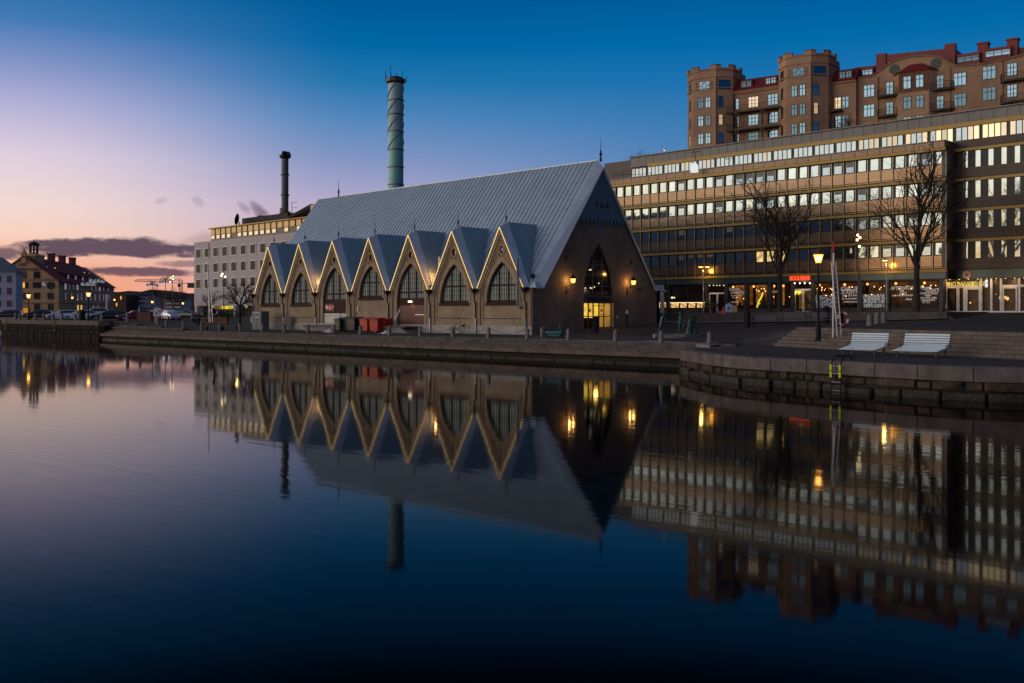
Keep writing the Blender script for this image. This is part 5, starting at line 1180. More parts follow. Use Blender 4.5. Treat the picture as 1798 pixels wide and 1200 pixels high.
# dormers in two rows, chimneys and turret
sl = (pk[1]-er[1])/half
for x in (119.5,132.5,145,157,168.5,181):
    yy = lh(x, lx=-1.2); d = thing('dormer', None, None, (-1.2, yy, er[1]+.1)); d.parent = LH
    MB().box(-3.2,0,-1.1,1.1,-.6,2.1).build('cheek', mat('dormer_red', (.08,.018,.02), .6), d); MB().add([(.4,-1.4,2.05),(.4,1.4,2.05),(-3.8,1.4,2.9),(-3.8,-1.4,2.9),(.4,-1.4,2.25),(.4,1.4,2.25),(-3.8,1.4,3.1),(-3.8,-1.4,3.1)], [(0,3,2,1),(4,5,6,7),(0,1,5,4),(1,2,6,5),(2,3,7,6),(3,0,4,7)]).build('roof', tile, d)
    MB().box(.0,.05,-.8,-.25,.1,1.9).box(.0,.05,.25,.8,.1,1.9).build('window', glass('dormer_pale', (.65,.6,.62), .7, .1, .01), d)
for x, y in ((84,472),(99,469),(150,480),(158,482)):
    q = lh(x, lx=-5.2); d = thing('upper_dormer', None, None, (-5.6, q, er[1]+5.0*sl-.3)); d.parent = LH
    MB().box(-2,0,-.9,.9,-.5,1.2).build('cheek', MT['dormer_red'], d); MB().box(.0,.06,-.7,.7,.1,.9).build('window', lit if x in (99,150) else glass('dormer_pale', (.65,.6,.62), .7, .1, .01), d)
for x in (74,90,109,127):
    q = lh(x, lx=pk[0]); s = 1.4 if x != 74 else .7
    MB().box(pk[0]-s*.6,pk[0]+s*.6,q-s,q+s,pk[1]-1,pk[1]+1.9*s/1.4).box(pk[0]-s*.6-.2,pk[0]+s*.6+.2,q-s-.2,q+s+.2,pk[1]+1.9*s/1.4,pk[1]+2.2*s/1.4).build('chimney', mat('chimney_red', (.13,.035,.03), .8), LH)
tq = lh(57, lx=pk[0]); tu = thing('turret', None, None, (pk[0]+.4, max(4, tq), pk[1])); tu.parent = LH
MB().lathe([(2.9,-3),(2.9,.1),(3.2,.15),(3.2,.4),(1.2,1.1)], n=8, a0=PI/8).build('base', ochre, tu); MB().lathe([(1.3,.9),(1.3,1.3)], n=8, a0=PI/8).build('sill', iron, tu)
m = MB(); [m.tube([(1.15*math.cos(PI/8+k*PI/4),1.15*math.sin(PI/8+k*PI/4),1.2),(1.15*math.cos(PI/8+k*PI/4),1.15*math.sin(PI/8+k*PI/4),3.6)], .16, 4) for k in range(8)]; m.lathe([(1.2,2.2),(1.2,2.35)], n=8, a0=PI/8); m.build('lantern_posts', iron, tu)
MB().lathe([(1.75,3.5),(1.6,3.8),(.9,4.4),(.2,4.6),(.05,5.2)], n=8, a0=PI/8).build('dome', iron, tu)
MB().box(-.7+pk[0],.7+pk[0],-.5,.6,pk[1]-2.2,pk[1]+.6).lathe([(.9,0),(.5,.6),(.05,1.7)], (pk[0],0,pk[1]+.6), 6).build('gable_pinnacle', ochre, LH)
# white house at the left edge
p = P(28, 262, z=2.5); t = thing('white_house', 'white plastered house with grey roof cut off by the left edge', 'house', p); t.rotation_euler = (0,0,az((R0*.95+F0*.3, R1*.95+F1*.3)))
h_ = zy(478, 262)-2.5; MB().box(-16,0,0,11,-1,h_).build('wall', mat('white_plaster', (.52,.52,.60), .85, 0, .12, .5), t)
MB().add([(.5,-.5,h_),(.5,11.5,h_),(-4,5.5,h_+4),(-16,5.5,h_+4),(-16,-.5,h_),(-16,11.5,h_)], [(0,1,2),(0,2,3,4),(2,1,5,3)]).build('roof', mat('roof_slate', (.13,.15,.18), .6, .1, .2, .6), t)
MB().box(-16,.15,-.15,-.001,h_-.4,h_-.02).box(-16,.1,-.1,-.001,3.9,4.1).build('cornice', mat('white_plaster', (.52,.52,.60)), t)
for i in range(3):
    for k in range(4):
        w = MB().box(-.5,.5,-.06,.0,-.85,.85).build('window', mat('window_brown', (.06,.035,.025)), t, loc=(-1.6-k*2.4-.2*(k > 1),-.02,h_-1.8-i*3.1)); MB().box(-.38,.38,-.08,-.061,-.75,.75).build('pane', wdk, w)
# distant blocks
def block(name, x0, x1, y, Z, label, m_, cat='building', dep=14, floors=3, cols=4, litc=0, pane=wdk, ww=.5, hh=.5):
    p = P(x0, Z, z=2.4); q = P(x1, Z, z=2.4); w = (q-p).length; t = thing(name, label, cat, p); t.rotation_euler = (0,0,az(((q-p).x,(q-p).y))); h = zy(y, Z)-2.4
    MB().box(0,w,0,dep,-1,h).build('wall', m_, t); MB().box(-.3,w+.3,-.3,dep+.3,h+.001,h+.35).build('roof_edge', dbr, t)
    for i in range(floors):
        for k in range(cols):
            cw = w/cols; fh = h/floors
            MB().box(cw*(k+.5)-cw*ww/2, cw*(k+.5)+cw*ww/2, -.06,-.01, fh*i+fh*.3, fh*i+fh*(.3+hh)).build('window', lit if random.random() < litc else pane, t)
    return t
dk1 = mat('far_dark', (.05,.04,.04), .9, 0, .2, .2); dk2 = mat('far_brown', (.09,.055,.045), .9, 0, .2, .2); wh2 = mat('far_white', (.55,.55,.62), .8)
block('low_building', 199, 222, 518, 420, 'low dark building just right of the ochre warehouse', dk2, cols=6, floors=3, litc=.08)
block('low_building', 221, 243, 516.5, 440, 'dark glazed building with tall lit posts between the warehouse and the small white block', dk1, cols=8, floors=3, litc=.18)
block('white_block', 243.5, 262, 521, 430, 'small white four-storey block in the distance behind the street', wh2, cols=3, floors=4, ww=.75, hh=.45)
block('low_building', 262, 288, 522, 520, 'brownish building behind bare trees in the distance', dk2, cols=5, floors=3, litc=.07)
t = block('rounded_block', 288, 317, 526.5, 430, 'white ribbon-windowed block with rounded corner in the distance', mat('far_white2', (.6,.58,.55), .8), cols=1, floors=4, ww=.96, hh=.45)
block('low_building', 316, 345, 524, 500, 'dark brown building beside the pale office building in the distance', dk1, cols=4, floors=2, litc=.1)
bl = MB(); pr = [(150,515),(185,512),(200,514),(226,511),(245,513),(265,508.5),(290,512),(315,516),(345,515),(380,516)]
for a, b in zip(pr, pr[1:]):
    A, B = P(a[0], 700, a[1]), P(b[0], 700, b[1]); n_ = Vector((F0, F1, 0))*40
    bl.hexa([(A.x,A.y,0),(B.x,B.y,0),(B.x+n_.x,B.y+n_.y,0),(A.x+n_.x,A.y+n_.y,0),(A.x,A.y,A.z),(B.x,B.y,B.z),(B.x+n_.x,B.y+n_.y,B.z),(A.x+n_.x,A.y+n_.y,A.z)])
o = bl.build('far_ridge', dk1); tag(o, kind='structure')
p = P(317.5, 600, z=2.4); t = thing('tower_crane', 'tower crane with a long horizontal jib in the far distance against the orange sky', 'crane', p, az((R0,R1)))
cr = mat('crane_dark', (.20,.09,.05), .8); h_ = zy(497, 600)-2.4; s = 600/1798
m = MB(); [m.tube([(a,b,0),(a,b,h_+2)], .16, 4) for a in (-.8,.8) for b in (-.8,.8)]
for k in range(9): m.tube([(-.8,0,k*2),(.8,0,k*2+2)], .13, 4)
m.build('mast', cr, t)
J0, J1 = -82*s, 24*s
m = MB().tube([(J0,0,h_+1),(J1,0,h_-.5)], .22, 4).tube([(J0,0,h_+1.1),(J0*.9,0,h_+2.0),(0,0,h_+2.4)], .16, 4)
for k in range(28): x = J0*.95*(1-k/28); m.tube([(x,0,h_+.9),(x+.5,0,h_+2.1),(x+1,0,h_+.9)], .1, 3, cap=False)
m.build('jib', cr, t); MB().box(J1-4,J1,-.6,.6,h_-3,h_).box(-1.6,-.2,-1,1,h_-2.4,h_-.6).build('counterweight', dbr, t)
# ================================================================== LAMPS
def street_lamp(name, x, ytop, ybase, Z, label, group, pw=1, big=False):
    p = P(x, Z, z=0); p.z = gz(p.x, p.y); t = thing(name, label, 'street lamp', p, 0, group); h = zy(ytop, Z)-p.z; k = .5
    MB().lathe([(.2,0),(.2,.12),(.15,.2),(.13,.95),(.07,1.05),(.055,h-.9),(.03,h-.62)], n=10).build('post', iron, t)
    MB().tube([(-.28,0,h-1.05),(.28,0,h-1.05)], .025, 5).build('ladder_bar', iron, t)
    MB().lathe([(.15,h-.62),(.29,h-.12)], n=6).build('lamp_glass', emit('street_glass', (1,.42,.08), 1.35, clear=True), t)
    MB().lathe([(.3,h-.12),(.3,h-.07),(.14,h+.12),(.06,h+.2),(.001,h+.3)], n=6).build('cap', mat('lamp_copper', (.12,.04,.02), .5), t)
    MB().lathe([(.13,h-.64),(.13,h-.59)], n=6).build('collar', iron, t)
    MB().ball((0,0,h-.36), .15, 8).build('bulb', emit('lamp_core', (1,.42,.08), 12), t)
    lamp('lamp_light', (0,0,h-.34), 55*pw, (1,.52,.16), .1, t); return t
SLG = 'old street lamps along the left quay'
street_lamp('street_lamp', 50, 516, 560, 142, 'lit lamp post at the left end of the quay in front of the ochre warehouse', SLG, 1.2)
street_lamp('street_lamp', 155.3, 513, 562, 134, 'lit black lamp post among the bollards before the white cars', SLG, 1.2)
street_lamp('street_lamp', 127, 521, 555, 275, 'smaller lit lamp in front of the long side of the warehouse', SLG, 12)
street_lamp('street_lamp', 201, 525, 555, 345, 'lit lamp at the far corner of the warehouse above the dark estate car', SLG, 12)
street_lamp('street_lamp', 267.5, 528, 554, 225, 'lit lamp right of the small white block in the distance', SLG)
street_lamp('street_lamp', 321, 530.5, 553, 245, 'small lit lamp just left of the pale office building', SLG)
t = street_lamp('street_lamp', 1437, 444, 577, 61, 'big lit lantern on a black post at the top of the sitting steps', 'old street lamp on the square', .55)
for k in ('group',): del t[k]
t.scale = (1.12,1.12,1.0)
def shade_lamp(x, y, ybase, Z, heads, label, cat='street lamp', lit_=True):
    p = P(x, Z, z=0); p.z = gz(p.x, p.y); t = thing('arm_lamp', label, cat, p, az((R0,R1)), 'tall lamps with hanging white shades'); h = zy(y, Z)-p.z
    MB().tube([(0,0,0),(0,0,h+.4)], .09, 6, .05).build('post', mat('post_grey', (.09,.08,.08), .6), t); s = Z/1798
    for hx, hy in heads:
        dx = (hx-x)*s; zz_ = zy(hy, Z)-p.z
        if abs(dx) > .2: MB().tube([(0,0,zz_-.1),(dx*.35,0,zz_+.75),(dx*.8,0,zz_+.85),(dx,0,zz_+.3)], .05, 5).build('arm', mat('post_grey', (.09,.08,.08)), t)
        MB().lathe([(.08,.3),(.3,.1),(.36,-.12),(.36,-.16)], (dx,0,zz_), 10).build('shade', mat('shade_white', (.7,.72,.75), .4), t)
        MB().lathe([(.3,-.2),(.2,-.25)], (dx,0,zz_), 10).build('diffuser', emit('shade_light', (.9,.9,1), .5 if lit_ else .05), t)
shade_lamp(90, 497, 556, 160, [(78,498.5)], 'curved arm lamp with one white shade before the round warehouse window')
shade_lamp(170.5, 491, 556, 165, [(146,499),(154,499),(157.5,499),(165,499),(161,493),(168,493.5),(174.5,493),(181,494)], 'tall post carrying eight white hanging shades against the red roof')
dl = [(259,501),(264,500),(272,500.5),(276,502)]
shade_lamp(267.5, 497, 553, 200, dl, 'double curved arm lamp left of the other one against the orange sky', lit_=False)
shade_lamp(290.5, 491.5, 553, 185, [(281,496),(285,495),(295,495),(299,495)], 'taller double curved arm lamp beside the floodlight mast', lit_=False)
def mast(x, y, ybase, Z, heads, label, col=(1,.75,.4)):
    p = P(x, Z, z=0); p.z = gz(p.x, p.y); t = thing('light_mast', label, 'light mast', p, az((R0,R1)), 'slim masts with spotlights'); h = zy(y, Z)-p.z; s = Z/1798
    MB().tube([(0,0,0),(0,0,h)], .08, 6, .06).build('post', mat('post_grey', (.09,.08,.08)), t)
    for hx, hy in heads:
        dx = (hx-x)*s; z_ = zy(hy, Z)-p.z
        MB().tube([(0,0,z_),(dx,0,z_)], .04, 4).build('bracket', iron, t); MB().tube([(dx-.16,.2,z_+.1),(dx,-.05,z_)], .13, 8).build('spotlight', iron, t)
        MB().ball((dx,-.17,z_-.02), .13, 8).build('lens', emit('spot_amber', col, 4), t)
mast(302.5, 482.5, 553, 175, [(304.5,485.5),(300.5,487.5),(299.5,495),(304.5,490)], 'slim mast with four spotlights against the orange sky, left of the pale building')
mast(393, 477, 560, 133, [(391,481),(396,486),(389.5,484)], 'slim mast with spotlights standing before the pale office building')
mast(1507, 409, 549, 104, [(1505,413),(1509,417.5),(1504,421.5),(1508,433)], 'slim mast with spotlights on the terrace before the bronze facade')
def ball_lamp(x, y, Z, label, two=False):
    p = P(x, Z, z=0); p.z = gz(p.x, p.y); t = thing('terrace_lamp', label, 'street lamp', p, az((R0,R1)), 'terrace lamps close to the office facade'); h = zy(y, Z)-p.z
    MB().tube([(0,0,0),(0,0,h-.3)], .055, 6).build('post', steel, t)
    for dx in ((-.32, .5) if two else (-.2,)):
        MB().tube([(0,0,h-.5),(dx,0,h+.05)], .03, 4).build('arm', steel, t); MB().lathe([(.05,.18),(.36,.06),(.38,.0)], (dx,0,h), 12).build('shade', iron, t)
        MB().lathe([(.33,-.02),(.2,-.12)], (dx,0,h), 12).build('diffuser', emit('amber_diffuser', (1,.6,.15), 3.2 if dx < 0 else .6), t)
    lamp('lamp_light', (-.2,.25,h-.5), 85, (1,.55,.1), .15, t)
ball_lamp(1235, 468.5, onv(1235,45.9)[1], 'terrace lamp with a glowing shade left of the orange shop windows', True)
ball_lamp(1557, 457, onv(1557,45.9)[1], 'terrace lamp with a glowing shade right of the spotlight mast')
# ================================================================== BOLLARDS AND CHAINS
bm_ = MB().lathe([(.17,-.1),(.165,.1),(.135,.62),(.11,.72),(.05,.77),(.001,.78)], n=12); bst = mat('bollard_granite', (.20,.18,.175), .8, 0, .3, 4, .2, 20)
bproto = None; chproto = []
BX = [292,322,354,386,421,461,499.5,540.5,586,633,684,738,795,858,926,998,1081,1161,1246]
def bollard(u, v, label, group, h=1, m_=None):
    global bproto
    if bproto is None: bproto = bm_.build('bollard', bst, smooth=True); b = bproto
    else: b = bproto.copy(); COL.objects.link(b)
    b.location = (u, v, gz(u, v)); b.rotation_euler = (0,0,random.uniform(0,6)); b.scale = (h, h, h*random.uniform(.97,1.03)); tag(b, label, 'bollard', group); return b
prev = None; tops = []
for i, x in enumerate(BX):
    u, Z = onv(x, -6.15); n = 14-i
    lab = 'granite bollard on the steps edge right in front of the hall corner' if n == 0 else 'granite bollard on the steps edge, %s to the %s of the hall corner' % (['','first','second','third','fourth','fifth','sixth','seventh','eighth','ninth','tenth','eleventh','twelfth','thirteenth','fourteenth'][abs(n)], 'left' if n > 0 else 'right')
    b = bollard(u, -6.15, lab, 'bollards along the stepped quay', 1.08); top = b.location+Vector((0,0,.78)); tops.append((top, n))
for (a, n), (b, n2) in zip(tops, tops[1:]):
    pts = [a.lerp(b, q/12)-Vector((0,0,.38*(1-(2*q/12-1)**2))) for q in range(13)]
    m = MB().tube([p-a for p in pts], .018, 4); o = m.build('chain', iron); o.location = a
    tag(o, 'dark chain hanging to the right of the %s' % ('corner bollard' if n == 0 else ('%s bollard %s of the hall corner' % (['','first','second','third','fourth','fifth','sixth','seventh','eighth','ninth','tenth','eleventh','twelfth','thirteenth','fourteenth'][abs(n)], 'left' if n > 0 else 'right'))), 'chain', 'chains between the quay bollards')
u, Z = onv(952, 0); p = at(953, v=-1.2); bollard(onv(952,-2.6)[0], -2.6, 'single bollard close to the dark gable wall of the hall', 'bollards standing apart on the square')
for i, x in enumerate((27.5,35,62,77,93.5,109,132.7,178.5,224)):
    u, Z = onv(x, -7.0); bollard(u, -7.0, 'bollard on the dark left quay, %s from its far left end' % ['first','second','third','fourth','fifth','sixth','seventh','eighth','ninth'][i], 'bollards on the left quay', 1.35)
for i, (x, v) in enumerate(((277,-4),(274,-1.0),(338,12))):
    u, Z = onv(x, v); bollard(u, v, ['bollard beside the square parking sign','bollard just behind the parking sign','lone bollard near the dark figure left of the pale building'][i], 'bollards by the street end', 1.3)
for i, (x, y) in enumerate(((1527,572),(1540,569),(1552,567.5))):
    p = onground(x, y); b = bollard(p.x, p.y, ['front','middle','rear'][i]+' of three rounded stone bollards below the retaining wall', 'three bollards at the low wall', 1.12); b.scale = (1.35,1.35,1.1)
# ================================================================== QUAY FURNITURE
def sun_bench(px, py, wdt, label):
    A = G(px, py, 1.3); d = Vector((R0*.74-F0*.67, R1*.74-F1*.67, 0)); w = wdt; t = thing('sun_lounger', label, 'lounger', (A.x, A.y, 1.3), az(d), 'pair of slatted double loungers'); 
    slat = mat('slat_blue', (.74,.84,.88), .35, .1, .06, 2); m = MB(); L_ = []
    # curve: foot end front, seat, back
    cur = [(0,.30),(.6,.37),(1.1,.43),(1.3,.48),(1.45,.60),(1.58,.86),(1.68,1.16)]
    def cp_(t_):
        s = t_*(len(cur)-1); i = min(int(s), len(cur)-2); f = s-i; return (cur[i][0]+(cur[i+1][0]-cur[i][0])*f, cur[i][1]+(cur[i+1][1]-cur[i][1])*f)
    ds = []; tot = 0; L2 = [0]
    for a, b in zip(cur, cur[1:]): tot += math.hypot(b[0]-a[0], b[1]-a[1]); L2.append(tot)
    s = .03; sl_ = []
    while s < tot-.04:
        for i in range(len(cur)-1):
            if L2[i] <= s <= L2[i+1]:
                f = (s-L2[i])/(L2[i+1]-L2[i]); y = cur[i][0]+(cur[i+1][0]-cur[i][0])*f; z = cur[i][1]+(cur[i+1][1]-cur[i][1])*f; an = math.atan2(cur[i+1][1]-cur[i][1], cur[i+1][0]-cur[i][0]); break
        sl_.append((y, z, an)); s += .122
    for k, (y, z, an) in enumerate(sl_): m.cbox((w/2, y, z), (w, .086, .026), 0, an)
    m.build('slats', slat, t, bevel=.004)
    for x in (.12, w-.12):
        f = MB().tube([(x, y+.0, z-.045) for y, z in cur], .03, 5); f.build('side_rail', mat('rail_dark', (.05,.06,.065), .5, .4), t)
    for x in (.14, w-.14):
        for y in (.22, 1.35): MB().box(x-.035,x+.035,y-.035,y+.035,0,.31).build('leg', mat('rail_dark', (.05,.06,.065)), t)
    for x in (-.05, w+.05): MB().tube([(x,1.0,.33),(x,1.0,.56),(x,1.45,.58),(x,1.55,.48)], .024, 5).build('armrest', mat('rail_dark', (.05,.06,.065)), t)
    return t
sun_bench(1472,624,1.86,'slatted double sun lounger nearer the quay ladder with a small white sticker')
sun_bench(1566,627,2.12,'slatted double sun lounger farther right, next to the darker steps')
# ladder on the right quay
s_ = None
lp_ = G(1473, 635, 1.3); e1 = min(range(len(QR)-1), key=lambda i: (QR[i]-lp_.xy).length); tdir = (QR[e1+1]-QR[e1-1]).normalized() if e1 else (QR[1]-QR[0]).normalized()
t = thing('quay_ladder', 'black quay ladder with bright yellow reflectors below the sun loungers', 'ladder', (lp_.x, lp_.y, 0), az(tdir), 'ladders on the quay walls')
for s in (-.24,.24):
    MB().tube([(s,.6,1.36),(s,.35,1.55),(s,.05,1.5),(s,-.16,1.25),(s,-.2,0),(s,-.2,-.4)], .028, 6).build('rail', iron, t)
    for z in (.62, .92): MB().box(s-.045,s+.045,-.255,-.235,z,z+.25).build('reflector', emit('reflector_bright', (.72,.9,.04), .3), t)
MB().tube([(-.24,.35,1.55),(.24,.35,1.55)], .028, 6).tube([(.24,.35,1.55),(.7,.3,1.5)], .028, 6).tube([(-.24,.35,1.55),(-.4,.35,1.45)], .028, 6).build('handle_bar', iron, t)
MB().tube([(-.24,-.2,.05),(.24,-.2,.05)], .015, 5).tube([(-.24,-.2,.42),(.24,-.2,.42)], .02, 5).tube([(-.24,-.2,.78),(.24,-.2,.78)], .02, 5).tube([(-.24,-.2,1.1),(.24,-.2,1.1)], .02, 5).build('rungs', steel, t)
# rescue pole, ladder and lifebuoy at the steps
def rescue(x, Z, ytop, label, lab2, lab3, lean=.18, big=True):
    p = P(x, Z, z=0); p.z = gz(p.x, p.y)+.0; h = zy(ytop, Z)-p.z; a_ = az((R0,R1))
    t = thing('rescue_post', lab3, 'post', p, a_); MB().tube([(-.16,0,0),(-.12,0,h)], .05, 6).build('post', wht, t); MB().tube([(-.12,0,h-.7),(-.12,0,h)], .056, 6).build('red_tip', mat('red_paint', (.5,.02,.02), .5), t)
    MB().box(.2,.5,.1,.16,.55,1.45).build('holder_board', iron, t)
    t = thing('rescue_ladder', label, 'ladder', (p.x, p.y, p.z), a_); hl_ = h*.78
    for s in (-.16, .08): MB().tube([(s+lean,-.25,0),(s-lean*.6,-.08,hl_)], .036, 6).build('rail', mat('alu', (.62,.62,.64), .35, .6), t)
    MB().build('x', None) if False else None
    m = MB(); [m.tube([(-.16+lean-(lean*1.6)*q/15,-.25+.17*q/15,hl_*q/15),(.08+lean-(lean*1.6)*q/15,-.25+.17*q/15,hl_*q/15)], .018, 4) for q in range(1, 15)]; m.build('rungs', MT['alu'], t)
    m = MB(); [m.tube([(-.16+lean-(lean*1.6)*q,-.26+.17*q,hl_*q-.08),(-.16+lean-(lean*1.6)*q,-.26+.17*q,hl_*q+.08)], .042, 5) for q in (.12,.92)]; m.build('yellow_tape', mat('tape_yellow', (.7,.6,.03), .5), t)
    q = thing('lifebuoy', lab2, 'lifebuoy', (p.x+R0*.42, p.y+R1*.42-.0, p.z+1.1), a_); m = MB(); r_ = MB()
    for k in range(8):
        pts = [(.30*math.cos(a),-.02,.36*math.sin(a)) for a in [2*PI*(k+j/4)/8 for j in range(5)]]; (m if k % 2 else r_).tube(pts, .07, 8)
    m.build('white_ring', wht, q); r_.build('red_bands', mat('red_paint', (.5,.02,.02)), q)
rescue(1467.5, 60.3, 424, 'aluminium rescue ladder leaning on the white post at the top of the sitting steps', 'red and white lifebuoy hanging by the tall ladder on the square', 'white post with a red tip behind the aluminium ladder on the square')
rescue(369, 103, 427, 'pale ladder leaning on the white flagpole left of the hall', 'red and white lifebuoy on the white pole left of the hall', 'tall white pole standing on the quay left of the hall', .25)
# park benches, bins, shop sign
def bench(x0, x1, y, Z, label, back=True):
    p = P(x0, Z, z=0); q = P(x1, Z, z=0); d = q-p; w = d.length; p.z = gz(p.x, p.y); t = thing('park_bench', label, 'bench', p, az(d), 'row of park benches below the terrace')
    bw = mat('bench_slat', (.20,.19,.19), .4, .1, .2, 2); m = MB(); [m.box(0,w,-.05+.13*k,.05+.13*k,.44,.475) for k in range(4)]; m.build('seat', bw, t)
    m = MB(); [m.box(0,w,.46+.03*k,.49+.03*k,.62+.15*k,.72+.15*k) for k in range(3)]; m.build('backrest', bw, t)
    for x in (.12, w-.12): MB().tube([(x,-.02,0),(x,-.02,.44),(x,.42,.44),(x,.40,0)], .028, 5).tube([(x,.40,.44),(x,.52,1.06)], .028, 5).tube([(x,-.02,.44),(x,-.02,.66),(x,.46,.66)], .022, 5).build('leg', iron, t)
bench(1322,1369.5,572,86,'left of the three dark park benches below the retaining wall')
bench(1374,1420,572,86,'middle one of the three dark park benches, left of the lamp post')
bench(1424,1459,570,84,'right park bench partly behind the big lantern post')
def bin_(x, y, h, r, label, Z):
    p = P(x, Z, z=0); p.z = gz(p.x, p.y); t = thing('litter_bin', label, 'litter bin', p, 0, 'black litter bins'); MB().lathe([(r*.9,0),(r,.1),(r,h*.8),(r*1.1,h*.82),(r*1.1,h*.87)], n=14).build('body', iron, t); MB().lathe([(r*1.0,h*.9),(r*.8,h),(.001,h*1.06)], n=14).build('lid', iron, t)
    m = MB(); [m.tube([(r*.9*math.cos(a),r*.9*math.sin(a),h*.86),(r*.9*math.cos(a),r*.9*math.sin(a),h*.92)], .02, 4) for a in (0,1.6,3.1,4.7)]; m.build('lid_posts', iron, t)
bin_(1312, 570, 1.35, .27, 'black litter bin at the left end of the benches', 86); bin_(1451, 568, 1.35, .3, 'black litter bin behind the right park bench', 86)
bin_(144, 562, 1.5, .42, 'dark litter bin beside the lamp post on the left quay', 136); bin_(1045.5, 570, 1.15, .24, 'dark bin standing in front of the lit entrance of the hall', 86.5)
p = P(1101, 91.5, z=0); p.z = gz(p.x, p.y); t = thing('sign_post', 'thin black post with a white reflector beside the hall gable', 'post', p); MB().lathe([(.1,0),(.09,1.2)], n=8).build('post', iron, t); MB().lathe([(.095,1.2),(.095,1.45),(.05,1.5)], n=8).build('white_top', wht, t)
p = P(1280.5, 108, z=3.42); t = thing('menu_box', 'pale blue and yellow house-shaped sign box on the terrace wall', 'sign', p, az((R0,R1)))
MB().prism([(-.35,0),(.35,0),(.35,.75),(0,1.0),(-.35,.75)], 0, .45, 'xz').build('box', mat('box_blue', (.38,.5,.58), .6), t); MB().box(.36,.85,.05,.4,0,.75).build('side_panel', mat('box_yellow', (.45,.33,.12), .6), t); MB().box(-.18,.12,-.02,-.005,.25,.6).build('blue_mark', mat('mark_blue', (.05,.25,.45), .6), t)
p = P(1270.5, 107, z=3.3); t = thing('traffic_cone', 'small red traffic cone on the terrace beside the pale sign box', 'traffic cone', p); MB().lathe([(.22,0),(.05,.7),(.001,.72)], n=10).build('cone', mat('cone_red', (.6,.03,.02), .6), t); MB().box(-.26,.26,-.26,.26,-.03,-.001).build('base', mat('cone_red', (.6,.03,.02)), t)
# potted plants by the cafe door
for i, (x, l) in enumerate(((1241,'leafy potted plant with pale leaves left of the white café door'),(1253,'low potted plant at the foot of the white café door'))):
    p = P(x, onv(x,46.2)[1], z=3.38); t = thing('potted_plant', l, 'potted plant', p, group='pots at the café door'); MB().lathe([(.22,0),(.32,.5),(.34,.5)], n=10).build('pot', mat('pot_clay', (.12,.06,.04), .8), t)
    m = MB(); rr_ = random.Random(i)
    for k in range(90):
        a = rr_.uniform(0,6.28); e = rr_.uniform(0,1); c_ = Vector((math.cos(a)*.6*e, math.sin(a)*.5*e, .6+rr_.uniform(0,1.1 if i == 0 else .6))); m.cbox(c_, (.2,.012,.09), rr_.uniform(0,6), rr_.uniform(-1,1))
    m.build('leaves', mat('leaf_pale', (.14,.15,.05), .7, 0, .5, 4), t)
# containers and clutter in front of the hall
def wheelie(x, v, label, w, d, h, m_, group, lid=True, rz=0):
    u, Z = onv(x, v); t = thing('waste_container', label, 'waste container', (u, v, gz(u, v)), rz, group)
    MB().hexa([(-w*.44,-d*.44,.12),(w*.44,-d*.44,.12),(w*.44,d*.44,.12),(-w*.44,d*.44,.12),(-w/2,-d/2,h*.88),(w/2,-d/2,h*.88),(w/2,d/2,h*.88),(-w/2,d/2,h*.88)]).build('body', m_, t, bevel=.03)
    MB().hexa([(-w*.53,-d*.55,h*.885),(w*.53,-d*.55,h*.885),(w*.53,d*.5,h*.885),(-w*.53,d*.5,h*.885),(-w*.5,-d*.5,h*.93),(w*.5,-d*.5,h*.93),(w*.5,d*.5,h),(-w*.5,d*.5,h)]).build('lid', m_, t, bevel=.02)
    MB().tube([(-w*.45,-d*.58,h*.84),(w*.45,-d*.58,h*.84)], .03, 5).build('handle', m_, t)
    for sx_ in (-1,1):
        for sy in (-1,1): o = MB().lathe([(.09,-.03),(.09,.03)], n=10).build('wheel', iron, t, loc=(sx_*w*.38,sy*d*.38,.09)); o.rotation_euler = (0,PI/2,0)
gm = mat('bin_green', (.012,.05,.03), .45, 0, .1, 2); gd = mat('bin_dark', (.008,.02,.016), .4, 0, .1, 2); rm = mat('bin_red', (.45,.03,.01), .4, 0, .08, 2)
wheelie(597, -2.2, 'small green waste container at the left end of the row', .95, .8, 1.35, gm, 'waste containers in front of the hall')
wheelie(607.5, -1.7, 'black-green container between the small green one and the next black one', 1.25, 1.0, 1.45, gd, 'waste containers in front of the hall')
wheelie(621.5, -1.7, 'wide black container left of the red ones', 1.5, 1.0, 1.45, gd, 'waste containers in front of the hall')
wheelie(645, -1.8, 'bright red waste container next to the black ones', 1.25, 1.0, 1.4, rm, 'waste containers in front of the hall')
wheelie(662, -2.3, 'bright red waste container standing slightly forward in the middle', 1.15, .95, 1.42, rm, 'waste containers in front of the hall', rz=.12)
wheelie(676, -1.5, 'bright red waste container at the right end behind the dock', 1.2, 1.0, 1.35, rm, 'waste containers in front of the hall')
p = at(457.5, v=-2.0); t = thing('utility_cabinet', 'grey steel cabinet with white stickers at the left corner of the hall', 'cabinet', p)
MB().box(-.95,.95,-.5,.5,0,2.0).build('body', mat('cabinet_grey', (.13,.14,.16), .6, .1, .1), t, bevel=.02); m = MB(); [m.box(a,a+.16,-.515,-.502,b,b+.12) for a, b in ((-.6,1.75),(-.2,1.8),(.1,1.8),(-.15,1.3),(.15,1.3),(.5,1.75))]; m.build('stickers', wht, t); MB().box(-.01,.01,-.51,-.501,.05,1.95).build('door_gap', iron, t)
p = at(443.5, v=-1.5); t = thing('lifebuoy', 'white lifebuoy hanging on the left side of the grey cabinet', 'lifebuoy', (p.x,p.y,p.z+1.1)); MB().tube([(.3*math.cos(a),0,.34*math.sin(a)) for a in [2*PI*k/16 for k in range(17)]], .07, 8).build('ring', wht, t)
p = at(501, v=-.8); t = thing('plank_stack', 'weathered planks leaning against the wall beside the second downpipe', 'planks', p)
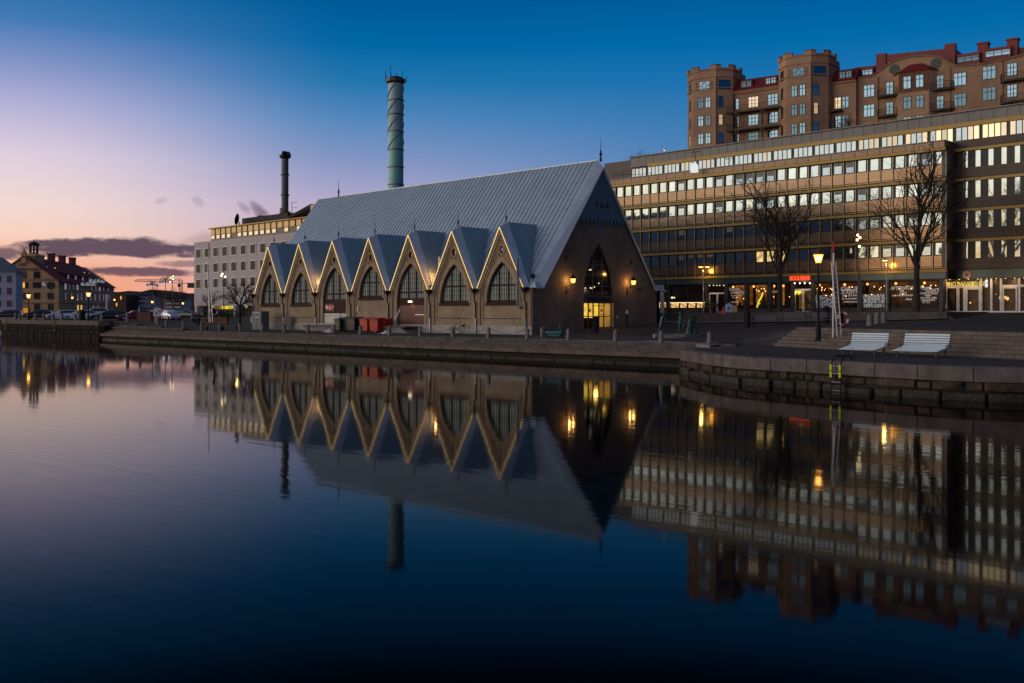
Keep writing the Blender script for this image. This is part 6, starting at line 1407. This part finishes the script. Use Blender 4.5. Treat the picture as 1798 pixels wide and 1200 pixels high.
for k in range(4): MB().hexa([(k*.28-.5,-.5,0),(k*.28-.25,-.5,0),(k*.28-.25,-.44,0),(k*.28-.5,-.44,0),(k*.28-.3,.3,1.55-.06*k),(k*.28-.05,.3,1.55-.06*k),(k*.28-.05,.36,1.55-.06*k),(k*.28-.3,.36,1.55-.06*k)]).build('plank', mat('old_plank', (.17,.12,.10), .85, 0, .3, 3), t)
p = at(692, v=-.9); t = thing('white_pipe', 'white tube leaning against the wall left of the maroon door', 'pipe', p); MB().tube([(-.35,-.1,.3),(.3,.5,2.2)], .06, 8).build('tube', wht, t); MB().lathe([(.08,0),(.08,.08)], (-.36,-.11,.26), 8).build('end_collar', steel, t)
for i, (x, v, l) in enumerate(((577,-4.6,'crumpled pale tarpaulin on the ground before the grey dock'),(676,-4.6,'pale blue crumpled sheet on the ground before the sloping dock'))):
    p = at(x, v=v); b = MB(); n = 7
    b.add([((i_/(n-1)-.5)*1.6, (j/(n-1)-.5)*.7, max(0,.3*(1-abs(i_/(n-1)-.5)*2)*(1-abs(j/(n-1)-.5)*2)+.1*mnoise.noise(Vector((i_*1.3,j*1.7,i*5+2))))) for j in range(n) for i_ in range(n)], [(j*n+i_,j*n+i_+1,(j+1)*n+i_+1,(j+1)*n+i_) for j in range(n-1) for i_ in range(n-1)])
    o = b.build('tarpaulin', mat('tarp', (.5,.55,.62), .5)); o.location = p+Vector((0,0,.02)); tag(o, l, 'tarpaulin', 'sheets left on the quay')
# bicycle leaning on the hall wall
def bike(p, rz, label):
    t = thing('bicycle', label, 'bicycle', p, rz)
    for x in (-.52,.52): w = MB().tube([(.33*math.cos(a),0,.33*math.sin(a)) for a in [2*PI*k/18 for k in range(19)]], .022, 5); [w.tube([(0,0,0),(.32*math.cos(a),0,.32*math.sin(a))], .004, 3) for a in [k*PI/5 for k in range(10)]]; w.build('wheel', iron, t, loc=(x,0,.35))
    MB().tube([(-.52,0,.35),(-.1,0,.3),(.38,0,.78),(-.22,0,.75),(-.1,0,.3)], .02, 5).tube([(-.52,0,.35),(-.22,0,.75)], .014, 5).tube([(.52,0,.35),(.38,0,.78),(.35,0,.95)], .02, 5).build('frame', mat('bike_blue', (.03,.05,.07), .4), t)
    MB().tube([(.42,-.25,1.0),(.35,0,.97),(.42,.25,1.0)], .015, 5).build('handlebar', iron, t); MB().box(-.36,-.12,-.07,.07,.84,.88).tube([(-.22,0,.75),(-.24,0,.85)], .015, 5).build('saddle', iron, t); MB().box(.48,.78,-.16,.16,.6,.82).build('basket', mat('basket_olive', (.12,.11,.04), .8), t)
bike(at(803, v=-.75), .1, 'dark bicycle with a yellowish basket leaning on the brick wall beneath the sixth gable window')
# kick scooter rider is gone in the long exposure: the parked teal scooter
p = at(974, v=-3.4); t = thing('kick_scooter', 'teal electric scooter standing before the dark gable wall of the hall', 'scooter', p, .35)
tl = mat('teal_paint', (.02,.17,.18), .5); MB().box(-.55,.5,-.14,.14,.14,.26).build('deck', tl, t, bevel=.03); MB().box(-.7,.66,-.22,.22,.28,.5).build('battery_case', tl, t, bevel=.08); MB().tube([(.5,0,.2),(.42,0,1.15)], .035, 8).build('stem', tl, t); MB().tube([(.42,-.28,1.15),(.42,.28,1.15)], .02, 6).build('handlebar', iron, t)
for x in (-.58,.62): o = MB().lathe([(.13,-.03),(.13,.03)], n=14).build('wheel', iron, t, loc=(x,0,.13)); o.rotation_euler = (PI/2,0,0)
# ================================================================== CARS
def car(name, p, rz, col, label, kind='hatch', lights=False, brake=False):
    t = thing(name, label, 'car', p, rz, 'cars parked on the left quay')
    ks = {'hatch': [(2.1,.38,.62,.62),(2.02,.24,.74,.74),(1.25,.2,.92,.93),(.95,.2,.95,.97),(.15,.2,.97,1.42),(-.4,.2,.98,1.48),(-1.3,.2,1.0,1.43),(-1.75,.2,1.02,1.25),(-2.02,.24,.95,1.0),(-2.1,.4,.8,.8)],
          'estate': [(2.35,.38,.6,.6),(2.25,.24,.72,.72),(1.35,.2,.88,.9),(1.0,.2,.92,.94),(.2,.2,.94,1.38),(-.5,.2,.95,1.45),(-1.7,.2,.97,1.42),(-2.15,.2,1.0,1.25),(-2.33,.24,.95,1.0),(-2.38,.4,.8,.8)],
          'suv': [(2.2,.45,.8,.8),(2.12,.3,.95,.95),(1.3,.28,1.05,1.08),(1.0,.28,1.08,1.12),(.35,.28,1.1,1.62),(-.4,.28,1.1,1.7),(-1.6,.28,1.12,1.68),(-2.05,.28,1.12,1.45),(-2.2,.3,1.1,1.12),(-2.25,.45,.9,.9)]}[kind]
    b = MB(); secs = []
    for (x, zb, bl_, rf_) in ks:
        W_ = .86 if abs(x) < 1.9 else .74; cab = rf_-bl_ > .1; tw = .62 if cab else .8*W_/.86
        s = [(x, W_*.93, zb), (x, W_, zb+.18), (x, W_, (zb+bl_)/2+.1), (x, W_*.96, bl_), (x, W_*.96-(W_*.96-tw)*.85 if cab else W_*.93, max(bl_+.005, rf_-.07) if cab else bl_+.01), (x, tw*.85 if cab else W_*.8, rf_ if cab else bl_+.02)]
        secs.append(s+[(x_, -y_, z_) for x_, y_, z_ in s[::-1]])
    n = 12; b.add([q for s in secs for q in s], [(i*n+k, i*n+(k+1) % n, (i+1)*n+(k+1) % n, (i+1)*n+k) for i in range(len(secs)-1) for k in range(n)]+[tuple(range(n))[::-1], tuple((len(secs)-1)*n+k for k in range(n))])
    paint = mat('car_'+col[0], col[1], .28, .1, .04, 1, coat=.6); b.build('body', paint, t, smooth=True)
    gls = glass('car_glass', (.015,.018,.022), 0, .05, 0, 1); g = MB()
    cab = [i for i, k in enumerate(ks) if k[3]-k[2] > .1]; a, z = cab[0], cab[-1]
    for i in range(a, z):
        for side in (0, 1):
            def q(i_, j): v = secs[i_][j if side == 0 else 11-j]; return (v[0], v[1]+(.012 if side == 0 else -.012), v[2])
            A, B, C, D_ = q(i,3), q(i+1,3), q(i+1,4), q(i,4); lp2 = lambda u, v, f: tuple(u[m_]+(v[m_]-u[m_])*f for m_ in range(3))
            g.quad(lp2(A,D_,.08), lp2(B,C,.08) if i < z-1 else lp2(B,A,.15), lp2(B,C,.95), lp2(A,D_,.95))
    for i, j, e in ((a-1, a, .02), (z, z+1, -.02)):
        A, B = secs[i], secs[j]; g.quad((A[4][0]+e,A[4][1]*.9,A[4][2]+.012),(A[7][0]+e,A[7][1]*.9,A[7][2]+.012),(B[7][0]+e,B[7][1]*.92,B[7][2]+.012),(B[4][0]+e,B[4][1]*.92,B[4][2]+.012))
    g.build('windows', gls, t)
    L_ = ks[0][0]
    for x in (L_-.82, -(L_-.85)):
        for s in (-1, 1):
            w = MB().lathe([(.31,-.1),(.33,-.06),(.33,.06),(.31,.1)], n=18).build('wheel', iron, t, loc=(x, s*.80, .33)); w.rotation_euler = (PI/2,0,0); MB().lathe([(.2,-.115),(.2,.115)], n=14).build('rim', steel, w)
    for s in (-1, 1):
        MB().cbox((L_-.07, s*.58, ks[1][2]-.06), (.12,.3,.13), s*-.3).build('headlight', emit('headlamp_off', (.6,.65,.8), .25) if not lights else emit('headlamp_on', (.9,.95,1), 3), t)  # unlit headlamps also get a faint glow painted into their material
        MB().cbox((-L_+.04, s*.66, ks[-2][2]-.12), (.12,.22,.28)).build('taillight', emit('tail_on', (1,.04,.015), 5) if brake else mat('tail_off', (.2,.01,.01), .3), t)
        MB().cbox((.75, s*.98, 1.0), (.1,.16,.12)).build('wing_mirror', paint, t)
    if brake: lamp('tail_glow', (-L_-.5,0,.8), 30, (1,.06,.02), .2, t)
    return t
silver = ('silver', (.5,.5,.54)); white_ = ('white', (.72,.72,.78)); black_ = ('black', (.012,.012,.016)); red_ = ('red', (.22,.015,.015)); navy = ('navy', (.015,.02,.03))
ang = az((-R0,-R1)); 
def cpos(x, Z): p = P(x, Z, z=0); p.z = gz(p.x, p.y); return p
car('parked_car', cpos(12, 175), ang+.3, navy, 'dark car at the left edge in front of the white house', 'estate')
car('parked_car', cpos(67, 158), ang+.25, black_, 'black car just right of the left lamp post in front of the warehouse', 'hatch')
car('parked_car', cpos(108, 152), ang+.42, white_, 'foremost white hatchback seen from its front corner, left of the other white cars', 'estate')
car('parked_car', cpos(138, 147), ang+.42, white_, 'white car directly behind the black lamp post among bollards', 'estate')
car('parked_car', cpos(164, 162), ang+.3, silver, 'white off-road car behind the lamp post with its rear to the warehouse', 'suv')
car('parked_car', cpos(189, 145), ang+.42, black_, 'black estate car with lit front between white and red cars', 'estate')
car('parked_car', cpos(236, 143), ang+.5, red_, 'dark red car with its front to the water, right of the black estate', 'estate')
car('parked_car', cpos(277, 163), ang+2.9, navy, 'dark car half hidden behind the white parking sign', 'hatch')
car('parked_car', cpos(285, 150), ang+2.7, red_, 'red hatchback between the parking sign and the braking white car', 'hatch')
car('parked_car', cpos(300, 148), ang+2.2, white_, 'white hatchback with bright red brake lights', 'hatch', brake=True)
car('parked_car', cpos(327, 158), ang+2.9, black_, 'long dark car right of the braking white one', 'estate')
car('parked_car', cpos(371, 165), ang, navy, 'dark car parked along the foot of the pale office building', 'estate')
car('parked_car', cpos(252, 172), ang+.2, navy, 'dark car behind the roof of the dark red car', 'suv')
p = cpos(276.5, 126); t = thing('parking_sign', 'square white no-parking board on a post at the street end of the quay', 'road sign', p, az((R0,R1)))
MB().box(-.05,.05,-.04,.04,0,2.2).build('post', steel, t); MB().box(-.42,.42,-.06,-.041,1.0,1.95).build('board', wht, t); m = MB(); m.tube([(-.28,-.07,1.2),(.28,-.07,1.75)], .05, 4); m.tube([(.27*math.cos(a),-.07,1.48+.3*math.sin(a)) for a in [2*PI*k/16 for k in range(17)]], .03, 4); m.build('sign_mark', iron, t)
p = cpos(246, 140); t = thing('parking_meter', 'blue-topped parking meter left of the no-parking board', 'parking meter', p); MB().lathe([(.08,0),(.08,1.2)], n=8).build('post', iron, t); MB().box(-.18,.18,-.13,.13,1.2,1.8).build('head', mat('meter_blue', (.02,.05,.25), .5), t)
p = cpos(255, 137); t = thing('planter_box', 'brown wooden box between the dark red car and the parking sign', 'planter', p, az((R0,R1))); MB().box(-.9,.9,-.5,.5,0,1.2).build('box', mat('box_brown', (.16,.08,.05), .8), t); MB().box(-.95,.95,-.55,.55,1.201,1.27).build('rim', wood, t)
p = cpos(388, 128); t = thing('planter_box', 'long brown planter with dark bushes before the lit yellow shop', 'planter', p, az((R0,R1))); MB().box(-2.4,.9,-.5,.5,0,.9).build('box', mat('box_brown', (.16,.08,.05)), t)
m = MB(); rr_ = random.Random(5)
for k in range(420): m.cbox((rr_.uniform(-2.3,2.6), rr_.uniform(-.5,.5), .9+abs(rr_.gauss(0,.55))), (.2,.02,.12), rr_.uniform(0,6), rr_.uniform(-1,1))
m.build('foliage', mat('dark_leaf', (.02,.025,.012), .7, 0, .4, 3), t)
for i, (x, w) in enumerate(((352,9),(376,11),(404,12))):
    p = cpos(x, 110); t = thing('quay_bench', ['low timber bench beside the dark figure','low timber bench behind the white pole and lifebuoy','low timber bench left of the bare pollarded tree'][i], 'bench', p, az((R0,R1)), 'low benches left of the hall'); m = MB(); [m.box(-.9,.9,-.3+.17*k,-.17+.17*k,.42,.46) for k in range(4)]; m.build('seat', mat('bench_slat', (.20,.19,.19)), t); [MB().box(x_-.05,x_+.05,-.28,.3,0,.419).build('leg', iron, t) for x_ in (-.75,.75)]
# ================================================================== FIGURES
def body(name, J, parent, m_, vox=.022, grow=0):
    """J: list of limbs, each a list of (x,y,z,r); fused to one continuous skin by a voxel remesh"""
    b = MB()
    for limb in J:
        pts = [Vector(q[:3]) for q in limb]; rs = [q[3]+grow for q in limb]
        if len(pts) == 1: b.ball(pts[0], rs[0], 12, 1.0); continue
        b.tube(pts, rs, 10); [b.ball(p_, r_*.99, 10) for p_, r_ in zip(pts, rs)]
    o = b.build(name, m_, parent, smooth=True); md = o.modifiers.new('r', 'REMESH'); md.mode = 'VOXEL'; md.voxel_size = vox; md.use_smooth_shade = True; s = o.modifiers.new('s', 'SMOOTH'); s.iterations = 3; return o
def hand(w, d, s=1):
    """five short fingers from wrist point w along direction d"""
    w = Vector(w); d = Vector(d).normalized(); sdv = d.cross(Vector((0,1,0))); sdv = sdv.normalized() if sdv.length > .1 else Vector((1,0,0)); o = [[(*w,.026),(*(w+d*.09),.036)]]
    for k, l in enumerate((.075,.085,.08,.06)):
        b0 = w+d*.1+sdv*(k-1.5)*.021; b1 = b0+d*l*.55; b2 = b1+d*l*.4+Vector((0,-.02,-.012)); o.append([(*b0,.012),(*b1,.011),(*b2,.009)])
    b0 = w+d*.04+sdv*-.035; o.append([(*b0,.013),(*(b0+d*.04-sdv*.025),.011),(*(b0+d*.07-sdv*.03),.009)]); return o
def person_joints(lean=0, stride=.25, arm=(.1,.1), head=(0,0), hunch=0):
    H = 1.72; hp = .92; f = lambda z: lean*(z-hp)
    J = [[(0,0,hp,.135),(f(1.1),0,1.12,.125),(f(1.3),0,1.33,.15),(f(1.42),0,1.43,.10),(f(1.5)+hunch,0,1.5,.058),(f(1.56)+hunch,0,1.55,.06)],
         [(f(1.62)+.01+hunch,0,1.62,.098)], [(f(1.58)+.05+hunch,0,1.57,.062)], [(f(1.6)+.11+hunch,0,1.60,.02)]]
    for s in (-1, 1):
        k = stride*s; J.append([(0,s*.09,hp,.10),(k*.45+.03,s*.10,.50,.068),(k,s*.10,.10,.048)]); J.append([(k-.03,s*.10,.06,.048),(k+.08,s*.105,.045,.045),(k+.17,s*.11,.035,.035)])
        sh = (f(1.4),s*.19,1.40); a = arm[0 if s < 0 else 1]; el = (sh[0]-.04+a*.5,s*.245,1.13); wr = (el[0]+.06+a*.7,s*.23,.90+abs(a)*.35)
        J.append([(*sh,.062),(*el,.044),(*wr,.030)]); J += hand(wr, (Vector(wr)-Vector(el)))
    return J
def person(p, rz, label, clothes, skin, hair, **k):
    J = person_joints(**k); t = thing('person', label, 'person', p, rz); body('body', J, t, skin)
    body('jacket', [J[0][0:4]]+[[l[0], l[1], tuple(l[2][:3])+(.034,)] for l in J if len(l) == 3 and l[0][2] > 1.3], t, clothes[0], .022, .018)
    body('trousers', [[(0,0,.95,.13),(0,0,.86,.13)]]+[l for l in J if len(l) == 3 and abs(l[0][2]-.92) < .01], t, clothes[1], .022, .016)
    h = J[1][0]; body('hair', [[(h[0]-.02,0,h[2]+.03,.098)]], t, hair, .02); return t
dkc = mat('dark_cloth', (.015,.015,.02), .9); skn = mat('skin', (.35,.2,.14), .6); har = mat('hair_brown', (.04,.025,.015), .7)
person(cpos(349, 118), ang, 'person in dark clothes standing on the quay left of the white pole', (dkc, mat('dark_trousers', (.02,.02,.03), .9)), skn, har, stride=.12)
person(cpos(344, 121), ang+2.6, 'person in a dark coat standing close behind the one by the white pole', (mat('coat_grey', (.05,.05,.055), .9), dkc), skn, har, stride=.1, arm=(.25,.2))
# bronze group
bz = mat('bronze_patina', (.035,.085,.08), .45, .5, .35, 3)
pe = onground(1190, 593.5); pl_ = thing('statue_plinth', 'low stone slab carrying the bronze figures on the square', 'plinth', (pe.x, pe.y, pe.z), az((R0,R1)))
s_ = 73/1798; MB().hexa([(-1.65,-.1,-.3),(.55,-.1,-.3),(1.9,1.0,-.3),(-1.65,1.4,-.3),(-1.65,-.1,.27),(.55,-.1,.27),(1.9,1.0,.27),(-1.65,1.4,.27)]).build('slab', mat('slab_granite', (.26,.22,.19), .8, 0, .2, 2), pl_, bevel=.02); MB().box(-1.68,-1.2,-.16,-.102,-.3,.2).build('edge_stone', granited, pl_)
BG = 'bronze figures on the low slab'
def statue(dx, dy, rz, label, J, extra=None, sc_=.93):
    q = Vector((pe.x, pe.y, pe.z+.27))+Vector((R0,R1,0))*dx+Vector((F0,F1,0))*dy; t = thing('statue', label, 'statue', q, az((R0,R1))+rz, BG); t.scale = (sc_,)*3; body('figure', J, t, bz)
    h = J[1][0]; body('hat', [[(h[0]-.01,0,h[2]+.06,.10)],[(h[0]+.07,0,h[2]+.045,.05)]], t, bz, .02)
    body('coat', [[(0,0,.80,.17),(J[0][1][0],0,1.12,.14),(J[0][2][0],0,1.33,.165)]]+[[(0,-.08,.8,.13),(0,.08,.8,.13)]], t, bz, .025)
    if extra: extra(t)
    return t
statue(-1.15, .3, 0, 'bronze figure leaning forward in mid-stride, leftmost of the statues', person_joints(lean=.28, stride=.32, arm=(.5,.45), hunch=.04))
statue(.25, .35, PI-.2, 'upright bronze figure carrying a bag, middle of the statues', person_joints(lean=-.05, stride=.1, arm=(.15,-.1)), lambda t: MB().lathe([(.12,0),(.17,.12),(.10,.3)], (-.3,.3,.5), 10).build('bag', bz, t))
def seat_joints():
    J = [[(0,0,.50,.15),(.02,0,.72,.14),(.05,0,.95,.15),(.07,0,1.05,.09),(.10,0,1.12,.055)], [(.12,0,1.22,.095)], [(.16,0,1.18,.055)]]
    for s in (-1,1):
        J.append([(0,s*.09,.48,.10),(.42,s*.12,.48,.075),(.44,s*.11,.10,.05)]); J.append([(.42,s*.11,.05,.045),(.58,s*.12,.04,.035)]); J.append([(.05,s*.18,1.0,.06),(.12,s*.22,.74,.045),(.34,s*.12,.62,.03)]); J += hand((.34,s*.12,.62),(1,-.3*s,-.1))
    return J
for i, (dx, dy, rz) in enumerate(((1.0,.8,.35),(1.4,1.0,PI-.3))):
    q = Vector((pe.x, pe.y, pe.z+.27))+Vector((R0,R1,0))*dx+Vector((F0,F1,0))*dy; t = thing('statue', ['seated bronze woman facing right in the pair at the right end','seated bronze woman in a wide cloak, rightmost of the statues'][i], 'statue', q, az((R0,R1))+rz, BG); J = seat_joints(); body('figure', J, t, bz); body('shawl', [[(.02,0,.42,.19),(.03,0,.7,.155),(.07,0,1.0,.15),(.10,0,1.1,.10)],[(.12,0,1.25,.115)]], t, bz, .03); MB().lathe([(.26,0),(.24,.42),(.2,.44)], n=10).build('stool', bz, t)
# ================================================================== TREES
def tree(name, p, H, spread, label, seed, trunk_r, split=.22, levels=5, nb_=4, droop=0, up=.35, m_=None, pollard=False, group=None, twig=.0075, parent=None):
    rr_ = random.Random(seed); t = thing(name, label, 'tree', p, 0, group); tr = MB(); cr_ = MB(); m_ = m_ or mat('bark', (.035,.027,.022), .9, 0, .3, 2)
    def br(mb, p0, d, L_, r, lv):
        n = 4 if lv > 1 else 3; pts = [p0]; q = Vector(p0); dd_ = Vector(d)
        for i in range(n):
            dd_ = (dd_+Vector((rr_.gauss(0,.13),rr_.gauss(0,.13),rr_.gauss(0,.09)+(.10 if lv > 2 else .02)-droop))).normalized(); q = q+dd_*L_/n; pts.append(q.copy())
        mb.tube(pts, r, 6 if lv > 3 else (4 if lv > 1 else 3), max(twig*.5, r*(.62 if lv > 1 else .35)), cap=False)
        if lv <= 0: return
        k = nb_+(1 if rr_.random() < .5 else 0)
        for i in range(k):
            f = .35+.65*(i+1)/k if lv > 1 else .2+.8*(i+1)/k; idx = min(n, max(1, round(f*n))); base = pts[idx]
            axd = dd_.orthogonal().normalized(); axd.rotate(Matrix.Rotation(rr_.uniform(0,2*PI), 3, dd_)); a = rr_.uniform(.4,.95) if i < k-1 else rr_.uniform(.1,.35)
            nd_ = (dd_*math.cos(a)+axd*math.sin(a)).normalized(); nd_.z += .05*up; br(cr_, base, nd_, L_*rr_.uniform(.58,.82), max(twig, r*rr_.uniform(.5,.66)), lv-1)
    h0 = H*split; tr.tube([(0,0,-.2),(.03,0,.25),(0,.02,h0*.6),(.04,0,h0)], [trunk_r*1.35,trunk_r,trunk_r*.88,trunk_r*.8], 10)
    k = 5
    for i in range(k):
        a = 2*PI*i/k+rr_.uniform(-.3,.3); e = rr_.uniform(.35,.95)*spread; d = Vector((math.cos(a)*e, math.sin(a)*e, 1 if not pollard else .55)).normalized()
        br(cr_, Vector((.04,0,h0*rr_.uniform(.9,1.02))), d, H*rr_.uniform(.24,.31), trunk_r*.42, levels-1)
    br(tr, Vector((.04,0,h0)), Vector((0,0,1)), H*.34, trunk_r*.72, levels-1)
    tr.build('trunk', m_, t, smooth=True); cr_.build('crown', m_, t); return t
TG = 'big bare trees on the terrace'
def tpos(x, v): u, Z = onv(x, v); return Vector((u, v, gz(u, v)-.0)), Z
p, Z = tpos(1369, 38.5); p.z = 3.35; tree('bare_tree', p, zy(318, Z)-3.4, .85, 'large bare tree before the orange windows left of the red lit sign', 3, .33, .30, 5, 3, group=TG)
p, Z = tpos(1609, 38.5); p.z = 3.35; tree('bare_tree', p, zy(268, Z)-3.4, .95, 'largest bare tree near the right end of the terrace wall', 11, .32, .30, 5, 3, group=TG)
p = P(1122, 165, 312); tree('bare_tree', p, 5.5, 1.1, 'bare tree top rising behind the left end of the penthouse', 21, .12, .1, 4, 4, group='bare trees on the rock', twig=.02)
p = P(1104, 165, 322); tree('bare_tree', p, 3.4, 1.2, 'low bare tree behind the roof terrace railing', 22, .08, .1, 4, 3, group='bare trees on the rock', twig=.02)
p = P(1490, 160, 232); tree('bare_tree', p, 3.2, 1.0, 'small reddish bare tree against the brick wall above the office roof', 23, .07, .1, 4, 3, m_=mat('bark_red', (.09,.04,.03), .9), group='bare trees on the rock', twig=.02)
SG = 'small bare street trees left of the hall'
for i, (x, y, Z, sp, l) in enumerate(((277,502,215,1.5,'bare street tree between the curved arm lamps'),(318,505,205,1.6,'bare street tree at the left corner of the pale building'),(304,512,230,1.4,'small bare tree in front of the rounded white block'),(368,510,150,1.6,'low bare tree behind the white pole'))):
    p = cpos(x, Z); tree('street_tree', p, zy(y, Z)-p.z, sp, l, 31+i, .11, .35, 4, 3, group=SG, twig=.016)
p = cpos(421, 119); tree('pollarded_tree', p, zy(500, 119)-p.z, 2.2, 'dark pollarded tree with knobbly branches beside the left corner of the hall', 44, .17, .48, 4, 4, pollard=True, twig=.018, m_=mat('bark_dark', (.02,.017,.015), .9))
lamp('tree_uplight', cpos(415, 124)+Vector((0,0,3.2)), 60, (1,.75,.2), .2)
# little sailing dinghy bow peeking at the left edge: pale jetty plank
p = G(2, 583.5, .25); t = thing('floating_jetty', 'pale edge of a floating jetty at the left edge of the water', 'jetty', (p.x, p.y, 0), az((R0,R1))); MB().box(-8,2.4,0,2.5,-.1,.35).build('deck', mat('jetty_pale', (.45,.45,.5), .7), t); [MB().tube([(x,.3,-.5),(x,.3,.8)], .1, 8).build('pile', wood, t) for x in (-3,1.8)]

# everything on and above the terrace moves with it
for o in list(bpy.data.objects):
    if o.parent or o in (OF, AB, q5) or not o.get('category') or o.type == 'LIGHT': continue
    dx_, dy_ = o.location.x-CX, o.location.y-CY; Zc = dx_*F0+dy_*F1
    if Zc > 0 and 899+1798*(dx_*R0+dy_*R1)/Zc > 1060 and o.location.y > 29: nearer(o)
